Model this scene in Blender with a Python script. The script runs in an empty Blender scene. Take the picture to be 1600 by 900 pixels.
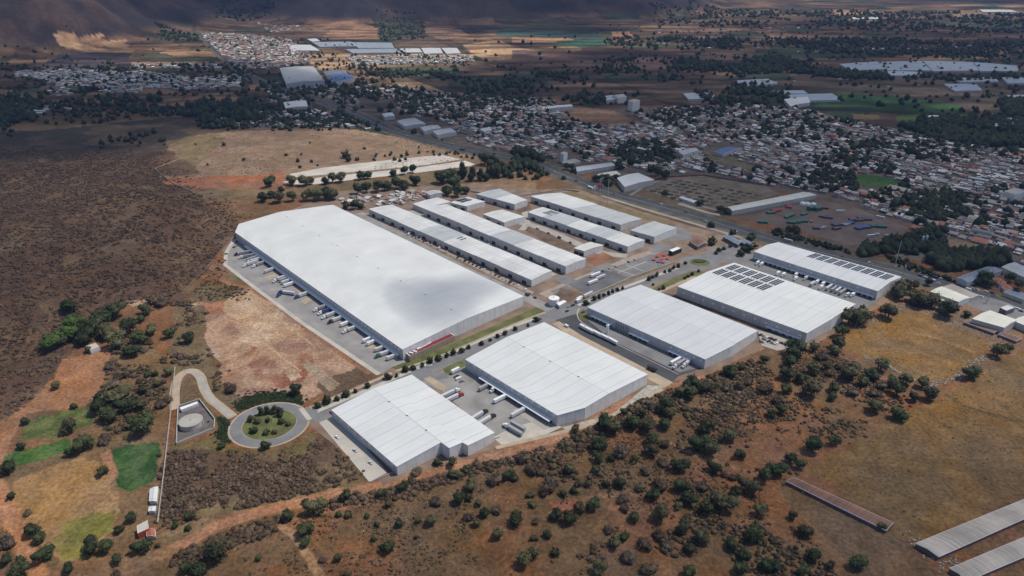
import bpy, math, random
import numpy as np
R = random.Random(7)
rng = np.random.default_rng(11)
scene = bpy.context.scene
col = scene.collection
# ------------------------------------------------------------------ camera, sky, sun, exposure
CAM_H = 350.0; FPX = 1100.0; PITCH = math.atan(540.0 / FPX)
cd = bpy.data.cameras.new('camera'); cam = bpy.data.objects.new('camera', cd); col.objects.link(cam)
cd.sensor_width = 36.0; cd.lens = FPX / 1600.0 * 36.0; cd.clip_start = 1.0; cd.clip_end = 60000.0
cam.location = (0, 0, CAM_H); cam.rotation_euler = (math.pi / 2 - PITCH, 0, 0)
scene.camera = cam
SUN_EL = math.radians(62); SUN_AZ = math.radians(76)      # azimuth measured from +Y (view direction) to the right
w = bpy.data.worlds.new('World'); scene.world = w; w.use_nodes = True
nt = w.node_tree; nt.nodes.clear()
sky = nt.nodes.new('ShaderNodeTexSky'); sky.sky_type = 'NISHITA'; sky.sun_disc = False
sky.sun_elevation = SUN_EL; sky.sun_rotation = SUN_AZ; sky.altitude = 1500; sky.air_density = 0.8; sky.dust_density = 2.5; sky.ozone_density = 0.5
bg = nt.nodes.new('ShaderNodeBackground'); bg.inputs[1].default_value = 0.13
wo = nt.nodes.new('ShaderNodeOutputWorld')
nt.links.new(sky.outputs[0], bg.inputs[0]); nt.links.new(bg.outputs[0], wo.inputs[0])
sl = bpy.data.lights.new('sun', 'SUN'); sl.energy = 3.5; sl.angle = math.radians(0.5); sl.color = (1.0, 0.94, 0.85)
so = bpy.data.objects.new('sun', sl); col.objects.link(so)
SDIR = (math.cos(SUN_EL) * math.sin(SUN_AZ), math.cos(SUN_EL) * math.cos(SUN_AZ), math.sin(SUN_EL))
so.rotation_euler = (math.pi / 2 - SUN_EL, 0, -SUN_AZ + math.pi)
from mathutils import Vector, Matrix
so.rotation_euler = Vector(SDIR).to_track_quat('Z', 'Y').to_euler()
so.location = (0, 0, 2000)
vs = scene.view_settings
scene.display_settings.display_device = 'sRGB'
vs.view_transform = 'Standard'; vs.look = 'None'; vs.exposure = 0.0; vs.gamma = 1.0; vs.use_curve_mapping = False
cy = scene.cycles
cy.max_bounces = 5; cy.diffuse_bounces = 2; cy.glossy_bounces = 2; cy.transmission_bounces = 2
cy.transparent_max_bounces = 10; cy.volume_bounces = 0; cy.caustics_reflective = False; cy.caustics_refractive = False
cy.use_denoising = True
try: cy.denoiser = 'OPENIMAGEDENOISE'; cy.denoising_prefilter = 'ACCURATE'
except Exception: pass
HAZE = 5.4e-5; HAZE_COL = (0.34, 0.54, 1.0, 1)

# ------------------------------------------------------------------ coordinates
CP, SP = math.cos(PITCH), math.sin(PITCH)
def G(px, py, z=0.0):
    """world point at height z seen at photo pixel (px, py)"""
    x = (px - 800) / FPX; y = (450 - py) / FPX
    t = (CAM_H - z) / (SP - y * CP)
    return (x * t, (CP + y * SP) * t, z)
def proj(x, y, z):
    dz = z - CAM_H
    f = y * CP - dz * SP; u = y * SP + dz * CP
    f = np.where(f < 1.0, 1.0, f)
    return 800 + FPX * x / f, 450 - FPX * u / f
def lat(ix, iy, seed):
    h = (ix.astype(np.int64) * 374761393 + iy.astype(np.int64) * 668265263 + seed * 974634777) & 0xffffffff
    h = ((h ^ (h >> 13)) * 1274126177) & 0xffffffff
    return ((h ^ (h >> 16)) & 0xffff) / 65535.0
def noise(x, y, s, seed=0):
    x = np.asarray(x, float) / s; y = np.asarray(y, float) / s
    ix = np.floor(x); iy = np.floor(y); fx = x - ix; fy = y - iy
    fx = fx * fx * (3 - 2 * fx); fy = fy * fy * (3 - 2 * fy)
    a = lat(ix, iy, seed); b = lat(ix + 1, iy, seed); c = lat(ix, iy + 1, seed); d = lat(ix + 1, iy + 1, seed)
    return (a * (1 - fx) + b * fx) * (1 - fy) + (c * (1 - fx) + d * fx) * fy
def fbm(x, y, s, n=4, seed=0):
    v = 0; a = 0.5; t = 0
    for i in range(n):
        v = v + a * noise(x + 31.7 * i, y - 17.3 * i, s, seed + i); t += a; a *= 0.5; s *= 0.5
    return v / t
def inpoly(u, v, poly):
    r = np.zeros(np.shape(u), bool)
    xs = [p[0] for p in poly]; ys = [p[1] for p in poly]
    m = (u >= min(xs)) & (u <= max(xs)) & (v >= min(ys)) & (v <= max(ys))
    if not m.any(): return r
    uu = u[m]; vv = v[m]; k = np.zeros(uu.shape, bool)
    j = len(poly) - 1
    for i in range(len(poly)):
        x0, y0 = poly[i]; x1, y1 = poly[j]
        if y0 != y1:
            c = ((y0 > vv) != (y1 > vv)) & (uu < (x1 - x0) * (vv - y0) / (y1 - y0) + x0)
            k ^= c
        j = i
    r[m] = k
    return r
def segdist(x, y, pts):
    d = np.full(np.shape(x), 1e9)
    for (x0, y0), (x1, y1) in zip(pts[:-1], pts[1:]):
        dx, dy = x1 - x0, y1 - y0; L = dx * dx + dy * dy + 1e-9
        t = np.clip(((x - x0) * dx + (y - y0) * dy) / L, 0, 1)
        d = np.minimum(d, np.hypot(x - x0 - t * dx, y - y0 - t * dy))
    return d
def W(poly): return [G(a, b)[:2] for a, b in poly]
def smooth(a, b, x):
    t = np.clip((x - a) / (b - a), 0, 1); return t * t * (3 - 2 * t)
# flat country: everything but the scrub hill at the left and the scrubland in the foreground
FLAT = W([(340, 372), (352, 330), (235, 300), (150, 215), (-500, 215), (-900, 2), (2400, 2), (2400, 900), (1800, 1300), (1440, 880), (1195, 745), (1300, 560),
          (1180, 575), (1010, 650), (880, 690), (770, 725), (600, 775), (480, 800), (260, 860), (80, 1000), (-300, 950), (-20, 660), (90, 545), (200, 470), (300, 455)])
HC = G(40, 360)
MTS = [(-2800, 3450, 1480, 700), (-430, 5400, 1900, 900), (4600, 9000, 3200, 900), (900, 11500, 3600, 1100), (-4200, 8200, 2600, 900), (8500, 7000, 2600, 700)]
def HT(x, y):
    x = np.asarray(x, float); y = np.asarray(y, float)
    sh = x.shape; x = x.ravel(); y = y.ravel()
    near = (y < 1500) & (y > 100) & (np.abs(x) < 1500)
    h = np.zeros(x.shape)
    if near.any():
        xn, yn = x[near], y[near]
        ins = inpoly(xn, yn, FLAT)
        d = segdist(xn, yn, FLAT + FLAT[:1])
        wt = np.where(ins, 0, smooth(0, 70, d))
        left = smooth(-150, -400, xn)
        hill = 46 * np.exp(-((xn - HC[0] + 60) / 330) ** 2 - ((yn - HC[1]) / 260) ** 2)
        hh = wt * (left * (hill + 16 * (fbm(xn, yn, 130, 4, 3) - 0.45)) + (1 - left) * 5.5 * (fbm(xn, yn, 60, 4, 9) - 0.5))
        h[near] = hh
    far = np.abs(x) + y > 1500
    if far.any():
        xf, yf = x[far], y[far]; hf = np.zeros(xf.shape)
        rn = fbm(xf, yf, 900, 5, 21)
        for mx, my, mr, mh in MTS:
            q = np.hypot(xf - mx, yf - my) / mr + (rn - 0.5) * 0.45
            ang = np.arctan2(xf - mx, yf - my)
            rid = noise(ang * 9 + 40, q * 0.6, 1.0, 5)
            k = np.clip(1 - q, 0, 1)
            hf = np.maximum(hf, mh * k * (0.72 + 0.35 * rid * np.minimum(1, k * 4)) * np.minimum(1, k * 3 + .25))
        h[far] = hf
    return h.reshape(sh)
def ht(x, y): return float(HT(np.array([x]), np.array([y]))[0])
def PT(px, py):
    z = 0.0
    for _ in range(12):
        x, y, _z = G(px, py, z); z = 0.4 * z + 0.6 * ht(x, y)
    x, y, _z = G(px, py, z)
    return (x, y, ht(x, y))

# ------------------------------------------------------------------ materials
def newmat(name):
    m = bpy.data.materials.new(name); m.use_nodes = True
    b = m.node_tree.nodes['Principled BSDF']; return m, m.node_tree, b
def mat(name, c, rough=0.8, var=0.15, scale=0.3, metal=0.0, spec=0.3):
    m, t, b = newmat(name)
    b.inputs['Roughness'].default_value = rough; b.inputs['Metallic'].default_value = metal
    b.inputs['Specular IOR Level'].default_value = spec
    tc = t.nodes.new('ShaderNodeNewGeometry'); n = t.nodes.new('ShaderNodeTexNoise')
    n.inputs['Scale'].default_value = scale; n.inputs['Detail'].default_value = 5
    mr = t.nodes.new('ShaderNodeMapRange'); mr.inputs[1].default_value = 0.3; mr.inputs[2].default_value = 0.7
    mr.inputs[3].default_value = 1 - var; mr.inputs[4].default_value = 1 + var
    mx = t.nodes.new('ShaderNodeVectorMath'); mx.operation = 'SCALE'; mx.inputs[0].default_value = c
    t.links.new(tc.outputs['Position'], n.inputs['Vector']); t.links.new(n.outputs['Fac'], mr.inputs[0])
    t.links.new(mr.outputs[0], mx.inputs['Scale']); t.links.new(mx.outputs[0], b.inputs['Base Color'])
    return m
def attrmat(name, rough=0.9, var=0.2, scale=0.4, spec=0.2, transl=0.0, objvar=0.0):
    m, t, b = newmat(name)
    b.inputs['Roughness'].default_value = rough; b.inputs['Specular IOR Level'].default_value = spec
    a = t.nodes.new('ShaderNodeAttribute'); a.attribute_name = 'Col'
    g = t.nodes.new('ShaderNodeNewGeometry'); n = t.nodes.new('ShaderNodeTexNoise')
    n.inputs['Scale'].default_value = scale; n.inputs['Detail'].default_value = 4
    mr = t.nodes.new('ShaderNodeMapRange'); mr.inputs[1].default_value = 0.3; mr.inputs[2].default_value = 0.7
    mr.inputs[3].default_value = 1 - var; mr.inputs[4].default_value = 1 + var
    mx = t.nodes.new('ShaderNodeVectorMath'); mx.operation = 'SCALE'
    t.links.new(g.outputs['Position'], n.inputs['Vector']); t.links.new(n.outputs['Fac'], mr.inputs[0])
    t.links.new(a.outputs['Color'], mx.inputs[0]); t.links.new(mr.outputs[0], mx.inputs['Scale'])
    out = mx.outputs[0]
    if objvar:
        oi = t.nodes.new('ShaderNodeObjectInfo'); hs = t.nodes.new('ShaderNodeHueSaturation')
        m2 = t.nodes.new('ShaderNodeMapRange'); m2.inputs[3].default_value = 1 - objvar; m2.inputs[4].default_value = 1 + objvar
        m3 = t.nodes.new('ShaderNodeMapRange'); m3.inputs[3].default_value = 0.485; m3.inputs[4].default_value = 0.515
        t.links.new(oi.outputs['Random'], m2.inputs[0]); t.links.new(oi.outputs['Random'], m3.inputs[0])
        t.links.new(out, hs.inputs['Color']); t.links.new(m2.outputs[0], hs.inputs['Value']); t.links.new(m3.outputs[0], hs.inputs['Hue'])
        out = hs.outputs[0]
    t.links.new(out, b.inputs['Base Color'])
    return m
def roofmat(name, c, seam, width=0.5, dark=0.72, var=0.035, rough=0.42):
    """painted sheet roof: seams every `seam` metres (UV v), fine ribs, ridge line (UV u = 0 at ridge), faint dirt"""
    m, t, b = newmat(name); N = t.nodes.new; L = t.links.new
    b.inputs['Roughness'].default_value = rough; b.inputs['Specular IOR Level'].default_value = 0.35
    uv = N('ShaderNodeUVMap'); uv.uv_map = 'UVMap'; sp = N('ShaderNodeSeparateXYZ'); L(uv.outputs[0], sp.inputs[0])
    def line(sock, period, wd):
        a = N('ShaderNodeMath'); a.operation = 'PINGPONG'; a.inputs[1].default_value = period / 2; L(sock, a.inputs[0])
        k = N('ShaderNodeMath'); k.operation = 'LESS_THAN'; k.inputs[1].default_value = wd; L(a.outputs[0], k.inputs[0]); return k.outputs[0]
    s1 = line(sp.outputs[1], seam, width)
    ab = N('ShaderNodeMath'); ab.operation = 'ABSOLUTE'; L(sp.outputs[0], ab.inputs[0])
    s2 = N('ShaderNodeMath'); s2.operation = 'LESS_THAN'; s2.inputs[1].default_value = 0.35; L(ab.outputs[0], s2.inputs[0])
    mxx = N('ShaderNodeMath'); mxx.operation = 'MAXIMUM'; L(s1, mxx.inputs[0]); L(s2.outputs[0], mxx.inputs[1])
    # broad bands between seams differ a little; dirt streaks run down the slope
    fl = N('ShaderNodeMath'); fl.operation = 'DIVIDE'; fl.inputs[1].default_value = seam; L(sp.outputs[1], fl.inputs[0])
    f2 = N('ShaderNodeMath'); f2.operation = 'FLOOR'; L(fl.outputs[0], f2.inputs[0])
    wn = N('ShaderNodeTexWhiteNoise'); wn.noise_dimensions = '1D'; L(f2.outputs[0], wn.inputs['W'])
    mp = N('ShaderNodeMapping'); mp.inputs['Scale'].default_value = (0.02, 0.5, 1); L(uv.outputs[0], mp.inputs[0])
    n1 = N('ShaderNodeTexNoise'); n1.inputs['Scale'].default_value = 1.0; n1.inputs['Detail'].default_value = 6; L(mp.outputs[0], n1.inputs['Vector'])
    n2 = N('ShaderNodeTexNoise'); n2.inputs['Scale'].default_value = 0.03; n2.inputs['Detail'].default_value = 4; L(uv.outputs[0], n2.inputs['Vector'])
    def rng_(sock, lo, hi, a=0.3, bb=0.7):
        r = N('ShaderNodeMapRange'); r.inputs[1].default_value = a; r.inputs[2].default_value = bb; r.inputs[3].default_value = lo; r.inputs[4].default_value = hi; L(sock, r.inputs[0]); return r.outputs[0]
    def mul(a, bb):
        k = N('ShaderNodeMath'); k.operation = 'MULTIPLY'; L(a, k.inputs[0]); L(bb, k.inputs[1]); return k.outputs[0]
    v = mul(mul(rng_(n1.outputs['Fac'], 1 - var, 1 + var), rng_(n2.outputs['Fac'], 1 - var * 1.6, 1 + var)), rng_(wn.outputs['Value'], 1 - var, 1, 0, 1))
    v = mul(v, rng_(mxx.outputs[0], 1.0, dark, 0, 1))
    sc = N('ShaderNodeVectorMath'); sc.operation = 'SCALE'; sc.inputs[0].default_value = c; L(v, sc.inputs['Scale']); L(sc.outputs[0], b.inputs['Base Color'])
    wv = N('ShaderNodeTexWave'); wv.wave_type = 'BANDS'; wv.bands_direction = 'Y'; wv.inputs['Scale'].default_value = 0.5; L(uv.outputs[0], wv.inputs['Vector'])
    bp = N('ShaderNodeBump'); bp.inputs['Strength'].default_value = 0.15; bp.inputs['Distance'].default_value = 0.1; L(wv.outputs['Fac'], bp.inputs['Height']); L(bp.outputs[0], b.inputs['Normal'])
    return m
def sidingmat(name, c, panel=6.0, low=None):
    m, t, b = newmat(name); N = t.nodes.new; L = t.links.new
    b.inputs['Roughness'].default_value = 0.55
    uv = N('ShaderNodeUVMap'); uv.uv_map = 'UVMap'; sp = N('ShaderNodeSeparateXYZ'); L(uv.outputs[0], sp.inputs[0])
    a = N('ShaderNodeMath'); a.operation = 'PINGPONG'; a.inputs[1].default_value = panel / 2; L(sp.outputs[0], a.inputs[0])
    k = N('ShaderNodeMath'); k.operation = 'LESS_THAN'; k.inputs[1].default_value = 0.22; L(a.outputs[0], k.inputs[0])
    n1 = N('ShaderNodeTexNoise'); n1.inputs['Scale'].default_value = 0.15; n1.inputs['Detail'].default_value = 5; L(uv.outputs[0], n1.inputs['Vector'])
    r = N('ShaderNodeMapRange'); r.inputs[1].default_value = .3; r.inputs[2].default_value = .7; r.inputs[3].default_value = .88; r.inputs[4].default_value = 1.08; L(n1.outputs['Fac'], r.inputs[0])
    r2 = N('ShaderNodeMapRange'); r2.inputs[3].default_value = 1; r2.inputs[4].default_value = .7; L(k.outputs[0], r2.inputs[0])
    mu = N('ShaderNodeMath'); mu.operation = 'MULTIPLY'; L(r.outputs[0], mu.inputs[0]); L(r2.outputs[0], mu.inputs[1])
    lw = N('ShaderNodeMath'); lw.operation = 'LESS_THAN'; lw.inputs[1].default_value = 1.6; L(sp.outputs[1], lw.inputs[0])
    mc = N('ShaderNodeMix'); mc.data_type = 'RGBA'; mc.inputs['A'].default_value = (*c, 1); mc.inputs['B'].default_value = (*(low or c), 1); L(lw.outputs[0], mc.inputs['Factor'])
    sc = N('ShaderNodeVectorMath'); sc.operation = 'SCALE'; L(mc.outputs['Result'], sc.inputs[0]); L(mu.outputs[0], sc.inputs['Scale']); L(sc.outputs[0], b.inputs['Base Color'])
    return m
M = {}
M['roof_white'] = roofmat('white_sheet_roof', (.655, .672, .655), 11.0, .30, .76, .04)
M['roof_big'] = roofmat('large_white_sheet_roof', (.665, .68, .66), 22.0, .2, .95, .05)
M['roof_cool'] = roofmat('cool_white_sheet_roof', (.58, .60, .60), 13.0, .32, .78, .04)
M['roof_unit'] = roofmat('unit_sheet_roof', (.66, .67, .65), 7.0, .25, .74, .09)
M['roof_dull'] = roofmat('dull_sheet_roof', (.47, .495, .50), 7.0, .25, .76, .08)
M['roof_steel'] = roofmat('steel_blue_roof', (.17, .21, .28), 6.0, .15, .8, .08)
M['roof_blue'] = roofmat('blue_roof', (.07, .13, .32), 8.0, .15, .8, .08)
M['roof_fiber'] = roofmat('weathered_fibre_roof', (.44, .40, .35), 60.0, .1, .95, .22, .85)
M['roof_rust'] = roofmat('rusty_roof', (.22, .12, .085), 7.0, .2, .8, .2, .8)
M['roof_cream'] = roofmat('cream_roof', (.66, .66, .56), 7.0, .14, .85, .06)
M['roof_tile'] = roofmat('red_tile_roof', (.42, .14, .08), 3.0, .1, .9, .12, .9)
M['green_house_film'] = roofmat('greenhouse_film', (.36, .41, .46), 24.0, 2.0, .82, .10, .4)
M['wall'] = sidingmat('grey_siding', (.52, .52, .50), 7.5, (.40, .41, .42))
M['wall_big'] = sidingmat('grey_siding_close_ribs', (.48, .49, .475), 5.0, (.42, .44, .45))
M['wall_white'] = sidingmat('white_siding', (.73, .72, .69), 8.0, (.52, .52, .52))  # white walls, and near warehouse ends lightened for the sun on them
M['wall_cream'] = sidingmat('cream_wall', (.55, .52, .45), 6.0, (.45, .42, .36))
M['wall_dark'] = sidingmat('dark_wall', (.16, .12, .12), 4.0)
M['wall_tan'] = sidingmat('tan_wall', (.34, .28, .20), 5.0)
M['dark'] = mat('dark_opening', (.03, .032, .036), .6, .1)
M['white'] = mat('white_paint', (.78, .79, .79), .5, .05)
M['grey'] = mat('grey_metal', (.36, .38, .40), .5, .1)
M['panel'] = mat('solar_glass', (.018, .022, .035), .18, .1, 1.0, 0, .6)
M['maroon'] = mat('maroon_roof', (.20, .03, .035), .7, .12)
M['red'] = mat('red_paint', (.50, .03, .05), .5, .08)
M['concrete'] = mat('concrete', (.36, .34, .30), .9, .16, .08)
M['concrete_dark'] = mat('worn_yard_concrete', (.27, .258, .245), .9, .22, .06)
M['concrete_light'] = mat('pale_concrete', (.46, .43, .37), .9, .14, .08)
M['asphalt'] = mat('asphalt', (.13, .13, .135), .9, .22, .05)
M['asphalt_grey'] = mat('greyed_asphalt', (.19, .19, .19), .9, .2, .06)
M['asphalt_dark'] = mat('dark_asphalt', (.065, .068, .074), .9, .2, .05)
M['tan_pave'] = mat('tan_paving', (.40, .32, .23), .9, .16, .1)
M['pink_pave'] = mat('pink_paving', (.34, .275, .225), .9, .14, .1)
M['lawn'] = mat('lawn', (.115, .125, .045), .95, .35, .09)
M['dry_lawn'] = mat('dry_lawn', (.17, .13, .065), .95, .35, .08)
M['dirt'] = mat('bare_dirt', (.215, .155, .112), .95, .3, .06)
M['dirt_red'] = mat('bare_red_dirt', (.24, .115, .07), .95, .3, .06)
M['brown_plot'] = mat('brown_weed_plot', (.14, .095, .07), .95, .4, .08)
M['verge'] = mat('roadside_verge', (.115, .10, .065), .95, .4, .07)
M['yard_dirt'] = mat('container_yard_dirt', (.17, .125, .10), .95, .25, .04)
M['water'] = mat('pool_water', (.02, .38, .40), .1, .1, 1.0, 0, .6)
M['attr'] = attrmat('painted_walls', .8, .1, .3)
M['leaf'] = attrmat('foliage', .75, .35, .5, .25, objvar=.28)
M['far_leaf'] = attrmat('distant_foliage', .9, .3, .1, .2)
M['bark'] = mat('bark', (.12, .085, .06), .95, .2, 1)
M['tyre'] = mat('tyre_rubber', (.02, .02, .02), .8, .1)
M['glass'] = mat('dark_glass', (.03, .04, .05), .15, .05, 1, 0, .6)

# ------------------------------------------------------------------ helpers
def tag(o, label=None, cat=None, group=None, kind=None):
    if label: o['label'] = label
    if cat: o['category'] = cat
    if group: o['group'] = group
    if kind: o['kind'] = kind
    return o
def empty(name, loc, rz=0.0):
    o = bpy.data.objects.new(name, None); col.objects.link(o); o.location = loc; o.rotation_euler = (0, 0, rz)
    o.empty_display_size = 2; return o
class MB:
    def __init__(s): s.v = []; s.f = []; s.m = []; s.uv = []; s.mats = []
    def mi(s, m):
        if m not in s.mats: s.mats.append(m)
        return s.mats.index(m)
    def face(s, pts, m, uvs=None):
        i = len(s.v); s.v += [tuple(p) for p in pts]; s.f.append(tuple(range(i, i + len(pts)))); s.m.append(s.mi(m))
        s.uv += uvs if uvs else [(p[0], p[1]) for p in pts]
    def box(s, c, d, m, rz=0.0, taper=1.0):
        cx, cy_, cz = c; dx, dy, dz = d[0] / 2, d[1] / 2, d[2] / 2; ca, sa = math.cos(rz), math.sin(rz)
        P = []
        for k, t in ((-1, 1.0), (1, taper)):
            for a, b in ((-1, -1), (1, -1), (1, 1), (-1, 1)):
                x, y = a * dx * t, b * dy * t; P.append((cx + ca * x - sa * y, cy_ + sa * x + ca * y, cz + k * dz))
        for q in ((4, 5, 6, 7), (0, 3, 2, 1)): s.face([P[i] for i in q], m)
        for q, L in (((0, 1, 5, 4), d[0]), ((1, 2, 6, 5), d[1]), ((2, 3, 7, 6), d[0]), ((3, 0, 4, 7), d[1])):
            s.face([P[i] for i in q], m, [(0, 0), (L, 0), (L, d[2]), (0, d[2])])
    def cyl(s, c, r, h, m, n=20, r2=None, cap=True):
        r2 = r if r2 is None else r2; B = []; T = []
        for i in range(n):
            a = 2 * math.pi * i / n; B.append((c[0] + r * math.cos(a), c[1] + r * math.sin(a), c[2])); T.append((c[0] + r2 * math.cos(a), c[1] + r2 * math.sin(a), c[2] + h))
        for i in range(n):
            j = (i + 1) % n; q = 2 * math.pi * r / n
            s.face([B[i], B[j], T[j], T[i]], m, [(i * q, 0), ((i + 1) * q, 0), ((i + 1) * q, h), (i * q, h)])
        if cap: s.face(T, m); s.face(B[::-1], m)
    def wheel(s, x, y, r, wd, m):        # axle along y
        P = []
        for e in (-1, 1): P.append([(x + r * math.cos(a), y + e * wd / 2, r + r * math.sin(a)) for a in [2 * math.pi * i / 10 for i in range(10)]])
        for i in range(10): j = (i + 1) % 10; s.face([P[0][i], P[0][j], P[1][j], P[1][i]], m)
        s.face(P[0], m); s.face(P[1][::-1], m)
    def mesh(s, name, colr=None):
        me = bpy.data.meshes.new(name); me.from_pydata(s.v, [], s.f)
        for m in s.mats: me.materials.append(m)
        me.polygons.foreach_set('material_index', s.m)
        u = me.uv_layers.new(name='UVMap'); u.data.foreach_set('uv', [c for p in s.uv for c in p])
        me.update(); return me
    def build(s, name, parent=None, loc=None):
        o = bpy.data.objects.new(name, s.mesh(name)); col.objects.link(o)
        if parent: o.parent = parent
        if loc: o.location = loc
        return o
def sheet(name, pts, m, z, label=None, world=False):
    P = [(p[0], p[1], z) for p in (pts if world else W(pts))]
    a = sum(P[i - 1][0] * P[i][1] - P[i][0] * P[i - 1][1] for i in range(len(P)))
    if a < 0: P = P[::-1]
    b = MB(); b.face(P, m); o = b.build(name); tag(o, label, None, None, 'structure'); return o
def spline(pts, n=6):
    out = []; P = [pts[0]] + list(pts) + [pts[-1]]
    for i in range(1, len(P) - 2):
        p0, p1, p2, p3 = P[i - 1], P[i], P[i + 1], P[i + 2]
        for k in range(n):
            t = k / n
            out.append(tuple(0.5 * (2 * b + (c - a) * t + (2 * a - 5 * b + 4 * c - d) * t * t + (-a + 3 * b - 3 * c + d) * t ** 3) for a, b, c, d in zip(p0[:2], p1[:2], p2[:2], p3[:2])))
    out.append(tuple(pts[-1][:2])); return out
def strip(name, pts, width, m, z, label=None, off=0.0, world=False, parent=None, n=6, thick=0.0, drape=False):
    P = spline(pts if world else W(pts), n) if n > 1 else (pts if world else W(pts))
    A, B = [], []
    for i, p in enumerate(P):
        q0 = P[max(0, i - 1)]; q1 = P[min(len(P) - 1, i + 1)]; dx, dy = q1[0] - q0[0], q1[1] - q0[1]; L = math.hypot(dx, dy) or 1
        nx, ny = -dy / L, dx / L; w_ = width[0] + (width[1] - width[0]) * i / (len(P) - 1) if isinstance(width, tuple) else width
        zz = z + (ht(p[0], p[1]) if drape else 0)
        A.append((p[0] + nx * (off + w_ / 2), p[1] + ny * (off + w_ / 2), zz)); B.append((p[0] + nx * (off - w_ / 2), p[1] + ny * (off - w_ / 2), zz))
    b = MB()
    for i in range(len(P) - 1):
        b.face([B[i], B[i + 1], A[i + 1], A[i]], m)
        if thick:
            dn = lambda q: (q[0], q[1], q[2] - thick)
            b.face([A[i], A[i + 1], dn(A[i + 1]), dn(A[i])], m); b.face([B[i + 1], B[i], dn(B[i]), dn(B[i + 1])], m)
    if thick:
        dn = lambda q: (q[0], q[1], q[2] - thick)
        b.face([B[0], A[0], dn(A[0]), dn(B[0])], m); b.face([A[-1], B[-1], dn(B[-1]), dn(A[-1])], m)
    o = b.build(name, parent); 
    if not parent: tag(o, label, None, None, 'structure')
    return o
def link_copy(o, parent=None, loc=None, rz=None, scale=None):
    c = o.copy(); col.objects.link(c)
    if parent: c.parent = parent
    if loc is not None: c.location = loc
    if rz is not None: c.rotation_euler = (0, 0, rz)
    if scale is not None: c.scale = scale
    return c
def copy_thing(o, loc, rz, label, group, scale=None):
    c = link_copy(o, None, loc, rz, scale)
    for ch in o.children: 
        k = ch.copy(); col.objects.link(k); k.parent = c
    tag(c, label, None, group); return c
def bulk(name, bases, pos, rot, scl, colr, m, smooth_=False):
    """one mesh from many copies of small bases; colr (n,3); bases: list of (verts, tris, rolecol or None)"""
    V = []; F = []; C = []; off = 0
    which = rng.integers(0, len(bases), len(pos))
    for bi, (bv, bf, bc) in enumerate(bases):
        idx = np.where(which == bi)[0]
        if not len(idx): continue
        n = len(idx); ca = np.cos(rot[idx]); sa = np.sin(rot[idx])
        v = bv[None] * scl[idx][:, None, :]
        x = v[:, :, 0] * ca[:, None] - v[:, :, 1] * sa[:, None] + pos[idx, 0][:, None]
        y = v[:, :, 0] * sa[:, None] + v[:, :, 1] * ca[:, None] + pos[idx, 1][:, None]
        z = v[:, :, 2] + pos[idx, 2][:, None]
        V.append(np.stack([x, y, z], -1).reshape(-1, 3))
        F.append((bf[None] + (np.arange(n) * len(bv))[:, None, None] + off).reshape(-1, bf.shape[1]))
        c = colr[idx] if colr.ndim == 3 else colr[idx][:, None, :]
        if colr.ndim == 3: cc = c[:, bc, :] if bc is not None else np.repeat(c[:, :1], len(bv), 1)
        else: cc = c * (bc[None, :, None] if bc is not None else np.ones((1, len(bv), 1)))
        C.append(cc.reshape(-1, 3)); off += n * len(bv)
    return rawmesh(name, np.concatenate(V), np.concatenate(F), np.concatenate(C), m, smooth_)
def rawmesh(name, V, F, C, m, smooth_=False, link=True):
    me = bpy.data.meshes.new(name); nv, nf, k = len(V), len(F), F.shape[1]
    me.vertices.add(nv); me.vertices.foreach_set('co', V.astype(np.float32).ravel())
    me.loops.add(nf * k); me.loops.foreach_set('vertex_index', F.astype(np.int32).ravel())
    me.polygons.add(nf); me.polygons.foreach_set('loop_start', np.arange(0, nf * k, k, dtype=np.int32))
    try: me.polygons.foreach_set('loop_total', np.full(nf, k, np.int32))
    except Exception: pass
    me.update(calc_edges=True)
    if C is not None:
        a = me.color_attributes.new('Col', 'FLOAT_COLOR', 'POINT'); a.data.foreach_set('color', np.concatenate([C, np.ones((nv, 1))], 1).astype(np.float32).ravel())
    if smooth_: me.polygons.foreach_set('use_smooth', np.ones(nf, bool))
    me.materials.append(m)
    if not link: return me
    o = bpy.data.objects.new(name, me); col.objects.link(o); return o
# ------------------------------------------------------------------ ground: one sheet, coloured field by field
nr, na = 900, 980
rr = np.concatenate([[1.0, 80, 160], np.geomspace(235, 14000, nr)])
aa = np.concatenate([np.radians(np.linspace(-46, 46, na)), np.radians(np.linspace(50, 310, 60))])
RR, AA = np.meshgrid(rr, aa, indexing='ij')
X = (RR * np.sin(AA)).ravel(); Y = (RR * np.cos(AA)).ravel()
Z = HT(X, Y)
nA = len(aa); i0 = np.arange(len(rr) - 1)[:, None] * nA; j0 = np.arange(nA)[None, :]; j1 = (j0 + 1) % nA
F = np.stack([i0 + j0, i0 + j1, i0 + nA + j1, i0 + nA + j0], -1).reshape(-1, 4)[:, ::-1]
jit = {}
for k, (s, a) in {0: (1, 0), 1: (14, 5), 2: (40, 16), 3: (160, 70)}.items():
    if a: jx = X + a * 2 * (fbm(X, Y, s, 3, 50) - .5); jy = Y + a * 2 * (fbm(X, Y, s, 3, 60) - .5)
    else: jx, jy = X, Y
    jit[k] = proj(jx, jy, Z)
n_big = fbm(X, Y, 240, 4, 1); n_mid = fbm(X, Y, 45, 4, 2); n_sm = fbm(X, Y, 9, 3, 4)
C = np.zeros((len(X), 3))
def lerp(c1, c2, t): return np.array(c1)[None] * (1 - t)[:, None] + np.array(c2)[None] * t[:, None]
def paint(poly, c1, c2=None, j=1, s='mid', lo=.38, hi=.62):
    u, v = jit[j]; k = inpoly(u, v, poly)
    n = {'mid': n_mid, 'sm': n_sm, 'big': n_big}[s][k]
    C[k] = lerp(c1, c2 or c1, smooth(lo, hi, n))
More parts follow.
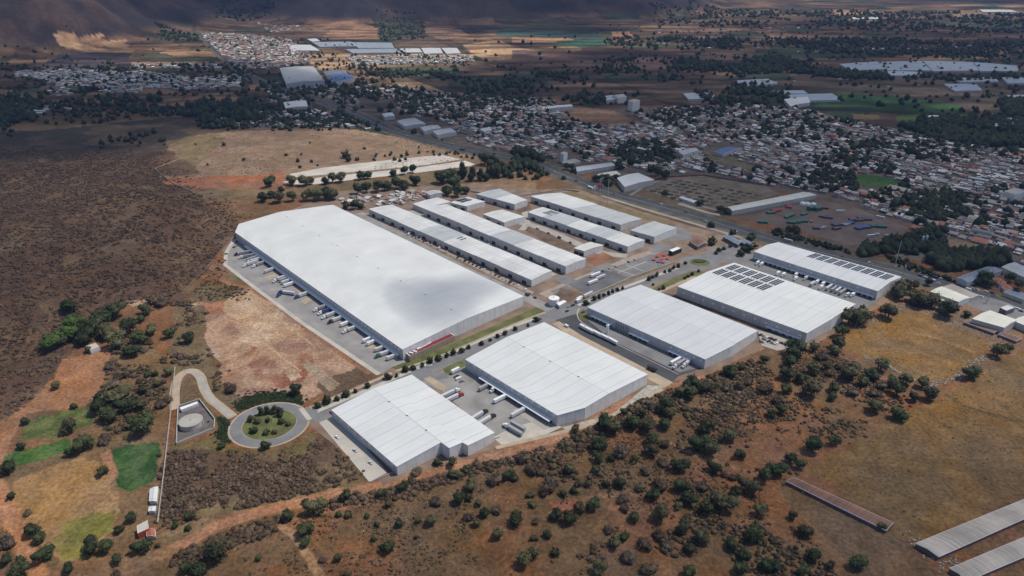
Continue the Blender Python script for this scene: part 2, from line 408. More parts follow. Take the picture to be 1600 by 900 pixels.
def road(pts, width, c, s=6):
    P = spline(W(pts), s); x0 = min(p[0] for p in P) - 30; x1 = max(p[0] for p in P) + 30; y0 = min(p[1] for p in P) - 30; y1 = max(p[1] for p in P) + 30
    k = np.where((X > x0) & (X < x1) & (Y > y0) & (Y < y1))[0]
    d = segdist(X[k] + 3 * (n_sm[k] - .5), Y[k] + 3 * (n_mid[k] - .5), P)
    t = 1 - smooth(width * .35, width * .65, d); C[k] = C[k] * (1 - t)[:, None] + np.array(c)[None] * t[:, None]
# default near soil
C[:] = lerp((.225, .118, .064), (.155, .10, .056), smooth(.4, .62, n_mid))
# far farmland: voronoi patchwork in a turned grid
ca, sa = math.cos(.35), math.sin(.35); gx = (X * ca + Y * sa) / 190; gy = (-X * sa + Y * ca) / 120; gx = gx + .5 * (fbm(X, Y, 500, 3, 88) - .5); gy = gy + .5 * (fbm(X, Y, 500, 3, 89) - .5)
ix, iy = np.floor(gx), np.floor(gy); best = np.full(len(X), 9e9); cid = np.zeros(len(X))
second = np.full(len(X), 9e9)
for dx in (-1, 0, 1):
    for dy in (-1, 0, 1):
        cx, cyy = ix + dx, iy + dy; px = cx + .15 + .7 * lat(cx, cyy, 5); py = cyy + .15 + .7 * lat(cx, cyy, 6)
        d = np.maximum(np.abs(gx - px), np.abs(gy - py)); m = d < best
        second = np.where(m, best, np.minimum(second, d)); cid = np.where(m, lat(cx, cyy, 8), cid); best = np.minimum(best, d)
pal = .85 * np.array([(.15, .10, .068), (.12, .085, .06), (.20, .135, .085), (.10, .075, .055), (.14, .10, .075), (.24, .16, .10), (.055, .075, .045), (.09, .07, .05), (.17, .11, .075), (.075, .085, .05), (.13, .09, .065), (.19, .12, .08)])
pc = pal[np.minimum(11, (cid * 12).astype(int))]
edge = smooth(.02, .09, second - best)
pc = pc * (.55 + .45 * edge)[:, None] * (.8 + .4 * n_mid)[:, None]
fk = smooth(1150, 1350, Y + 120 * (n_big - .5)); C = C * (1 - fk)[:, None] + pc * fk[:, None]
# mountains: dry brush
mk = Z > 14; mk &= (Y > 1500); mt = smooth(8, 40, Z) * (Y > 1500)
mc = lerp((.075, .052, .048), (.036, .031, .036), smooth(.4, .62, n_big)) * (.75 + .5 * n_mid)[:, None]
C = C * (1 - mt)[:, None] + mc * mt[:, None]
# left middle distance, dark brush with tan patches
paint([(-700, 150), (60, 165), (250, 175), (420, 170), (500, 185), (560, 200), (480, 205), (330, 212), (270, 222), (240, 260), (300, 300), (350, 330), (372, 352), (372, 365), (345, 392), (318, 432), (300, 455), (268, 470), (225, 468), (190, 478), (160, 485), (125, 520), (95, 560), (70, 605), (40, 640), (10, 665), (-700, 800)],
      (.118, .076, .054), (.145, .098, .064), 2)
paint([(-700, 150), (60, 165), (250, 175), (420, 170), (500, 185), (330, 212), (250, 235), (-700, 235)], (.13, .095, .065), (.07, .06, .045), 3, 'mid', .42, .58)
paint([(-300, 232), (250, 226), (250, 246), (-300, 262)], (.055, .05, .045), (.10, .075, .06), 2)
paint([(15, 190), (100, 186), (170, 170), (280, 168), (300, 180), (180, 192), (60, 205), (10, 205)], (.17, .12, .07), (.22, .15, .08), 2)
paint([(250, 222), (330, 210), (340, 224), (270, 236)], (.26, .20, .10), (.16, .12, .07), 2)
# quarry scars and fields on the far left
paint([(80, 55), (97, 49), (115, 52), (122, 60), (150, 53), (160, 56), (150, 63), (130, 68), (160, 64), (198, 62), (196, 66), (160, 69), (165, 78), (130, 78), (103, 74), (92, 66)], (.42, .30, .18), (.28, .17, .11), 2)
paint([(250, 82), (265, 79), (330, 80), (340, 88), (270, 88)], (.30, .19, .11), None, 2)
paint([(205, 97), (345, 96), (350, 106), (206, 105)], (.24, .16, .12), None, 1)
paint([(98, 82), (200, 82), (205, 105), (90, 106), (70, 100)], (.045, .04, .05), (.06, .05, .055), 2)
paint([(245, 48), (308, 50), (310, 62), (248, 63)], (.05, .07, .045), (.09, .08, .06), 2)
# sunlit band beyond the estate
paint([(480, 36), (560, 32), (590, 45), (592, 63), (500, 62), (520, 45)], (.30, .18, .11), (.2, .13, .09), 2)
paint([(590, 35), (660, 34), (665, 58), (592, 62)], (.06, .075, .045), (.09, .085, .055), 2)
paint([(662, 34), (700, 37), (735, 56), (690, 62), (662, 52)], (.33, .20, .13), (.22, .15, .11), 2)
paint([(722, 70), (780, 62), (835, 89), (760, 95), (740, 85)], (.36, .25, .15), (.30, .20, .12), 1)
paint([(800, 58), (870, 56), (898, 62), (880, 67), (800, 66)], (.33, .20, .12), None, 1)
paint([(800, 76), (905, 72), (910, 78), (838, 90), (828, 92), (800, 74)], (.36, .25, .14), (.3, .2, .12), 1)
paint([(870, 64), (945, 60), (955, 70), (905, 74), (868, 70)], (.05, .11, .07), None, 1)
paint([(925, 80), (1005, 79), (1010, 87), (930, 90)], (.035, .08, .06), None, 1)
paint([(780, 46), (935, 48), (940, 60), (800, 58), (775, 55)], (.045, .095, .085), (.06, .07, .06), 1)
paint([(590, 106), (700, 104), (722, 112), (690, 125), (610, 118)], (.05, .08, .055), (.07, .085, .055), 1)
paint([(700, 120), (850, 115), (860, 135), (740, 150), (700, 138)], (.045, .055, .035), (.035, .04, .03), 1)
paint([(480, 83), (650, 82), (740, 85), (740, 92), (540, 103), (500, 108), (485, 98)], (.34, .24, .15), (.25, .17, .11), 1)
paint([(600, 122), (625, 118), (660, 130), (700, 145), (650, 146), (620, 138)], (.30, .22, .14), None, 1)
paint([(955, 50), (985, 49), (990, 56), (958, 58)], (.34, .19, .12), None, 1)
paint([(1200, 52), (1330, 47), (1350, 58), (1240, 64), (1200, 62)], (.27, .16, .10), (.12, .09, .065), 2)
paint([(1300, 14), (1340, 16), (1350, 24), (1310, 25)], (.30, .2, .13), None, 2)
paint([(1500, 80), (1565, 78), (1580, 90), (1520, 92)], (.32, .19, .12), None, 2)
paint([(1490, 16), (1600, 14), (1600, 27), (1490, 26)], (.30, .2, .13), (.15, .11, .08), 2)
# brown fields between the woods
paint([(800, 78), (905, 80), (1060, 80), (1200, 88), (1190, 100), (1060, 108), (990, 118), (860, 112), (800, 100)], (.13, .085, .068), (.10, .07, .06), 1)
paint([(1010, 126), (1100, 125), (1155, 135), (1130, 147), (1030, 145), (985, 138)], (.15, .11, .08), None, 1)
paint([(1200, 70), (1380, 82), (1370, 90), (1260, 92), (1210, 84)], (.06, .075, .045), None, 1)
paint([(1230, 115), (1500, 122), (1600, 140), (1600, 190), (1490, 160), (1400, 150), (1270, 145)], (.135, .10, .075), (.10, .085, .06), 1)
paint([(1270, 150), (1320, 145), (1440, 155), (1500, 165), (1515, 178), (1440, 176), (1340, 172), (1275, 168)], (.045, .12, .04), (.07, .13, .05), 1)
paint([(1395, 180), (1440, 178), (1468, 190), (1440, 193), (1405, 190)], (.10, .17, .05), None, 1)
paint([(1330, 178), (1375, 180), (1370, 186), (1335, 186)], (.20, .15, .08), None, 1)
paint([(1400, 195), (1500, 185), (1600, 190), (1600, 235), (1490, 222), (1420, 212)], (.04, .05, .03), (.055, .06, .035), 2)
paint([(1545, 225), (1600, 215), (1600, 243), (1560, 238)], (.20, .18, .16), None, 0)
# town ground
TOWN = [(405, 170), (480, 150), (560, 145), (620, 148), (760, 160), (860, 163), (990, 172), (1180, 165), (1260, 170), (1330, 188), (1420, 212), (1500, 225), (1600, 240), (1750, 300), (1750, 470), (1600, 440), (1500, 395), (1420, 352), (1270, 308), (1200, 292), (1040, 272), (960, 280), (880, 262), (760, 238), (690, 218), (560, 196), (480, 200), (400, 205)]
paint(TOWN, (.17, .145, .125), (.12, .105, .09), 2)
paint([(868, 172), (900, 166), (960, 173), (1000, 190), (950, 198), (905, 190)], (.30, .19, .12), (.24, .15, .10), 1)
paint([(1320, 277), (1350, 273), (1385, 276), (1412, 288), (1370, 295), (1335, 290)], (.06, .14, .04), (.09, .15, .05), 1)
paint([(1095, 238), (1110, 236), (1185, 262), (1160, 266), (1120, 252)], (.17, .155, .10), None, 1)
paint([(1005, 238), (1045, 236), (1055, 246), (1010, 246)], (.27, .17, .10), None, 1)
paint([(985, 290), (1040, 278), (1100, 275), (1200, 292), (1215, 302), (1140, 330), (1100, 326), (1050, 318), (1000, 306)], (.25, .225, .185), (.19, .17, .13), 1)
# tan hill field with the red cut
paint([(262, 230), (290, 214), (330, 208), (400, 204), (480, 198), (560, 203), (640, 218), (700, 228), (748, 240), (752, 260), (640, 268), (560, 275), (480, 284), (330, 292), (258, 288), (242, 262), (285, 250)], (.30, .215, .15), (.23, .165, .115), 1)
paint([(262, 230), (290, 214), (330, 208), (350, 220), (320, 240), (300, 262), (280, 262)], (.225, .175, .10), (.16, .125, .075), 2)
paint([(242, 264), (262, 256), (290, 250), (312, 270), (270, 276), (250, 274)], (.17, .10, .07), (.13, .09, .06), 1)
paint([(255, 278), (330, 274), (390, 275), (440, 268), (455, 285), (445, 293), (360, 297), (262, 288)], (.36, .155, .085), (.27, .14, .09), 1)
paint([(300, 300), (345, 296), (450, 295), (640, 272), (752, 262), (800, 262), (830, 268), (780, 280), (640, 292), (560, 304), (440, 304), (380, 312), (330, 315)], (.165, .125, .075), (.20, .15, .09), 1)
paint([(752, 285), (820, 272), (835, 282), (840, 300), (760, 298)], (.22, .155, .095), (.25, .18, .11), 1)
# between the estate and the highway
paint([(825, 300), (905, 300), (1000, 340), (1060, 352), (1110, 372), (1060, 380), (1000, 345)], (.14, .105, .07), (.175, .13, .085), 1)
paint([(900, 300), (1015, 318), (1110, 345), (1200, 374), (1190, 385), (1110, 368), (1040, 345), (960, 322)], (.135, .10, .068), (.17, .125, .085), 1)
paint([(1075, 368), (1120, 355), (1145, 362), (1100, 378)], (.22, .14, .11), None, 1)
paint([(975, 296), (1010, 292), (1060, 310), (1075, 328), (1040, 325), (985, 303)], (.16, .12, .075), None, 1)
paint([(1110, 336), (1200, 318), (1300, 308), (1405, 340), (1420, 355), (1380, 388), (1330, 395), (1260, 365), (1200, 352)], (.175, .13, .105), (.14, .11, .095), 1)
paint([(1310, 400), (1400, 408), (1500, 438), (1490, 450), (1400, 425)], (.10, .09, .055), (.14, .12, .08), 1)
paint([(1395, 385), (1450, 378), (1470, 390), (1440, 408), (1400, 402)], (.20, .18, .155), None, 1)
paint([(1455, 378), (1500, 372), (1552, 392), (1548, 402), (1500, 400)], (.27, .20, .14), None, 1)
# right: dry meadows
paint([(1382, 468), (1400, 462), (1500, 470), (1600, 520), (1600, 560), (1540, 545), (1450, 492), (1390, 482)], (.25, .165, .105), (.20, .14, .095), 1)
paint([(1350, 503), (1385, 487), (1440, 487), (1500, 512), (1546, 536), (1545, 556), (1510, 582), (1470, 602), (1440, 600), (1380, 570), (1318, 546), (1316, 532)], (.25, .155, .065), (.19, .125, .06), 1)
paint([(1700, 540), (1600, 548), (1560, 572), (1520, 590), (1485, 612), (1430, 640), (1340, 690), (1250, 735), (1290, 752), (1350, 785), (1392, 812), (1400, 835), (1440, 845), (1600, 770), (1700, 760)], (.215, .135, .06), (.165, .115, .062), 1)
paint([(1218, 765), (1232, 752), (1300, 790), (1390, 830), (1438, 852), (1450, 880), (1490, 902), (1600, 960), (1600, 1100), (1300, 1100), (1330, 890), (1280, 830)], (.165, .108, .065), (.135, .095, .062), 1)
road([(1480, 618), (1520, 640), (1600, 660)], 3, (.10, .085, .05)); road([(1420, 520), (1470, 530), (1520, 550)], 4, (.30, .20, .10))
# bare dirt pad beside the truck yard
paint([(298, 472), (330, 462), (352, 452), (372, 455), (400, 448), (440, 470), (500, 515), (560, 560), (590, 582), (560, 592), (530, 605), (480, 628), (440, 622), (372, 632), (355, 610), (345, 590), (330, 560), (318, 520), (318, 490)], (.42, .29, .21), (.29, .185, .14), 2, 'mid', .44, .56)
paint([(338, 472), (395, 456), (440, 480), (468, 515), (445, 540), (395, 548), (372, 535), (360, 505)], (.52, .40, .29), (.40, .28, .19), 2)
paint([(385, 545), (430, 555), (475, 560), (470, 600), (430, 612), (375, 605), (350, 570)], (.26, .12, .08), (.36, .24, .165), 2, 'mid', .44, .56)
paint([(300, 470), (350, 470), (352, 490), (320, 492)], (.33, .155, .09), None, 1)
for q in ([(330, 548), (346, 545), (362, 552), (345, 565), (332, 560)], [(428, 490), (440, 488), (448, 497), (432, 497)], [(448, 576), (466, 574), (470, 588), (455, 594)], [(432, 556), (438, 554), (440, 564), (431, 566)]): paint(q, (.52, .43, .33), (.36, .25, .17), 1, 'sm')
paint([(500, 598), (570, 572), (592, 590), (540, 612), (505, 622)], (.13, .095, .065), (.18, .11, .075), 1)
paint([(515, 612), (532, 600), (478, 560), (470, 570)], (.30, .24, .18), None, 0)
paint([(300, 455), (352, 440), (362, 398), (372, 412), (400, 448), (372, 456), (350, 470), (298, 475)], (.21, .15, .095), (.15, .115, .07), 1)
paint([(352, 395), (372, 362), (366, 372), (345, 410), (346, 440), (352, 445)], (.28, .16, .10), None, 1)
road([(345, 415), (352, 440), (400, 455), (470, 505), (575, 582)], 7, (.27, .15, .10))
paint([(268, 480), (318, 478), (320, 520), (332, 562), (350, 600), (390, 632), (345, 640), (310, 585), (272, 588), (266, 540)], (.19, .14, .085), (.14, .11, .07), 1)
paint([(280, 590), (318, 588), (330, 640), (345, 665), (280, 668)], (.16, .115, .07), None, 1)
# steep ditches round the turning circle, their shade painted in as very dark green
paint([(368, 640), (372, 625), (400, 615), (440, 612), (472, 620), (470, 632), (420, 630), (385, 638), (375, 644)], (.02, .03, .014), (.035, .045, .018), 0)
paint([(338, 650), (360, 652), (356, 680), (362, 695), (342, 686)], (.035, .05, .02), (.06, .065, .025), 0)
paint([(340, 686), (362, 695), (420, 703), (470, 695), (485, 672), (500, 680), (480, 715), (400, 712), (270, 712), (262, 695), (300, 692)], (.16, .13, .06), (.11, .095, .05), 1)
# weedy lot in front of the circle
paint([(262, 700), (340, 706), (480, 712), (490, 680), (500, 668), (560, 738), (572, 755), (480, 780), (380, 800), (250, 815)], (.12, .085, .06), (.18, .135, .07), 1)
# homestead fields at the left
paint([(60, 900), (20, 800), (0, 740), (20, 735), (60, 690), (160, 640), (172, 545), (240, 540), (266, 560), (262, 690), (248, 815), (120, 900)], (.21, .135, .075), (.16, .115, .065), 1)
paint([(100, 562), (147, 550), (162, 543), (171, 552), (165, 592), (152, 626), (110, 638), (45, 645), (16, 690), (0, 740), (-60, 760), (-60, 700), (18, 648), (72, 608), (92, 578)], (.35, .185, .105), (.28, .155, .09), 1)
paint([(38, 662), (60, 654), (144, 632), (147, 662), (90, 680), (34, 685)], (.095, .135, .04), (.13, .15, .055), 1, 'sm')
paint([(3, 715), (30, 700), (104, 690), (112, 698), (70, 717), (20, 730), (5, 728)], (.055, .135, .032), (.085, .15, .045), 1, 'sm')
paint([(178, 702), (200, 692), (246, 692), (250, 712), (238, 752), (206, 768), (182, 752)], (.035, .095, .028), (.07, .13, .045), 1, 'sm')
paint([(162, 710), (176, 700), (180, 750), (170, 760), (165, 735)], (.36, .20, .12), None, 1)
paint([(22, 752), (60, 735), (130, 715), (160, 725), (185, 775), (192, 800), (170, 840), (140, 882), (95, 880), (60, 838), (25, 800)], (.34, .215, .105), (.28, .175, .09), 1)
paint([(100, 810), (140, 798), (185, 795), (180, 830), (150, 850), (138, 885), (92, 885), (92, 840)], (.19, .185, .05), (.29, .22, .095), 1)
paint([(250, 830), (300, 815), (345, 812), (330, 826), (270, 850), (252, 850)], (.13, .135, .05), (.2, .14, .08), 1)
paint([(195, 470), (240, 468), (242, 478), (200, 478)], (.40, .29, .20), None, 1)
road([(-30, 700), (0, 770), (28, 830), (52, 880), (75, 930)], 11, (.40, .215, .125))
# tracks
TRK = [(100, 905), (230, 872), (300, 842), (340, 820), (400, 800), (470, 785), (540, 768), (620, 752), (700, 728), (770, 712), (850, 690), (930, 655), (1010, 612), (1090, 588), (1150, 556), (1210, 535), (1270, 525), (1330, 495), (1370, 475), (1410, 452)]
for o_ in ((415, 470, 440, 500), (360, 500, 420, 540)): road([(o_[0], o_[1]), ((o_[0] + o_[2]) / 2 + 8, (o_[1] + o_[3]) / 2 - 4), (o_[2], o_[3]), (o_[2] + 50, o_[3] + 40)], 2.2, (.44, .31, .21))
road(TRK, 10, (.34, .185, .115)); paint([(60, 905), (110, 880), (190, 872), (260, 855), (300, 860), (230, 890), (180, 905)], (.30, .17, .105), (.22, .14, .085), 1)
road([(440, 822), (470, 850), (500, 900)], 5, (.34, .22, .13)); road([(400, 826), (440, 815), (560, 788), (620, 770)], 4, (.28, .15, .09))
road([(860, 800), (920, 775), (1000, 770), (1040, 725), (1000, 690)], 3.0, (.27, .16, .095)); road([(1040, 690), (1100, 715), (1180, 740), (1220, 735)], 4, (.29, .18, .11))
road([(700, 735), (780, 720), (870, 700)], 4, (.30, .16, .10))
paint([(860, 785), (905, 775), (925, 790), (870, 800)], (.30, .12, .07), None, 1)
paint([(990, 480), (1010, 470), (1000, 500)], (.2, .1, .1), None, 1)
paint([(1060, 578), (1105, 575), (1180, 520), (1190, 535), (1120, 575), (1075, 592), (1040, 600)], (.25, .155, .10), (.2, .09, .07), 1)
# fine strips, furrows and dark streaks of the far plain and mountain gullies
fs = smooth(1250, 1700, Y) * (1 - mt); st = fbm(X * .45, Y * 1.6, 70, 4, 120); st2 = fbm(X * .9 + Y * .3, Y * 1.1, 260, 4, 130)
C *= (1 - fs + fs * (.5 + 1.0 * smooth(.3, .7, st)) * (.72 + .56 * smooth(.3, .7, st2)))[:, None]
# grass tufts and fine speckle everywhere but the far country
spk = .66 + .42 * n_sm; C *= spk[:, None]; C *= np.array([1.05, .99, .91])
C *= (.86 + .28 * n_mid)[:, None]
gm, gt_, gb = newmat('earth_and_dry_grass')
gb.inputs['Roughness'].default_value = .95; gb.inputs['Specular IOR Level'].default_value = .1
N = gt_.nodes.new; L = gt_.links.new
at = N('ShaderNodeAttribute'); at.attribute_name = 'Col'; gg = N('ShaderNodeNewGeometry')
def gn(scale, lo, hi, a=.3, b=.7, det=6):
    n = N('ShaderNodeTexNoise'); n.inputs['Scale'].default_value = scale; n.inputs['Detail'].default_value = det; n.inputs['Roughness'].default_value = .65
    L(gg.outputs['Position'], n.inputs['Vector']); r = N('ShaderNodeMapRange'); r.inputs[1].default_value = a; r.inputs[2].default_value = b; r.inputs[3].default_value = lo; r.inputs[4].default_value = hi
    L(n.outputs['Fac'], r.inputs[0]); return r.outputs[0], n
a1, na1 = gn(.35, .55, 1.45); a2, na2 = gn(.06, .76, 1.24)
mm = N('ShaderNodeMath'); mm.operation = 'MULTIPLY'; L(a1, mm.inputs[0]); L(a2, mm.inputs[1])
sc = N('ShaderNodeVectorMath'); sc.operation = 'SCALE'; L(at.outputs['Color'], sc.inputs[0]); L(mm.outputs[0], sc.inputs['Scale'])
hs = N('ShaderNodeHueSaturation'); r3, _n = gn(.02, .85, 1.15); L(r3, hs.inputs['Saturation']); L(sc.outputs[0], hs.inputs['Color']); L(hs.outputs[0], gb.inputs['Base Color'])
bp = N('ShaderNodeBump'); bp.inputs['Strength'].default_value = .7; bp.inputs['Distance'].default_value = 1.2; L(na1.outputs['Fac'], bp.inputs['Height']); L(bp.outputs[0], gb.inputs['Normal'])
ground = rawmesh('ground', np.stack([X, Y, Z], -1), F, C, gm, True)
tag(ground, 'dry brown valley floor with fields and brushy hills', None, None, 'structure')

# ------------------------------------------------------------------ clouds high overhead (they cast the large shadows)
CZ = 1000.0; SX, SY = SDIR[0] / SDIR[2] * CZ, SDIR[1] / SDIR[2] * CZ
CL = [  # shadow footprint in the photo, density
    ([(-1200, 108), (60, 100), (205, 112), (330, 98), (352, 90), (410, 100), (470, 125), (560, 128), (640, 150), (700, 185), (740, 225), (700, 222), (620, 200), (540, 185), (450, 195), (330, 196), (262, 220), (250, 240), (-1200, 262)], .84, 3),
    ([(620, 152), (760, 98), (860, 92), (960, 78), (1100, 66), (1300, 62), (2600, 60), (2600, 480), (1700, 470), (1600, 445), (1500, 438), (1410, 405), (1310, 375), (1200, 350), (1100, 322), (1000, 290), (930, 262), (850, 262), (760, 250), (735, 225), (700, 190)], .74, 3),
    ([(-1500, 20), (70, 44), (180, 47), (300, 48), (320, 30), (420, 33), (560, 28), (690, 44), (760, 52), (930, 54), (1030, 34), (1050, 10), (980, -20), (1600, 6), (2600, 6), (2600, -50), (-1500, -50)], .78, 4),
    ([(607, 472), (645, 456), (693, 456), (736, 450), (778, 466), (750, 488), (719, 509), (683, 526), (650, 516), (622, 492)], .62, 1),
    ([(-900, 252), (250, 236), (330, 300), (345, 335), (320, 380), (285, 430), (215, 460), (130, 500), (50, 600), (-900, 700)], .34, 3),
    ([(300, 900), (480, 862), (700, 830), (850, 760), (980, 700), (1130, 640), (1250, 660), (1400, 700), (1560, 620), (1900, 560), (1900, 1500), (-200, 1500), (-100, 900), (60, 880)], .40, 3),
    ([(1040, 66), (1100, 40), (1300, 30), (1480, 40), (1600, 34), (2400, 34), (2400, 62)], .55, 4),
    ([(760, 98), (790, 60), (900, 50), (960, 76), (860, 90)], .18, 3)]
def cloud_field(x0, x1, y0, y1, step, items, blur):
    xs = np.arange(x0, x1, step); ys = np.arange(y0, y1, step); GX, GY = np.meshgrid(xs, ys, indexing='ij')
    amp = 1.4 if step > 20 else .7
    gx_, gy_ = GX - SX, GY - SY
    dx_ = amp * blur * (fbm(gx_, gy_, blur * 3, 4, 71) - .5) * 2; dy_ = amp * blur * (fbm(gx_, gy_, blur * 3, 4, 77) - .5) * 2
    u, v = proj((gx_ + dx_).ravel(), np.maximum((gy_ + dy_).ravel(), 1), np.zeros(GX.size))
    D = np.zeros(GX.size)
    for poly, dn, _ in items: D = np.maximum(D, dn * inpoly(u, v, poly))
    D = D.reshape(GX.shape)
    k = max(1, int(blur / step)); ker = np.hanning(2 * k + 3)[1:-1]; ker /= ker.sum()
    for ax in (0, 1): D = np.apply_along_axis(lambda r_: np.convolve(np.pad(r_, k, mode='edge'), ker, 'valid'), ax, D)
    D = D * (.72 + .55 * fbm(GX, GY, blur * 2.6, 4, 91)); return GX, GY, D
def cloud_mesh(name, GX, GY, D, cz, th):
    keep = D > .012; n0, n1 = D.shape; idx = -np.ones(D.shape, int); idx[keep] = np.arange(keep.sum()); nk = int(keep.sum())
    t = np.sqrt(np.clip(D, 0, 1)) * th * (.6 + .8 * fbm(GX, GY, 160, 4, 99)); top = (cz + t)[keep]; bot = (cz - .25 * t)[keep]
    V = np.concatenate([np.stack([GX[keep], GY[keep], top], -1), np.stack([GX[keep], GY[keep], bot], -1)])
    a, b, c, d = idx[:-1, :-1], idx[1:, :-1], idx[1:, 1:], idx[:-1, 1:]; ok = (a >= 0) & (b >= 0) & (c >= 0) & (d >= 0)
    q = np.stack([a[ok], b[ok], c[ok], d[ok]], -1); FF = np.concatenate([q, q[:, ::-1] + nk])
    al = 1 - np.sqrt(1 - np.clip(D[keep], 0, .97)); CC = np.repeat(np.concatenate([al, al])[:, None], 3, 1)
    return rawmesh(name, V, FF, CC, cloudm, True)
cloudm = bpy.data.materials.new('cloud_vapour'); cloudm.use_nodes = True; t = cloudm.node_tree; t.nodes.clear()
N = t.nodes.new; L = t.links.new
at = N('ShaderNodeAttribute'); at.attribute_name = 'Col'; tr = N('ShaderNodeBsdfTransparent'); df = N('ShaderNodeBsdfDiffuse'); df.inputs[0].default_value = (.9, .9, .92, 1)
tl = N('ShaderNodeBsdfTranslucent'); tl.inputs[0].default_value = (.75, .77, .8, 1); m1 = N('ShaderNodeMixShader'); m1.inputs[0].default_value = .45; L(df.outputs[0], m1.inputs[1]); L(tl.outputs[0], m1.inputs[2])
m2 = N('ShaderNodeMixShader'); L(at.outputs['Fac'], m2.inputs[0]); L(tr.outputs[0], m2.inputs[1]); L(m1.outputs[0], m2.inputs[2]); oo = N('ShaderNodeOutputMaterial'); L(m2.outputs[0], oo.inputs[0])
for nm, args, items, th in (('cloud_bank', (-4800, 5200, 200, 8200, 32.0), [c for c in CL if c[2] != 1], 150), ('cloud_wisp', (SX - 260, SX + 160, SY + 440, SY + 900, 9.0), [c for c in CL if c[2] == 1], 60)):
    o = cloud_mesh(nm, *cloud_field(*args, items, 62 if nm == 'cloud_bank' else 20), CZ, th)
    tag(o, 'broken cloud high over the valley' if nm == 'cloud_bank' else 'small wisp of cloud over the large white roof', None, None, 'stuff')
# ------------------------------------------------------------------ haze
if HAZE > 0:
    b = MB(); hm = bpy.data.materials.new('thin_haze'); hm.use_nodes = True; t = hm.node_tree; t.nodes.clear()
    pv = t.nodes.new('ShaderNodeVolumePrincipled'); pv.inputs['Color'].default_value = HAZE_COL; pv.inputs['Density'].default_value = HAZE; pv.inputs['Anisotropy'].default_value = .2
    oo = t.nodes.new('ShaderNodeOutputMaterial'); t.links.new(pv.outputs[0], oo.inputs['Volume'])
    x0, x1, y0, y1, z0, z1 = -14500, 14500, -14500, 14500, -12, 960
    P = [(x0, y0, z0), (x1, y0, z0), (x1, y1, z0), (x0, y1, z0), (x0, y0, z1), (x1, y0, z1), (x1, y1, z1), (x0, y1, z1)]
    b.v = P; b.f = [(0, 3, 2, 1), (4, 5, 6, 7), (0, 1, 5, 4), (1, 2, 6, 5), (2, 3, 7, 6), (3, 0, 4, 7)]; b.m = [0] * 6; b.mats = [hm]; b.uv = [(0, 0)] * 24
    tag(b.build('haze'), 'thin blue haze lying over the valley', None, None, 'stuff')
# ------------------------------------------------------------------ park floor: yards, roads, verges
sheet('park_ground', [(346, 392), (366, 366), (520, 300), (560, 296), (640, 292), (744, 286), (840, 296), (905, 296), (1000, 330), (1110, 362), (1190, 385), (1290, 400), (1410, 432), (1420, 452), (1378, 474), (1340, 500), (1270, 540), (1200, 540), (1108, 583), (1020, 603), (880, 668), (775, 700), (600, 756), (488, 668), (470, 640), (600, 585), (574, 578)], M['dirt'], .03, 'bare brown soil between the warehouses')
sheet('truck_yard', [(352, 392), (371, 371), (640, 552), (668, 558), (612, 574), (592, 586), (470, 505), (400, 452), (352, 415)], M['concrete_dark'], .07, 'long grey concrete truck yard beside the largest warehouse')
strip('drain_channel', [(353, 396), (352, 414), (400, 451), (470, 503), (592, 585)], 4.5, M['concrete_light'], .11, 'pale concrete channel along the truck yard', n=1)
strip('yard_ramp', [(368, 372), (360, 384), (352, 398)], 5, M['concrete_light'], .13, 'pale concrete ramp at the far corner of the truck yard', n=1)
for q in ([(413, 433), (432, 426), (438, 431), (420, 438)], [(470, 470), (486, 462), (492, 467), (476, 475)], [(571, 541), (589, 533), (597, 538), (580, 546)], [(536, 513), (548, 509), (552, 513), (540, 518)], [(462, 452), (472, 450), (478, 458), (468, 460)]):
    sheet('worn_patch', q, M['tan_pave'], .11, 'orange worn patch on the truck yard')
sheet('lawn', [(612, 574), (640, 563), (700, 540), (820, 488), (846, 476), (852, 487), (830, 496), (720, 543), (640, 577), (618, 578)], M['lawn'], .10, 'mown green strip beside the largest warehouse')
# front avenue
AV0 = [(486, 652), (560, 623), (640, 588), (720, 552), (800, 518), (850, 497), (890, 484), (960, 458), (1020, 436), (1070, 418)]
strip('avenue', AV0, 21, M['asphalt_grey'], .13, 'grey avenue running between the warehouses')
strip('median', [(492, 648), (560, 619), (640, 584), (720, 548), (800, 514), (838, 500)], 4.4, M['concrete_light'], .21, 'planted median of the avenue', off=3.0, thick=.12)
strip('median', [(905, 478), (960, 456), (1020, 434), (1062, 419)], 4.4, M['concrete_light'], .21, 'planted median of the avenue near the entrance', off=1.5, thick=.12)
strip('pavement', [(484, 638), (560, 606), (612, 583)], 3.5, M['tan_pave'], .22, 'tan pavement beside the avenue', thick=.13)
strip('pavement', [(618, 580), (700, 552), (800, 508), (852, 488)], 2.6, M['tan_pave'], .22, 'tan pavement below the green strip', thick=.13)
strip('verge', [(905, 470), (960, 446), (1010, 427), (1052, 410)], 9, M['dry_lawn'], .15, 'dry verge along the avenue', off=3)
strip('verge', [(1008, 462), (1060, 436), (1096, 424)], 9, M['lawn'], .15, 'green verge behind the solar warehouse')
strip('pavement', [(1000, 466), (1040, 452), (1086, 432)], 5, M['tan_pave'], .19, 'tan pavement beside the green verge')
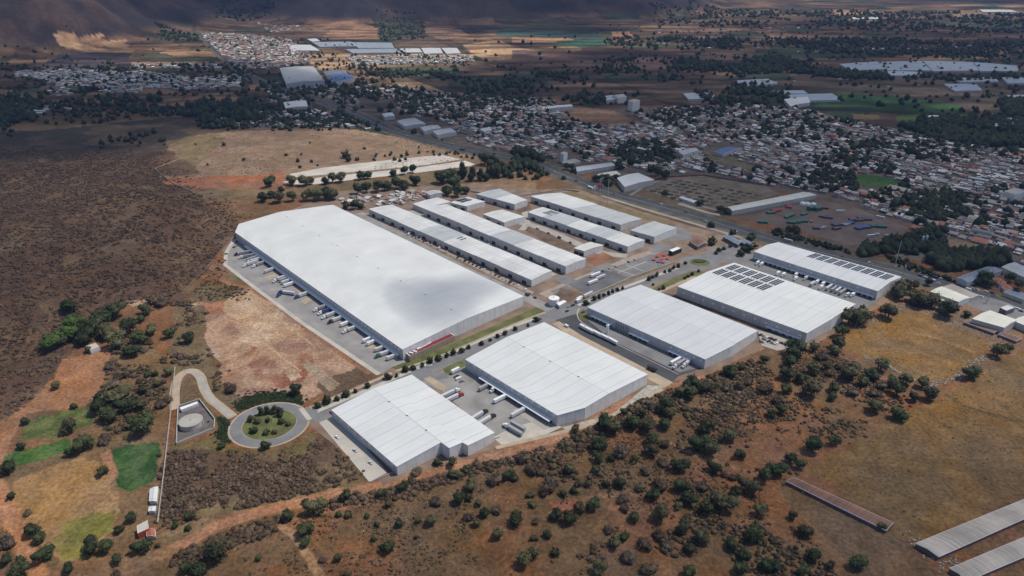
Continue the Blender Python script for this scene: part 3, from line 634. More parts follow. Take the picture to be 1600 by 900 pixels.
# turning circle
cx, cy_ = G(421, 663)[:2]
def ring(name, c, r0, r1, m, z, label, ex=1.0, n=56):
    b = MB()
    for i in range(n):
        a, a2 = 2 * math.pi * i / n, 2 * math.pi * (i + 1) / n
        q = lambda r_, t_: (c[0] + r_ * math.cos(t_) * ex, c[1] + r_ * math.sin(t_), z)
        if r0 > 0: b.face([q(r0, a), q(r1, a), q(r1, a2), q(r0, a2)], m)
        else: b.face([(c[0], c[1], z), q(r1, a), q(r1, a2)], m)
    o = b.build(name); tag(o, label, None, None, 'structure'); return o
def world_r(a, b): return math.dist(G(*a)[:2], G(*b)[:2])
ring('roundabout_kerb', (cx, cy_), 19, 30.5, M['tan_pave'], .15, 'tan kerb of the turning circle', 1.05)
ring('roundabout_road', (cx, cy_), 20.5, 29, M['asphalt_grey'], .19, 'grey road of the turning circle', 1.05)
ring('roundabout_island', (cx, cy_), 0, 20, M['lawn'], .24, 'green island of the turning circle', 1.05)
strip('avenue', [(462, 645), (475, 648), (492, 650)], 15, M['asphalt_grey'], .23, 'grey neck of road joining the turning circle')
strip('crossing', [(470, 638), (484, 656)], 4, M['concrete_light'], .27, 'pale crossing band at the turning circle', n=1)
strip('service_road', [(273, 640), (273, 612), (278, 592), (290, 581), (304, 581), (314, 590), (318, 604), (328, 622), (345, 636), (364, 652)], 8.2, M['tan_pave'], .12, 'sandy bordered service road bending round to the water tank')
strip('service_road', [(290, 582), (304, 582), (313, 590), (318, 602), (328, 622), (345, 637), (362, 650)], 4.2, M['concrete'], .17, 'grey crown of the service road')
# front-left yard strip and yards between the warehouses
sheet('parking_strip', [(494, 655), (519, 643), (608, 737), (577, 753)], M['concrete_light'], .10, 'pale empty parking strip beside the front warehouse')
sheet('truck_yard', [(655, 596), (700, 577), (728, 570), (740, 575), (878, 668), (830, 687), (786, 697), (765, 680), (690, 610)], M['concrete_dark'], .09, 'grey truck yard between the two front warehouses')
sheet('yard_slab', [(770, 684), (800, 668), (850, 655), (878, 668), (832, 688), (786, 697)], M['concrete_light'], .13, 'pale slab at the near end of the truck yard')
sheet('yard_slab', [(800, 640), (830, 632), (872, 664), (850, 672)], M['concrete'], .14, 'pale slab under the dock canopy')
sheet('tan_apron', [(662, 592), (672, 588), (698, 604), (694, 610), (680, 604)], M['tan_pave'], .15, 'tan parking bay by the yard gate')
sheet('lawn', [(692, 576), (716, 565), (726, 566), (728, 572), (708, 580), (704, 588), (694, 582)], M['lawn'], .17, 'small green bed by the yard gate')
strip('access_road', [(640, 590), (665, 590), (700, 586)], 11, M['asphalt_grey'], .145, 'road into the truck yard')
sheet('access_yard', [(866, 498), (905, 490), (918, 480), (930, 487), (1098, 574), (1060, 588), (1050, 598), (880, 512)], M['asphalt_dark'], .10, 'dark asphalt yard beside the cool store')
sheet('yard_slab', [(918, 500), (935, 492), (1098, 574), (1062, 582), (960, 534)], M['asphalt_grey'], .14, 'greyed loading slab beside the cool store')
strip('yard_line', [(962, 537), (1060, 585)], .6, M['concrete_light'], .18, 'pale joint along the dark yard', n=1)
strip('parking_strip', [(868, 504), (905, 528), (1000, 578), (1045, 602)], (9, 13), M['tan_pave'], .12, 'tan parking strip behind the centre warehouse', n=1)
strip('kerb', [(905, 482), (902, 492), (912, 506), (960, 533)], 1.0, M['concrete_light'], .25, 'pale kerb round the green bed', thick=.14)
sheet('lawn', [(904, 490), (910, 484), (922, 486), (924, 498), (914, 503), (906, 498)], M['lawn'], .20, 'green bed at the corner of the dark yard')
sheet('gravel_yard', [(1012, 462), (1040, 458), (1060, 462), (1262, 540), (1250, 545), (1196, 547), (1180, 520), (1000, 452)], M['brown_plot'], .08, 'brown strip between the cool store and the solar warehouse')
sheet('gravel_yard', [(1184, 516), (1200, 520), (1262, 537), (1215, 548), (1190, 540)], M['concrete'], .12, 'pale gravel yard at the near end of the strip')
sheet('truck_yard', [(1147, 408), (1178, 402), (1372, 470), (1352, 480), (1338, 484)], M['asphalt_grey'], .10, 'grey truck yard between the two solar warehouses')
sheet('access_road', [(1096, 395), (1150, 378), (1182, 402), (1150, 410), (1120, 412)], M['asphalt_grey'], .12, 'wide entrance road')
sheet('rock_bank', [(878, 668), (960, 645), (1012, 602), (1038, 603), (1032, 612), (960, 650), (890, 675)], mat('rocky_bank', (.36, .34, .30), .95, .35, .25), .07, 'pale rocky bank behind the centre warehouse')
strip('dirt_path', [(775, 700), (850, 682), (920, 664), (975, 640), (1035, 608)], 4, M['tan_pave'], .16, 'sandy path along the rocky bank')
# streets of the small-unit estate
strip('street', [(560, 333), (612, 361), (650, 381), (725, 421), (775, 444), (828, 468), (862, 484)], 15, M['concrete_dark'], .12, 'street behind the largest warehouse')
strip('parking_strip', [(572, 335), (625, 359), (700, 394.5), (765, 427), (832, 458)], 6, M['pink_pave'], .16, 'pale parking bays in front of the first unit row')
strip('street', [(640, 330), (700, 352), (780, 390), (862, 432)], 17, M['concrete'], .12, 'pale street between the first and second unit rows')
strip('street', [(800, 345), (850, 358), (930, 392), (980, 400)], 13, M['concrete'], .12, 'pale street in front of the fourth unit row')
strip('street', [(815, 322), (824, 345), (815, 360)], 9, M['concrete'], .13, 'pale cross street between unit rows')
strip('street', [(848, 462), (890, 444), (940, 424), (990, 404), (1040, 388)], 13, M['pink_pave'], .14, 'pink paved cross street along the unit rows')
strip('street', [(865, 458), (890, 448)], 10, M['asphalt_grey'], .19, 'grey patch of road at the unit rows', n=1)
sheet('street_patch', [(868, 434), (885, 430), (904, 440), (885, 445), (870, 440)], M['asphalt_grey'], .19, 'grey crossing at the end of the second row')
sheet('street_patch', [(922, 420), (950, 412), (960, 416), (930, 427)], M['asphalt_grey'], .19, 'grey crossing beside the small brown plot')
sheet('street_patch', [(1010, 388), (1030, 380), (1050, 384), (1045, 392), (1020, 396)], M['asphalt_grey'], .19, 'grey crossing by the gatehouse')
sheet('lorry_park', [(885, 444), (945, 421), (982, 434), (922, 462)], M['asphalt'], .17, 'dark lorry park in the middle of the estate')
sheet('car_park', [(950, 421), (1018, 397), (1050, 410), (983, 433)], M['asphalt_grey'], .18, 'dark car park beside the red play court')
for a, b in (((960, 420), (990, 430)), ((978, 414), (1006, 424)), ((966, 426), (1010, 409))): strip('bay_line', [a, b], 1.2, M['concrete_light'], .22, 'pale kerb between car bays', n=1)
sheet('car_park', [(1028, 362), (1057, 352), (1082, 366), (1078, 374), (1040, 378)], M['asphalt_grey'], .15, 'grey apron round the end unit')
sheet('brown_plot', [(818, 358), (830, 352), (905, 380), (890, 394), (868, 388)], M['brown_plot'], .11, 'weedy brown plot between the rows')
sheet('brown_plot', [(862, 470), (876, 450), (912, 460), (884, 474)], M['brown_plot'], .215, 'brown plot behind the white tank')
sheet('brown_plot', [(914, 405), (942, 394), (962, 403), (930, 416)], M['dirt_red'], .205, 'orange earth plot beside the small unit')
sheet('brown_plot', [(800, 322), (826, 318), (832, 326), (812, 334)], M['brown_plot'], .14, 'brown plot between the far units')
sheet('verge', [(840, 300), (900, 300), (905, 304), (1060, 350), (1050, 356), (890, 306)], M['dry_lawn'], .06, 'dry grass behind the back row')
# entrance circle
c2 = G(1093, 410)[:2]
ring('roundabout_road', c2, 9, 21, M['asphalt_grey'], .20, 'grey road of the entrance circle', 1.15)
ring('roundabout_island', c2, 0, 10.5, M['lawn'], .25, 'green planted island of the entrance circle', 1.15)
sheet('access_road', [(1062, 420), (1120, 398), (1160, 372), (1172, 378), (1145, 404), (1090, 424)], M['asphalt_grey'], .16, 'entrance road from the highway')
# highway
HW = [(322, 8), (326, 25), (314, 45), (332, 70), (355, 92), (385, 118), (440, 138), (500, 157), (560, 180), (610, 203), (690, 225), (760, 240), (832, 254), (882, 274), (940, 297), (1015, 318), (1100, 342), (1200, 373), (1325, 405), (1400, 424), (1492, 452), (1600, 484), (1760, 535)]
strip('verge', HW, 46, M['verge'], .05, 'rough verge along the highway')
strip('highway', HW, 24, M['asphalt_dark'], .11, 'dark dual highway past the estate and town')
strip('highway_median', HW[6:], 1.2, M['concrete_dark'], .25, 'pale median of the highway', thick=.14)
for of in (-6.3, 6.3): strip('lane_marking', HW[9:], .22, M['concrete'], .16, 'lane line on the highway', off=of)
strip('side_road', [(940, 306), (1015, 329), (1100, 354), (1160, 372)], 6, M['concrete_dark'], .13, 'grey side road beside the highway')
strip('side_road', [(1125, 336), (1105, 332), (1060, 318)], 7, M['concrete'], .13, 'pale lane into the plots')
strip('side_road', [(985, 305), (1010, 290), (1040, 278)], 5, M['concrete_dark'], .13, 'lane beside the plots')
sheet('pale_slab', [(452, 272), (505, 262), (562, 255), (625, 248), (690, 242), (720, 249), (665, 258), (560, 268), (507, 273), (460, 277)], mat('white_fill', (.50, .46, .40), .95, .18, .03), .08, 'long white slab of fill on the tan hill field')
sheet('pale_slab', [(440, 284), (540, 273), (650, 262), (727, 251), (745, 258), (652, 270), (560, 280), (490, 288), (458, 288)], mat('white_fill_near', (.54, .51, .45), .95, .15, .03), .08, 'nearer long white slab of fill')
sheet('container_ground', [(1180, 345), (1195, 328), (1280, 312), (1330, 322), (1420, 356), (1400, 375), (1325, 384), (1310, 378), (1250, 362)], M['yard_dirt'], .07, 'packed dirt of the container yard')
strip('street', [(1125, 330), (1060, 312), (1010, 296)], 5, M['concrete_dark'], .11, 'inner lane of the plots')
sheet('forecourt', [(1500, 452), (1560, 468), (1640, 500), (1600, 512), (1545, 490), (1500, 472)], M['asphalt_grey'], .16, 'grey forecourt beside the highway')

def bays(label, a0, a1, b0, b1, n, w_=.22, m='concrete_light'):
    A0, A1, B0_, B1_ = [np.array(G(*q)[:2]) for q in (a0, a1, b0, b1)]; b = MB()
    for i in range(n + 1):
        p, q = A0 + (A1 - A0) * i / n, B0_ + (B1_ - B0_) * i / n; d = (q - p) / np.linalg.norm(q - p); nn = np.array([-d[1], d[0]]) * w_ / 2
        b.face([(*(p + nn), .24), (*(p - nn), .24), (*(q - nn), .24), (*(q + nn), .24)], M[m])
    tag(b.build('bay_lines'), label, None, None, 'structure')
bays('painted bay lines along the long truck yard', (362, 388), (612, 566), (380, 381), (628, 560), 74)
bays('painted bay lines of the empty parking strip', (500, 655), (578, 748), (513, 649), (598, 735), 34)
bays('painted bay lines of the front truck yard', (748, 588), (868, 672), (764, 582), (884, 664), 26)
bays('painted bay lines of the dark yard', (958, 520), (1070, 578), (975, 512), (1086, 570), 26)
# ------------------------------------------------------------------ warehouses
def warehouse(name, label, L1, R1, chain, eave, rise, roof, wall, segs=None, group=None, cat='warehouse', base_drop=1.0, frontwall=None, back=None):
    """L1,R1 far eave corners, chain = near eave corners from left to right (photo pixels at eave height)"""
    B0 = np.array(G(*L1, eave)[:2]); B1 = np.array(G(*R1, eave)[:2])
    f0 = np.array(G(*chain[0], eave)[:2]); f1 = np.array(G(*chain[-1], eave)[:2])
    wd = f1 - f0; W2 = wd @ wd
    hz = lambda u: eave + rise * (1 - abs(2 * u - 1))
    ch = []
    for p in chain:
        z = eave
        for _ in range(3): q = np.array(G(*p, z)[:2]); u = float(np.clip((q - f0) @ wd / W2, 0, 1)); z = hz(u)
        ch.append((u, q))
    # split at the ridge
    out = []
    for i, (u, q) in enumerate(ch):
        if i and ch[i - 1][0] < .4999 < .5001 < u:
            t_ = (.5 - ch[i - 1][0]) / (u - ch[i - 1][0]); out.append((.5, ch[i - 1][1] * (1 - t_) + q * t_))
        out.append((u, q))
    ch = out; bk = [(0.0, B0)]
    for p in (back or []):
        z = eave
        for _ in range(3): q = np.array(G(*p, z)[:2]); u = float(np.clip((q - B0) @ (B1 - B0) / ((B1 - B0) @ (B1 - B0)), 0, 1)); z = hz(u)
        bk.append((u, q)); out = []
        for i, (uc, qc) in enumerate(ch):
            if i and ch[i - 1][0] < u - 1e-4 and uc > u + 1e-4: t_ = (u - ch[i - 1][0]) / (uc - ch[i - 1][0]); out.append((u, ch[i - 1][1] * (1 - t_) + qc * t_))
            out.append((uc, qc))
        ch = out
    bk.append((1.0, B1)); bu = [k[0] for k in bk]; Bf = lambda u: np.array([np.interp(u, bu, [k[1][0] for k in bk]), np.interp(u, bu, [k[1][1] for k in bk])])
    root = empty(name, (ch[0][1][0], ch[0][1][1], 0)); off = Vector((-root.location.x, -root.location.y, 0))
    tag(root, label, cat, group)
    segs = segs or [(0, 1, 0, roof)]
    Lw = float(np.linalg.norm(f0 - B0)); Ww = math.sqrt(W2)
    P = lambda u, q, v: Bf(u) * (1 - v) + q * v
    wb = MB(); wm = wall; fw = frontwall or wall; zb = -base_drop  # near end wall takes a lighter siding, with sunlight put into its colour
    for (v0, v1, dz, rm) in segs:
        rb = MB()
        for (ua, qa), (ub, qb) in zip(ch[:-1], ch[1:]):
            za, zb2 = hz(ua) + dz + .12, hz(ub) + dz + .12
            A0, A1, C0, C1 = P(ua, qa, v0), P(ua, qa, v1), P(ub, qb, v0), P(ub, qb, v1)
            if abs(ub - ua) > 1e-3:
                rb.face([(*A0, za), (*A1, za), (*C1, zb2), (*C0, zb2)], rm, [((ua - .5) * Ww, v0 * Lw), ((ua - .5) * Ww, v1 * Lw), ((ub - .5) * Ww, v1 * Lw), ((ub - .5) * Ww, v0 * Lw)])
            for a_, b_, e in ((A1, C1, 1), (C0, A0, 0)):      # near and far walls, roof edge
                s = np.linalg.norm(b_ - a_); z1, z2 = (za, zb2) if e else (zb2, za)
                d_ = (b_ - a_) / (s + 1e-9); nn = np.array([d_[1], -d_[0]]) * .12
                rb.face([(*(a_ + nn), z1 - .55), (*(b_ + nn), z2 - .55), (*(b_ + nn), z2), (*(a_ + nn), z1)], M['white'])
                rb.face([(*(a_ + nn), z1), (*(b_ + nn), z2), (*b_, z2 + .004), (*a_, z1 + .004)], M['white'])
                if (e and v1 == 1) or (not e and v0 == 0) or True:
                    if (e and v1 > .999) or (not e and v0 < .001): wb.face([(*a_, zb), (*b_, zb), (*b_, z2 - .05), (*a_, z1 - .05)], fw if e else wm, [(0, 0), (s, 0), (s, z2), (0, z1)])
                    else: wb.face([(*a_, eave - 2), (*b_, eave - 2), (*b_, z2 - .05), (*a_, z1 - .05)], wm, [(0, 5), (s, 5), (s, 7), (0, 7)])
        for (u, q), sgn in ((ch[0], 1), (ch[-1], -1)):
            a_, b_ = (P(u, q, v0), P(u, q, v1)) if sgn > 0 else (P(u, q, v1), P(u, q, v0))
            z = hz(u) + dz + .12; s = np.linalg.norm(b_ - a_); d_ = (b_ - a_) / s; nn = np.array([d_[1], -d_[0]]) * .15
            wb.face([(*a_, zb), (*b_, zb), (*b_, z - .05), (*a_, z - .05)], wm, [(v0 * Lw, 0), (v1 * Lw, 0), (v1 * Lw, z), (v0 * Lw, z)])
            rb.face([(*(a_ + nn), z - .5), (*(b_ + nn), z - .5), (*(b_ + nn), z), (*(a_ + nn), z)], M['white']); rb.face([(*(a_ + nn), z), (*(b_ + nn), z), (*b_, z + .004), (*a_, z + .004)], M['white'])
        rb.build('roof', root, off)
    wb.build('wall', root, off)
    d_ = (ch[0][1] - B0) / Lw; nl = np.array([d_[1], -d_[0]])
    info = dict(root=root, P=lambda u, v: P(u, ch[0][1] if u == 0 else (ch[-1][1] if u == 1 else f0 * (1 - u) + f1 * u), v), nl=nl, ang=math.atan2(d_[1], d_[0]), L=Lw, W=Ww, hz=hz, off=off, eave=eave,
                u=wd / Ww)
    return info
def along(info, v, z, out=0.0, u=0):
    p = info['P'](u, v) + info['nl'] * (out if u == 0 else -out); r = info['root'].location
    return (p[0] - r.x, p[1] - r.y, z)
PROTO = {}
def part(kind, info, v, z, out, u=0, rz=None, scale=None):
    if kind not in PROTO:
        b = MB()
        if kind == 'window': b.box((0, 0, 0), (2.3, .3, 1.9), M['white'])
        if kind == 'dock_door': b.box((0, .12, 1.75), (2.9, .5, 3.5), M['dark']); b.box((0, 0, 3.65), (3.4, .9, .35), M['grey']); b.box((-1.65, 0, 1.75), (.3, .7, 3.5), M['grey']); b.box((1.65, 0, 1.75), (.3, .7, 3.5), M['grey']); b.box((0, 0, .55), (3.2, .9, .3), M['tyre'])
        if kind == 'roller_door': b.box((0, 0, 2.2), (6.5, .3, 4.4), M['dark']); b.box((0, -.1, 4.6), (7.2, .6, .35), M['grey'])
        if kind == 'roof_vent': b.cyl((0, 0, 0), .45, .9, M['grey'], 8); b.cyl((0, 0, .9), .8, .35, M['white'], 8)
        if kind == 'solar_panel': b.box((0, 0, .35), (1, 1, .08), M['panel'])
        PROTO[kind] = b.mesh(kind)
    o = bpy.data.objects.new(kind, PROTO[kind]); col.objects.link(o); o.parent = info['root']
    o.location = along(info, v, z, out, u); o.rotation_euler = (0, 0, (info['ang'] if rz is None else rz))
    if scale: o.scale = scale
    return o
def canopy(info, v0, v1, z, depth, m='white', h=.5, u=0):
    a, b_ = np.array(along(info, v0, 0, 0, u)[:2]), np.array(along(info, v1, 0, 0, u)[:2]); nn = info['nl'] * (1 if u == 0 else -1)
    b = MB(); N_ = 10; s = np.linalg.norm(b_ - a)
    prof = [(0.02, z + h), (depth * .6, z + h * .75), (depth, z + .1), (depth, z - .25), (.02, z - .25)]
    for (o0, z0), (o1, z1) in zip(prof[:-1], prof[1:]):
        q = [(*(a + nn * o0), z0), (*(a + nn * o1), z1), (*(b_ + nn * o1), z1), (*(b_ + nn * o0), z0)]
        b.face(q if u == 0 else q[::-1], M[m])
    for e in (a, b_): b.face([(*(e + nn * o0), z0) for o0, z0 in prof], M[m])
    n = max(2, int(s / 12))
    for i in range(n + 1):
        e = a + (b_ - a) * i / n + nn * (depth - .3); b.box((e[0], e[1], z / 2), (.25, .25, z - .4), M['grey'], info['ang'])
    return b.build('canopy', info['root'])
def panels(info, v0, v1, n, u0, u1, per=3, rows=2, w_=1.9):
    gap = (u1 - u0) * .06; k = 0
    for i in range(n):
        g = i // per; vc = v0 + (v1 - v0) * ((i + .5 + g * .55) / (n + .55 * ((n - 1) // per)))
        for r_ in range(rows):
            a = u0 + (u1 - u0) * r_ / rows + gap / 2; b_ = u0 + (u1 - u0) * (r_ + 1) / rows - gap / 2; uc = (a + b_) / 2
            p = info['P'](uc, vc); rl = info['root'].location
            o = part('solar_panel', info, 0, 0, 0); ln = (b_ - a) * info['W']
            slope = math.atan2((info['hz'](b_) - info['hz'](a)), ln); wa = math.atan2(info['u'][1], info['u'][0])
            o.location = (p[0] - rl.x, p[1] - rl.y, info['hz'](uc) + .1); o.rotation_euler = Matrix.Rotation(wa, 3, 'Z').to_euler(); o.rotation_euler.y = -slope; o.scale = (ln, w_, 1)

big = warehouse('distribution_warehouse', 'largest warehouse of all, plain white low gabled roof beside the long truck yard', (367.5, 363), (520, 320), [(629, 546), (818, 463)], 12, 3.2, M['roof_big'], M['wall_big'], frontwall=M['wall_white'], back=[(373, 350), (441, 330.5)])
canopy(big, .085, .985, 3.9, 3.6, h=.55)
for i in range(58): part('window', big, .015 + .97 * i / 57, 9.9, .2)
for i in range(36): part('dock_door', big, .1 + .87 * i / 35, .2, .3)
for i in range(9): part('roof_vent', big, .06 + .11 * i, big['hz'](.5) + .1, 0, 0).location = (*[c for c in (np.array(big['P'](.5, .06 + .11 * i)) - np.array(big['root'].location[:2]))], big['hz'](.5) + .1)
ctr = warehouse('distribution_warehouse', 'white roofed warehouse at the near centre with cut corner and long curved dock canopy', (727, 561.5), (850, 503.5), [(871, 649), (914, 637), (951, 615), (1012, 585)], 11, 3.0, M['roof_white'], M['wall'], frontwall=M['wall_white'])
canopy(ctr, .2, .955, 4.1, 4.2, h=.7)
for i in range(14): part('window', ctr, .04 + .93 * i / 13, 9.6, .18)
for i in range(14): part('dock_door', ctr, .22 + .72 * i / 13, .2, .3)
for i in range(3): part('roof_vent', ctr, 0, 0, 0).location = (*(np.array(ctr['P'](.5, .2 + .28 * i)) - np.array(ctr['root'].location[:2])), ctr['hz'](.5) + .1)
fl = warehouse('distribution_warehouse', 'nearest white roofed warehouse with stepped front corner beside the empty parking strip', (518, 640.5), (643, 585.5), [(620, 729), (689, 691), (702, 700), (722.5, 691), (731, 696), (772.5, 676)], 8.5, 3.0, M['roof_white'], M['wall'], base_drop=2, frontwall=M['wall_white'])
for i in range(9): part('window', fl, .06 + .88 * i / 8, 7.0, .18)
for i in range(5): part('dock_door', fl, .12 + .8 * i / 4, .2, -.3, 1)
for i in range(3): part('roof_vent', fl, 0, 0, 0).location = (*(np.array(fl['P'](.5, .25 + .25 * i)) - np.array(fl['root'].location[:2])), fl['hz'](.5) + .1)
w3 = warehouse('cool_store_warehouse', 'cool grey white warehouse beside the dark asphalt yard with three short dock canopies', (918, 480), (1001, 445), [(1102, 561.5), (1145, 540), (1184, 516.5)], 10.5, 2.6, M['roof_cool'], M['wall'], frontwall=M['wall_white'])
canopy(w3, .05, .24, 4.2, 3.2); canopy(w3, .40, .57, 4.2, 3.2); canopy(w3, .73, .90, 4.2, 3.2)
for v_ in (.06, .1, .14, .18, .22, .41, .45, .49, .53, .74, .78, .82, .86): part('dock_door', w3, v_, .2, .3)
for v_ in (.74, .8, .86, .92, .97): part('window', w3, v_, 7.4, .18)
for i in range(6):
    b = MB(); b.box((0, 0, 4.5), (1.2, 1.0, 9), M['grey']); o = b.build('duct', w3['root']); o.location = along(w3, .27 + .022 * i, 0, .8); o.rotation_euler.z = w3['ang']
w4 = warehouse('distribution_warehouse', 'white warehouse with ranks of solar panels on half its roof, beside the entrance circle', (1058.5, 447.5), (1147, 410.5), [(1261, 520.5), (1300, 498), (1337, 475)], 11.5, 2.8, M['roof_white'], M['wall'], frontwall=M['wall_white'])
panels(w4, .03, .47, 18, .5, .97, 3, 2, 2.0)
for i in range(12): part('window', w4, .06 + .9 * i / 11, 6.6, .18)
canopy(w4, .72, .97, 3.6, 2.6, h=.5)
for v_ in (.75, .8, .85, .9, .95): part('dock_door', w4, v_, .2, .3)
w5 = warehouse('distribution_warehouse', 'white warehouse beside the highway with a single rank of solar strips on the highway slope', (1178, 393), (1216, 378.5), [(1371.5, 455), (1408.5, 432.5)], 11, 2.6, M['roof_cool'], M['wall'], frontwall=M['wall_white'], segs=[(0, 1, 0, M['roof_cool'])])
panels(w5, .34, .965, 27, .52, .93, 3, 1, 2.1)
canopy(w5, .02, .985, 4.0, 3.0, h=.5)
for i in range(24): part('dock_door', w5, .04 + .92 * i / 23, .2, .3)
for v_ in (.1, .32, .5, .68, .86): part('window', w5, v_, 8.0, .18)

def row(label, L1, R1, L2, R2, eave, cuts, mats, dzs=None, group='rows of joined white industrial units', doors=9, wall='wall', fw='wall_white', name='industrial_row', cat='industrial building', rise=.8):
    vs_ = [0] + cuts + [1]; segs = [(vs_[i], vs_[i + 1], (dzs or [0, .35, -.2, .3, -.15, .25, 0, .3])[i % 8], M[mats[i % len(mats)]]) for i in range(len(vs_) - 1)]
    w_ = warehouse(name, label, L1, R1, [L2, R2], eave, rise, None, M[wall], segs, group, cat, frontwall=M[fw])
    for i in range(doors): part('roller_door', w_, (i + .5) / doors, .1, .1)
    if doors > 3:
        b = MB(); a, e = np.array(along(w_, .97, 0, .05)[:2]), np.array(along(w_, .03, 0, .05)[:2])
        for i in range(doors + 1): q = a + (e - a) * i / doors; b.box((q[0], q[1], 1.3), (1.1, .3, 2.6), M['dark'], w_['ang'])
        b.build('office_door', w_['root'])
    return w_
rowA = row('joined white units nearest the largest warehouse, roof in many tones', (576, 326.5), (612.5, 320), (830.5, 437.5), (862, 423), 9, [.10, .22, .36, .52, .70, .84], ['roof_unit', 'roof_unit', 'roof_unit', 'roof_dull', 'roof_unit', 'roof_unit', 'roof_unit'], doors=14)
b = MB(); p_ = along(rowA, .6, 9.6, -12)
panels(rowA, .52, .56, 2, .5, .8, 3, 1, 1.8)
rowB = row('second row of joined white units ending beside the orange earth plot', (662, 325.5), (697, 319), (884, 416.5), (915.5, 404.5), 10.5, [.16, .36, .52, .68, .84], ['roof_unit', 'roof_unit', 'roof_unit', 'roof_dull', 'roof_unit', 'roof_unit'], doors=12)
rowC = row('back row of joined white units next to the highway field', (829, 306.5), (876, 301), (970, 351.5), (1003, 342.5), 9.5, [.2, .48, .76], ['roof_unit', 'roof_unit', 'roof_dull', 'roof_dull'], doors=7)
rowD = row('row of joined white units in front of the back row', (825, 331.5), (848, 323.5), (981, 385), (1007.5, 375), 9.5, [.16, .42, .6, .8], ['roof_unit', 'roof_dull', 'roof_unit', 'roof_dull', 'roof_unit'], doors=8)
panels(rowD, .1, .2, 5, .35, .9, 5, 1, 1.6)
row('separate square white unit at the end of the back row', (985, 359.5), (1022, 345.5), (1022.5, 370.5), (1057, 356.5), 9.5, [.5], ['roof_dull', 'roof_dull'], doors=2)
row('low white unit with solar panels at the far end of the second row', (645, 318.5), (684, 308.5), (664, 326.5), (704, 315), 8, [], ['roof_unit'], doors=0)
e1 = row('detached white unit with crossed solar panels near the cypress clump', (704, 316.5), (731, 307.5), (729.5, 322.5), (758, 315), 8, [], ['roof_unit'], doors=2); panels(e1, .05, .5, 5, .2, .8, 3, 1, 1.8)
row('tall white unit farthest back, by the tree belt', (744, 303), (781, 295), (804, 319.5), (824, 313), 9, [.5], ['roof_dull', 'roof_unit'], doors=3)
row('detached white unit beside the brown plot', (755, 334.5), (785, 327.5), (788, 348), (819.5, 339), 8, [.5], ['roof_unit', 'roof_unit'], doors=2)
sm = row('small white unit with open dark loading bays beside the orange earth plot', (897, 387.5), (923, 378), (912.5, 392.8), (943, 383.5), 7.5, [.5], ['roof_unit', 'roof_cream'], doors=2)
# office annex with maroon roof on the largest warehouse
def boxbuilding(name, label, cat, quad, h, roofm, wallm, group=None, parapet=0.0, z0=-.5, extra=None):
    """quad: four photo pixels of the roof outline"""
    q = [G(*p, h)[:2] for p in quad]; c = (sum(p[0] for p in q) / 4, sum(p[1] for p in q) / 4)
    a = sum(q[i - 1][0] * q[i][1] - q[i][0] * q[i - 1][1] for i in range(4)); q = q if a > 0 else q[::-1]
    root = empty(name, (c[0], c[1], 0)); tag(root, label, cat, group); q = [(x - c[0], y - c[1]) for x, y in q]
    rb = MB(); wb = MB(); rb.face([(*p, h) for p in q], roofm, [(0, 0), (math.dist(q[0], q[1]), 0), (math.dist(q[0], q[1]), math.dist(q[1], q[2])), (0, math.dist(q[1], q[2]))])
    for i in range(4):
        p0, p1 = q[i], q[(i + 1) % 4]; s = math.dist(p0, p1)
        wb.face([(*p0, z0), (*p1, z0), (*p1, h + parapet - .02), (*p0, h + parapet - .02)], wallm, [(0, 0), (s, 0), (s, h), (0, h)])
        k = 1 - .35 / max(s, 1); 
        i0_, i1_ = (p0[0] * .97, p0[1] * .97), (p1[0] * .97, p1[1] * .97)
        rb.face([(*p0, h + parapet), (*p1, h + parapet), (*i1_, h + parapet), (*i0_, h + parapet)], M['white']); rb.face([(*i0_, h + parapet), (*i1_, h + parapet), (*i1_, h - .01), (*i0_, h - .01)], M['white'])
    rb.build('roof', root); wb.build('wall', root); return root, q
rt, q = boxbuilding('office_annex', 'low office block with maroon roof against the end wall of the largest warehouse', 'office building', [(632, 550), (700, 519), (711, 524.5), (640, 557)], 6.0, M['maroon'], M['wall_tan'], None, .5)
b = MB()
for i in range(7): t_ = .08 + .05 * i if i < 4 else .30 + .2 * (i - 4); x = q[0][0] + (q[1][0] - q[0][0]) * t_ * .9; 
for (px, py) in [(641, 551.5), (644, 552), (647, 549), (650, 550), (653, 545.5), (656, 544), (696, 522.5), (699, 522)]: g = G(px, py, 6.4); b.box((g[0] - rt.location.x, g[1] - rt.location.y, 6.7), (2.0, 1.6, 1.1), M['white'], .6)
b.build('air_unit', rt)
b = MB(); 
for p0, p1 in (((655, 545), (674, 535)), ((680, 531), (697, 523))):
    a, e = G(*p0, 6.3), G(*p1, 6.3); b.box(((a[0] + e[0]) / 2 - rt.location.x, (a[1] + e[1]) / 2 - rt.location.y, 6.5), (math.dist(a, e), .7, .5), M['white'], math.atan2(e[1] - a[1], e[0] - a[0]))
b.build('duct', rt)
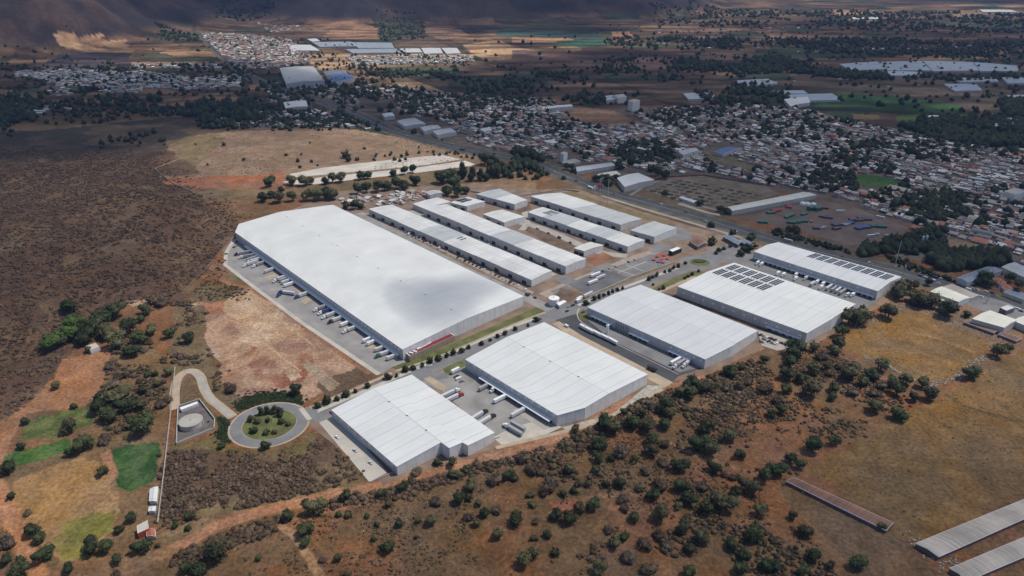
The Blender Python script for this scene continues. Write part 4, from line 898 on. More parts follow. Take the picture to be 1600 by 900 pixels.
# ------------------------------------------------------------------ other buildings
def gable(name, label, cat, L1, R1, L2, R2, eave, rise, roof, wall, group=None, drop=.6): return warehouse(name, label, L1, R1, [L2, R2], eave, rise, M[roof], M[wall], None, group, cat, drop)
sh = 'long weathered farm sheds'
gable('farm_shed', 'long grey fibre roofed shed, upper of the pair at the lower right', 'shed', (1760, 715), (1800, 722), (1431, 849), (1467, 870), 3.2, 1.1, 'roof_fiber', 'wall_dark', sh)
gable('farm_shed', 'long grey fibre roofed shed cut by the bottom right corner, lower of the pair', 'shed', (1780, 764), (1806, 783), (1484, 888), (1511, 908), 3.2, 1.1, 'roof_fiber', 'wall_dark', sh)
gable('ruined_shed', 'narrow rusty roofed shed lying across the dry meadow', 'shed', (1229, 752), (1241, 746), (1385, 829), (1396, 817), 2.6, .7, 'roof_rust', 'wall_dark')
gable('warehouse', 'white roofed store in front of a tree clump beside the highway', 'warehouse', (964, 278), (997, 270), (976, 292), (1022.5, 281), 9, 1.5, 'roof_white', 'wall')
gable('warehouse', 'small cream roofed store half hidden behind highway trees', 'warehouse', (931, 273), (963, 267), (938, 279), (970, 272.5), 7, 1, 'roof_cream', 'wall_cream')
gable('long_shed', 'long low grey shed above the highway trees', 'shed', (955, 254), (961, 258.5), (898, 261), (902, 268), 6, .8, 'roof_dull', 'wall')
gable('long_shed', 'very long cream roofed shed between the planted plots and the container yard', 'shed', (1255, 300), (1276, 304.5), (1136.5, 323.5), (1144.5, 329.5), 7, 1.2, 'roof_cream', 'wall_cream')
gable('market_shed', 'row of white awnings at the corner of the planted plots', 'shed', (1061, 308.5), (1066, 307), (1085, 317), (1088.5, 314), 4, .6, 'roof_white', 'wall')
gable('warehouse', 'white roofed workshop between two dark trees and the highway', 'workshop', (1453.7, 455.5), (1471.5, 447.6), (1498, 471.7), (1516, 465), 7, 1, 'roof_cream', 'wall_white')
gable('lean_to', 'low cream lean-to in front of the white workshop', 'shed', (1460, 467), (1465, 464), (1491, 478), (1496, 474), 4, .3, 'roof_cream', 'wall_white')
gable('lean_to', 'faded brown roof joined to the highway side of the white workshop', 'shed', (1473, 448.5), (1488, 443.5), (1517, 466), (1529, 461), 4.5, .3, 'roof_fiber', 'wall_cream')
gable('warehouse', 'cream roofed factory at the right edge behind the dry meadow', 'factory', (1519, 498), (1547, 485), (1569.5, 512), (1590, 500), 8, 1.4, 'roof_cream', 'wall')
gable('warehouse', 'cream roofed hall cut by the right edge beside the factory', 'factory', (1583, 501), (1600, 494), (1640, 524), (1660, 514), 7, 1.2, 'roof_cream', 'wall')
gable('lean_to', 'rusty brown roofed pens below the cream factory', 'shed', (1506, 503), (1514, 500), (1553, 520), (1561, 515.5), 3, .4, 'roof_rust', 'wall_dark')
gable('lean_to', 'rusty roofed pens nearest the dry meadow, below the factory', 'shed', (1560, 522), (1568, 518), (1588, 533), (1597, 529), 3, .4, 'roof_rust', 'wall_dark')
gable('steel_hall', 'steel blue roofed hall beyond the highway, partly hidden by a round tree', 'hall', (1543, 416.5), (1566, 422), (1495.5, 434), (1512, 440.5), 7, 1.6, 'roof_steel', 'wall')
gable('steel_hall', 'pale grey hall at the right edge beyond the steel blue hall', 'hall', (1565, 417), (1586, 410), (1602, 434), (1624, 426), 7, 1.2, 'roof_dull', 'wall_cream')
gable('steel_hall', 'slate blue roofed building beside the highway near the right edge', 'hall', (1568, 456), (1580, 452), (1600, 468), (1616, 463), 5, .8, 'roof_steel', 'wall_cream')
gable('tiled_house', 'house with orange tiled roof behind the tall pole', 'house', (1565, 448), (1573, 444), (1576, 457), (1585, 452), 4, 1.6, 'roof_tile', 'wall_cream')
gable('tiled_house', 'faded red tiled house behind the round tree', 'house', (1551, 437), (1560, 434), (1564, 445), (1573, 441), 4, 1.5, 'roof_tile', 'wall_cream')
gable('entrance_office', 'slate roofed office left of the entrance road', 'office building', (1130, 369.5), (1136, 366.5), (1153, 382), (1159, 377.5), 5, .9, 'roof_steel', 'wall_dark')
gable('entrance_office', 'slate roofed office nearer the highway at the entrance', 'office building', (1157, 377.5), (1164, 374), (1174, 386), (1180, 381), 5, .9, 'roof_steel', 'wall_dark')
gable('guard_house', 'dark brown roofed guard house beside the estate gate', 'guard house', (1077, 376.5), (1092, 371), (1090, 385), (1104, 379), 5, 1.5, 'roof_rust', 'wall_dark')
gable('blue_hall', 'bright blue roofed hall deep in the town', 'hall', (1116, 236.5), (1138, 229.5), (1130, 240), (1160, 231), 7, 1, 'roof_blue', 'wall')
gable('far_warehouse', 'big pale green grey factory roof in the far shaded plain', 'factory', (437, 106), (490, 104), (447, 130.5), (507, 125.5), 13, 2.5, 'roof_dull', 'wall')
gable('far_warehouse', 'far blue roofed factory, lower roof beside the pale factory', 'factory', (513, 119), (547, 116), (520, 129.5), (555, 122.5), 10, 2, 'roof_blue', 'wall')
gable('far_warehouse', 'far slate blue factory roof behind the blue one', 'factory', (506, 112), (536, 109.5), (511, 117.5), (544, 114.5), 11, 2, 'roof_steel', 'wall')
for lab, q in (('white shed roof by the highway among far trees', [(443, 160), (478, 157), (446, 169), (481, 166)]), ('small bright white hall on the sunny edge of the far town', [(597, 178), (613, 176), (601, 183), (617, 181)]),
               ('ribbed grey hall in the middle of the far town', [(620, 189), (648, 184), (632, 197), (665, 193)]), ('ribbed grey hall right of and below the other ribbed hall', [(657, 199), (684, 195), (663, 205), (689, 200)]),
               ('pale hall beside the highway below the ribbed halls', [(676, 205), (705, 200), (684, 211), (713, 206)]), ('white hall standing alone in the town right of the ribbed halls', [(750, 202), (764, 199), (757, 206), (769, 203)]),
               ('long white roof behind the brown town field', [(845, 168), (893, 163), (847, 171), (895, 166)]), ('pale factory roof left of the white tower', [(945, 150), (966, 148), (948, 157), (972, 154)]),
               ('grey hall near the pale lane in the middle of the town', [(1060, 237), (1085, 231), (1068, 242), (1092, 235)]), ('white hall behind the town near the green field', [(1225, 155), (1262, 151), (1235, 166), (1266, 160)]),
               ('white shed beside the dark wood at the right', [(1449, 181), (1465, 180), (1452, 183), (1470, 182)]), ('white roof in front of the dark wood at the far right', [(1542, 194), (1560, 192), (1550, 198), (1567, 196)]),
               ('large pale roof cut by the right edge above the town', [(1555, 186), (1600, 184), (1575, 195), (1625, 193)]), ('pale shed between trees left of the highway cypresses', [(665, 300), (682, 297), (672, 305), (690, 301)])):
    gable('town_hall_shed', lab, 'hall', *q, 8, 1.2, 'roof_dull' if 'grey' in lab or 'pale' in lab else 'roof_white', 'wall')
gh = 'plastic covered greenhouses'
for lab, q in (('sunlit white greenhouse, first of the far bright row', [(480, 61), (494, 60), (488, 65), (500, 64)]), ('grey greenhouse left of the row below the mountain', [(488, 66), (548, 65), (500, 73), (556, 72)]),
               ('grey greenhouse right of centre below the mountain', [(549, 66), (612, 67), (560, 75), (616, 75)]), ('near grey greenhouse below the mountain', [(540, 77), (620, 76), (552, 83), (627, 82)]),
               ('white greenhouse nearest the tan field below the mountain', [(450, 70), (485, 70), (455, 79), (500, 79)]),
               ('white greenhouse strip at left of the bright right hand set', [(624, 76), (655, 75.5), (632, 82), (660, 81.5)]), ('white greenhouse in the middle of the bright set', [(658, 75), (688, 75), (664, 84), (692, 83)]),
               ('white greenhouse at the right end of the bright set', [(690, 75), (714, 75), (698, 84), (720, 83)]),
               ('broad grey greenhouse at left of the great right hand block', [(1312, 100), (1370, 96), (1330, 110), (1385, 108)]), ('broad grey greenhouse in the middle of the great block', [(1372, 97), (1440, 95), (1388, 110), (1455, 110)]),
               ('broad grey greenhouse toward the right of the great block', [(1442, 95), (1520, 97), (1458, 111), (1530, 110)]), ('broad grey greenhouse at the right end of the great block', [(1522, 97), (1592, 103), (1532, 111), (1590, 111)]),
               ('near strip of the great greenhouse block', [(1375, 111), (1440, 112), (1385, 118), (1440, 118)]),
               ('long pale greenhouse behind the dark green crop field', [(1230, 148), (1300, 146), (1240, 158), (1317, 156)]), ('pale greenhouse left of the long one, beside trees', [(1205, 142), (1255, 141), (1215, 147), (1262, 146)]),
               ('pale greenhouse in the right hand fields', [(1475, 131), (1525, 131), (1492, 142), (1535, 141)]), ('pale greenhouse above the right hand fields', [(1490, 122), (1555, 120), (1500, 128), (1560, 127)]), ('pale greenhouse cut by the right edge', [(1565, 121), (1610, 121), (1575, 130), (1625, 130)]),
               ('low greenhouse near the right edge beside a tree', [(1570, 149), (1605, 148), (1578, 155), (1618, 154)]), ('pale greenhouse behind the wide brown field', [(1068, 146), (1110, 144), (1076, 155), (1122, 154)]),
               ('pale greenhouse right of the wide brown field', [(1148, 126), (1200, 123), (1160, 135), (1215, 130)]), ('sunlit greenhouse row at the top of the picture', [(1032, 1), (1066, 0), (1030, 5), (1062, 5)]), ('lower sunlit greenhouse row at the top', [(1030, 7), (1058, 7), (1028, 10), (1056, 10)]),
               ('thin white greenhouse far away right of the mountain', [(1332, 27), (1372, 26.5), (1332, 30), (1372, 29.5)]), ('white greenhouse far away near the top right corner', [(1530, 15), (1580, 15.5), (1536, 18.5), (1590, 18.5)])):
    gable('greenhouse', lab, 'greenhouse', *q, 5, .6, 'roof_white' if ('white' in lab or 'sunlit' in lab) else 'green_house_film', 'wall', gh)
boxbuilding('tower_block', 'white tower block behind the brown town field', 'apartment block', [(982, 157), (992, 155), (1000, 157), (989, 160)], 22, M['concrete_light'], M['wall_white'], None, .8)
boxbuilding('tower_block', 'lower white block left of the white tower', 'apartment block', [(960, 149), (974, 147), (979, 151), (966, 153)], 14, M['concrete_light'], M['wall_white'], None, .6)
boxbuilding('tower_block', 'white apartment block among dark trees at the right edge of the town', 'apartment block', [(1569, 299), (1588, 294), (1604, 299), (1586, 305)], 13, M['concrete_light'], M['wall_white'], None, .8)
boxbuilding('grain_tower', 'tall white mill building beside the highway bend', 'mill', [(876, 239), (882, 237), (887, 239), (881, 241.5)], 17, M['concrete_light'], M['wall_white'], None, .4)
boxbuilding('mill_store', 'flat pale roof at the foot of the white mill', 'mill', [(878, 253), (898, 248), (907, 252), (885, 257)], 5, M['concrete'], M['wall'], None, .4)
boxbuilding('forecourt_canopy', 'blue white canopy of the forecourt beside the highway', 'canopy', [(1562.5, 481), (1576, 476.5), (1586, 481), (1572.5, 486)], 5.5, M['roof_cool'], M['wall_dark'], None, .5)
boxbuilding('gate_canopy', 'black edged canopy with white roof over the estate gate', 'canopy', [(1045, 391.5), (1059, 386), (1065.5, 388), (1051, 394)], 5.5, M['white'], M['dark'], None, .7)
boxbuilding('farm_house', 'white farmhouse beside the pool under dark trees', 'house', [(134, 541), (150, 536), (156, 542), (141, 547)], 4.5, M['concrete_light'], M['wall_white'], None, .4)
gable('farm_shed', 'white roofed shed against the boundary wall below the green plot', 'shed', (234.5, 764), (247, 760), (233, 783), (244.5, 783.5), 3.2, .6, 'roof_white', 'wall_white')
gable('farm_shed', 'smaller white roofed shed below the other against the boundary wall', 'shed', (233, 792), (243.5, 791), (231.5, 799), (242, 798.5), 2.8, .4, 'roof_white', 'wall_white')
boxbuilding('farm_house', 'white and red farmhouse beside the orange tiled porch', 'house', [(214, 822), (231, 813), (233, 826), (215, 834)], 4.5, M['concrete_light'], mat('red_wall', (.35, .07, .05), .8), None, .4)
gable('tiled_porch', 'orange tiled porch joined to the homestead', 'porch', (230, 828), (242, 827), (229, 838), (243, 838), 3.0, .8, 'roof_tile', 'wall_cream')
boxbuilding('pump_house', 'small white pump house beside the white tank', 'pump house', [(869, 474), (881, 469), (886, 471), (874, 478)], 4, M['white'], M['wall'], None, .3)
boxbuilding('kiosk', 'white lorry wash beside the avenue behind the tank', 'kiosk', [(899, 468), (906, 465), (909, 467), (902, 470)], 3.6, M['white'], M['wall'], None, .2)
# swimming pool
rt = empty('swimming_pool', G(184, 521)); tag(rt, 'small turquoise pool among the farm trees', 'pool'); b = MB(); b.box((0, 0, .12), (9, 13, .24), M['concrete_light'], -.3); b.build('pool_edge', rt); b = MB(); b.box((0, 0, .2), (7.6, 11.4, .12), M['water'], -.3); b.build('pool_water', rt)

# tanks
def m_per_px(px, py, z=0): a, b_ = G(px - .5, py, z), G(px + .5, py, z); return math.dist(a, b_)
def tank(name, label, px, py, rpx, h, roofm, wallm, dome=.6):
    g = G(px, py, h); r = rpx * m_per_px(px, py, h); rt = empty(name, (g[0], g[1], 0)); tag(rt, label, 'tank')
    b = MB(); b.cyl((0, 0, 0), r, h, wallm, 40, cap=False); b.build('wall', rt)
    b = MB(); b.cyl((0, 0, h), r + .2, .3, wallm, 40, cap=False); b.cyl((0, 0, h + .3), r + .2, dome, roofm, 40, r2=.6); b.build('roof', rt)
    b = MB(); b.box((r + .35, 0, h / 2), (.15, .7, h), M['grey']); b.box((0, 0, h + dome + .5), (1.2, 1.2, .8), M['grey']); b.build('ladder', rt)
    return rt
tank('water_tank', 'wide round concrete water tank inside the walled compound', 298, 657, 17.4, 4.6, M['concrete'], M['concrete_light'], .5)
tank('water_tank', 'white cylindrical water tank beside the avenue junction', 865.5, 465.8, 8.3, 8, M['white'], M['wall_white'], .8)
tank('storage_silo', 'slim white silo in the dark yard of the cool store', 949.5, 508, 2.3, 10, M['white'], M['white'], .8)
tank('storage_silo', 'left of two white cement silos beyond the highway', 1443.2, 370, 1.6, 12, M['white'], M['wall_white'], .8)
tank('storage_silo', 'right of two white cement silos beyond the highway', 1449, 369, 1.6, 12, M['white'], M['wall_white'], .8)
for lab, px, py in (('left white storage dome in the container yard', 1254, 319.5), ('middle white storage dome in the container yard', 1261, 320), ('right white storage dome behind the stacked green containers', 1270.5, 321)):
    g = G(px, py); b = MB()
    for i in range(5): a0, a1 = i * math.pi / 10, (i + 1) * math.pi / 10; b.cyl((0, 0, 4.5 * math.sin(a0)), 5 * math.cos(a0), 4.5 * (math.sin(a1) - math.sin(a0)), M['white'], 18, r2=max(.05, 5 * math.cos(a1)), cap=False)
    o = b.build('storage_dome', None, g); tag(o, lab, 'dome', 'white domes in the container yard')
# walled compound
CQ = [(278.8, 637), (311.8, 625.8), (335.8, 656.5), (335, 671), (276, 695)]
sheet('compound_floor', CQ, mat('compound_floor', (.13, .115, .11), .95, .3, .2), .16, 'dark gravel floor of the tank compound')
def wallrun(name, label, pts, h, th, m, cat='wall', cap_=None, world=False):
    P = pts if world else W(pts); rt = empty(name, (P[0][0], P[0][1], 0)); tag(rt, label, cat); b = MB(); c = MB()
    for p, q in zip(P[:-1], P[1:]):
        z = (ht(*p) + ht(*q)) / 2; L_ = math.dist(p, q); an = math.atan2(q[1] - p[1], q[0] - p[0]); ce = ((p[0] + q[0]) / 2 - P[0][0], (p[1] + q[1]) / 2 - P[0][1])
        b.box((*ce, z + h / 2 - .5), (L_ + th, th, h + 1), m, an)
        c.box((*ce, z + h + .08), (L_ + th, th + .15, .16), cap_ or m, an)
    b.build('wall', rt); c.build('coping', rt); return rt
wallrun('compound_wall', 'white wall round the tank compound', CQ + CQ[:1], 1.9, .45, M['concrete'], 'wall', M['concrete_light'])
boxbuilding('pump_house', 'long white pump house along the back of the tank compound', 'pump house', [(281, 637), (308, 627.5), (310, 630), (283, 640.5)], 3, M['white'], M['wall_white'], None, .2)
wallrun('boundary_wall', 'long pale boundary wall beside the homestead and the weedy lot', [(274, 575), (269, 620), (266, 655), (262, 690), (256, 745), (247, 818)], 1.6, .5, M['concrete'])
wallrun('boundary_wall', 'low dark wall below the nearest warehouse', [(578, 754), (610, 741), (690, 704), (700, 708), (723, 700), (780, 684)], .8, .4, M['concrete'])
wallrun('boundary_wall', 'wall of the small-unit estate behind the back row', [(735, 300), (800, 309), (880, 297), (905, 300)], 2.2, .4, M['concrete_light'])
wallrun('boundary_wall', 'low wall between the car park and the brown verge', [(921, 463), (983, 435), (1052, 411)], 1.2, .5, M['concrete_light'])
wallrun('retaining_wall', 'dark retaining kerb beside the empty parking strip', [(516, 644), (560, 684), (606, 737)], 1.2, 1.0, M['brown_plot'])
wallrun('boundary_wall', 'pale wall of the planted plots beyond the highway', [(985, 291), (1040, 277), (1100, 274.5), (1202, 291)], 2, .5, M['dirt_red'])
wallrun('boundary_wall', 'wall along the container yard edge beside the highway', [(1210, 362), (1262, 374), (1318, 388)], 1.6, .5, M['concrete'])
wallrun('stone_wall', 'low dry stone wall climbing beside the scrub hill', [(8, 658), (30, 636), (58, 610), (70, 596)], .6, .6, M['brown_plot'])
wallrun('perimeter_fence', 'thin perimeter wall up the edge of the scrub hill', [(290, 452), (318, 425), (345, 392), (362, 374)], 1.2, .3, M['dirt'])
wallrun('perimeter_fence', 'perimeter wall across the corner of the tan hill field', [(300, 300), (272, 288), (256, 276), (242, 264), (285, 247)], 1.5, .5, M['tan_pave'])
# court: red play structure
rt = empty('play_structure', G(1033, 405)); tag(rt, 'bright red play structure at the end of the car park', 'playground'); b = MB(); c = MB(); s = m_per_px(1033, 405)
for i, (px, py) in enumerate([(1022, 407), (1028, 402), (1034, 406), (1038, 400), (1043, 405), (1030, 410), (1036, 411)]):
    g = G(px, py); x, y = g[0] - rt.location.x, g[1] - rt.location.y; z = 2.2 + .5 * (i % 3)
    b.face([(x - 2.6, y - 1.4, z), (x + 1.5, y - 2.4, z + .5), (x + 2.8, y + 1.2, z - .2), (x - 1.2, y + 2.5, z + .7)], M['red'])
    for dx, dy in ((-2, -1.2), (2.2, 1), (1.2, -2), (-1, 2)): c.cyl((x + dx, y + dy, 0), .12, z, M['red'], 6)
b.build('shade_sail', rt); c.build('post', rt)
# masts, poles, billboards
def pole_h(base, top):
    g = G(*base); lo, hi = 0, 80
    for _ in range(30):
        mid = (lo + hi) / 2; _u, v = proj(g[0], g[1], mid)
        if v > top[1]: lo = mid
        else: hi = mid
    return g, lo
def mast(name, label, base, top, cat='pole', board=None):
    g, h = pole_h(base, top); rt = empty(name, g); tag(rt, label, cat); b = MB(); b.cyl((0, 0, 0), .55, h, M['concrete_light'], 10, r2=.28); b.cyl((0, 0, 0), 1.2, .5, M['concrete'], 10); b.build('pole', rt)
    b = MB()
    if board: 
        bw, bh, m, rz = board; b.box((0, 0, h - bh / 2), (bw, .5, bh), m, rz); b.box((0, 0, h - bh / 2), (bw + .5, .3, bh + .5), M['grey'], rz); b.build('board', rt)
    else:
        for k in range(3): b.box((0, 0, h - .6 - 1.2 * k), (2.0 - .3 * k, .2, .2), M['grey'], .5)
        b.cyl((0, 0, h - 1), .15, 3, M['grey'], 6); b.build('crossarm', rt)
mast('power_pole', 'tall slender pole beside the planted plots', (949, 323), (950, 282)); mast('power_pole', 'tall pole at the near edge of the container yard', (1258.5, 377.5), (1262, 341))
mast('power_pole', 'tall leaning-looking pole beyond the solar warehouse roof', (1398, 416.5), (1405, 378)); mast('power_pole', 'tall pole by the orange tiled house', (1557, 462), (1570, 421))
mast('billboard', 'red roadside billboard beside the highway bend', (937, 303), (936, 288), 'billboard', (6, 7, M['red'], .3)); mast('billboard', 'small white billboard beside the red one', (929, 302), (929, 290), 'billboard', (7, 5, M['grey'], .9))
mast('billboard', 'grey billboard at the corner of the highway warehouse', (1410, 436), (1411, 416), 'billboard', (9, 6, M['roof_steel'], 1.2))
mast('power_pole', 'thin mast in the shaded town beside the highway', (488, 176), (487, 160)); mast('power_pole', 'thin white mast far right by the highway', (1541, 474), (1543, 460))

# ------------------------------------------------------------------ vehicles
THINGS = []      # (object, base label, photo x) for labels that need an ordinal
def reg(o, base, px, group): o['group'] = group; THINGS.append((o, base, px)); return o
paint_ = {k: mat(k + '_vehicle_paint', c, .35, .05, .5, 0, .5) for k, c in dict(white=(.78, .79, .8), black=(.03, .03, .035), blue=(.035, .07, .22), red=(.40, .04, .045), green=(.03, .16, .10), grey=(.33, .34, .36), silver=(.55, .56, .58), tan=(.45, .36, .25), maroon=(.16, .03, .04), yellow=(.6, .38, .05), dark_green=(.02, .11, .06), purple=(.10, .065, .09), teal=(.03, .13, .09)).items()}
TC = {}
def trailer_mesh(c, L_=14.6):
    k = ('t', c, L_)
    if k not in TC:
        b = MB(); m = paint_[c]
        b.box((0, 0, 2.65), (L_, 2.6, 2.75), m)
        for i in range(int(L_ / 1.2)): x = -L_ / 2 + .6 + i * 1.2; b.box((x, 0, 2.65), (.12, 2.68, 2.6), M['grey'] if i % 4 == 0 else m)
        b.box((0, 0, 1.15), (L_ - .6, 1.1, .3), M['dark'])
        for x in (-L_ / 2 + 1.4, -L_ / 2 + 2.7):
            for s in (-1, 1): b.wheel(x, s * 1.05, .5, .5, M['tyre'])
        for s in (-1, 1): b.box((L_ / 2 - 3, s * .9, .6), (.2, .2, 1.2), M['grey'])
        TC[k] = b.mesh('trailer')
    return TC[k]
def cab_mesh(c):
    k = ('c', c)
    if k not in TC:
        b = MB(); m = paint_[c]
        b.box((0, 0, .95), (6.6, 1.0, .35), M['dark']); b.box((.1, 0, 2.35), (2.6, 2.45, 2.4), m, 0, .92); b.box((-.5, 0, 3.75), (1.6, 2.3, .6), m, 0, .85)
        b.box((2.3, 0, 1.75), (2.0, 2.1, 1.35), m, 0, .9); b.box((1.42, 0, 2.85), (.25, 2.1, .9), M['glass']); b.box((3.4, 0, 1.0), (.3, 2.4, .6), M['silver'] if 'silver' in M else M['grey'])
        for x, r_ in ((2.5, .5), (-1.6, .5), (-2.8, .5)):
            for s in (-1, 1): b.wheel(x, s * 1.0, r_, .45, M['tyre'])
        for s in (-1, 1): b.cyl((-1.15, s * 1.0, 1), .1, 3.1, M['grey'], 6)
        TC[k] = b.mesh('cab')
    return TC[k]
def newo(name, me, parent=None, loc=(0, 0, 0), rz=0):
    o = bpy.data.objects.new(name, me); col.objects.link(o); o.parent = parent; o.location = loc; o.rotation_euler = (0, 0, rz); return o
def truck(front, rear, cab, trl, where, z=2.0, L_=14.6):
    a, b_ = G(*front, z), G(*rear, z); an = math.atan2(a[1] - b_[1], a[0] - b_[0]); mx, my = (a[0] + b_[0]) / 2, (a[1] + b_[1]) / 2; base = .10
    if cab and trl:
        rt = empty('semi_truck', (mx, my, base), an); newo('trailer', trailer_mesh(trl, L_), rt, (-2.2, 0, 0)); newo('cab', cab_mesh(cab), rt, (L_ / 2 + .4, 0, 0))
        rt['category'] = 'semi truck'; return reg(rt, f'{cab} cab semi truck with {trl} trailer {where}', front[0], 'semi trucks at the warehouses')
    if trl:
        rt = empty('semi_trailer', (mx, my, base), an); newo('box', trailer_mesh(trl, L_), rt); rt['category'] = 'trailer'; return reg(rt, f'uncoupled {trl} trailer {where}', front[0], 'trailers parked at the warehouses')
    rt = newo('truck_tractor', cab_mesh(cab), None, (mx, my, base), an); rt['category'] = 'truck tractor'; return reg(rt, f'{cab} tractor unit without trailer {where}', front[0], 'tractor units in the yards')
Y = 'at the largest warehouse dock'
for f_, r_, c, t_ in (((367, 397.5), (393, 393), 'black', 'grey'), ((376, 402), (399, 398), 'white', 'grey'), ((385, 407), (403, 401), None, 'grey'), ((387, 410), (408, 403.5), 'white', 'silver'), ((381.5, 415), (402, 408), 'white', 'silver'), ((395, 416), (417, 408), 'white', 'grey'),
    ((413.5, 425), (430, 419), None, 'silver'), ((435, 436), (449, 431), None, 'silver'), ((437.5, 439), (453, 433), None, 'grey'), ((440, 442.5), (457, 436), None, 'silver'), ((444, 447), (462, 441), None, 'white'), ((462, 464.5), (485, 456), 'blue', 'silver'),
    ((493, 484), (515, 476), 'white', 'grey'), ((499, 489.5), (522, 480.5), 'white', 'blue'), ((505, 496), (528, 487), 'white', 'silver'), ((514, 503.5), (539, 494), 'black', 'silver'), ((532.5, 508.5), (551, 501), None, 'white'), ((538, 518), (561.5, 509), 'white', 'silver'),
    ((568, 533.5), (586, 526), None, 'white'), ((574, 538), (592.5, 530), None, 'white'), ((586.5, 547.5), (606, 540), None, 'silver'), ((589, 556.5), (614, 547), 'green', 'silver'), ((606, 560.5), (624, 553), None, 'silver')): truck(f_, r_, c, t_, Y)
truck((426, 440), (433, 437), 'white', None, 'in the long truck yard'); truck((432, 463), (438, 459), 'blue', None, 'in the long truck yard'); truck((437, 456), (460, 459), 'blue', 'silver', 'standing askew in the long yard')
Y = 'in the front truck yard'
for f_, r_, c, t_ in (((711, 611), (694, 619), 'white', 'silver'), ((717, 617.5), (699, 626), 'red', 'silver'), ((751, 608), (765.5, 600), None, 'grey'), ((772, 628), (792, 618), None, 'white'), ((756, 644), (738, 655), 'black', 'silver'), ((768, 651), (750, 662), 'black', 'silver'),
    ((789, 664), (815, 679), 'white', 'grey'), ((798, 660), (821, 673), None, 'grey')): truck(f_, r_, c, t_, Y)
truck((767, 611), (773, 607), 'white', None, Y); truck((800, 650), (818, 640), None, 'silver', Y)
Y = 'in the dark yard of the cool store'
for f_, r_ in (((915, 513.5), (925.5, 519)), ((927, 518.5), (938, 524.5)), ((939, 524.2), (950.5, 530)), ((951.5, 530), (962.5, 536))): truck(f_, r_, None, 'white', 'end to end in the cool store yard', L_=12.5)
truck((907, 509), (913, 512.5), None, 'white', Y, L_=7); truck((1049, 568), (1062.5, 560.5), None, 'white', Y); truck((1054, 573), (1072, 562), 'white', 'grey', Y); truck((1069, 571), (1077, 565), 'white', 'silver', Y, L_=8); truck((1014.5, 574), (1023, 578), None, 'black', Y, L_=9)
Y = 'in the yard between the solar warehouses'
for f_, r_, c, t_, l_ in (((1291, 452), (1300, 446), None, 'silver', 14), ((1299, 454.5), (1307.5, 448), None, 'grey', 14), ((1305.5, 456.5), (1314, 450), None, 'silver', 14), ((1311, 459.5), (1321, 453), None, 'grey', 14), ((1266, 446), (1273, 441), None, 'silver', 10), ((1241, 437), (1246, 433), None, 'white', 6), ((1281, 450.5), (1286, 447), None, 'white', 6),
    ((1214, 428.5), (1218, 425.5), None, 'white', 6), ((1222, 430.5), (1227, 427.5), None, 'white', 6), ((1242, 430.5), (1246, 428), None, 'white', 5.5), ((1257, 436), (1262, 433), None, 'silver', 6), ((1275, 442), (1279, 439), None, 'white', 6), ((1284, 445), (1288, 442.5), None, 'white', 6), ((1322, 462), (1327, 459), None, 'silver', 6), ((1330, 462), (1335, 459), None, 'white', 6), ((1182, 412), (1186, 409.5), None, 'white', 6), ((1188, 414), (1192, 411.5), None, 'white', 6)):
    o = truck(f_, r_, c, t_, Y, L_=l_)
    if l_ < 8: THINGS[-1] = (o, f'short {t_} delivery truck ' + Y, f_[0]); o.name = 'delivery_truck'; o['category'] = 'delivery truck'; newo('cab', TC.setdefault('scab', (lambda b: (b.box((0, 0, 1.4), (1.8, 2.2, 1.9), paint_['white'], 0, .9), b.box((.85, 0, 1.9), (.2, 1.9, .7), M['glass']), b.wheel(.1, .95, .45, .3, M['tyre']), b.wheel(.1, -.95, .45, .3, M['tyre']), b.mesh('cab'))[-1])(MB())), o, (l_ / 2 + 1.0, 0, 0))
Y = 'in the lorry park of the small units'
truck((923.5, 432), (937, 427), None, 'white', Y); truck((945, 430.5), (931.5, 436), None, 'silver', Y); truck((920.5, 443), (932, 438.5), None, 'white', Y); truck((902, 468.5), (909, 465), None, 'white', 'on the avenue beside the tank', L_=8); truck((914, 463), (924, 458), None, 'silver', 'on the avenue beside the tank')
truck((708, 581), (715, 577.5), None, 'white', 'on the bay by the green yard bed', L_=9)
def car_mesh(c, kind=0):
    k = ('k', c, kind)
    if k not in TC:
        b = MB(); m = paint_[c]
        if kind == 0: b.box((0, 0, .65), (4.5, 1.8, .7), m, 0, .96); b.box((-.2, 0, 1.22), (2.5, 1.65, .55), M['glass'], 0, .82); b.box((-.2, 0, 1.51), (1.9, 1.3, .06), m)
        elif kind == 1: b.box((0, 0, .75), (5.2, 1.9, .8), m, 0, .97); b.box((.4, 0, 1.45), (1.9, 1.75, .75), M['glass'], 0, .85); b.box((.4, 0, 1.84), (1.5, 1.4, .06), m); b.box((-1.6, 0, 1.2), (1.8, 1.6, .1), M['dark'])
        elif kind == 2: b.box((-.2, 0, 1.35), (5.6, 2.0, 1.9), m, 0, .94); b.box((2.45, 0, 1.7), (.35, 1.8, .8), M['glass'])
        else: b.box((0, 0, 1.75), (11.5, 2.5, 2.7), m, 0, .96); b.box((0, 0, 2.2), (10.8, 2.56, .8), M['glass'])
        lx = {0: 1.4, 1: 1.6, 2: 1.8, 3: 3.8}[kind]
        for x in (-lx, lx):
            for s in (-1, 1): b.wheel(x, s * .8 if kind < 3 else s * 1.1, .34 if kind < 3 else .5, .22, M['tyre'])
        TC[k] = b.mesh(('car', 'pickup', 'van', 'bus')[kind])
    return TC[k]
def car(x, y, an, c, kind, where, px, grp, z=.13):
    nm = ('car', 'pickup', 'van', 'bus')[kind]; o = newo(nm, car_mesh(c, kind), None, (x, y, z), an); o['category'] = nm; return reg(o, f'{c} {nm} {where}', px, grp)
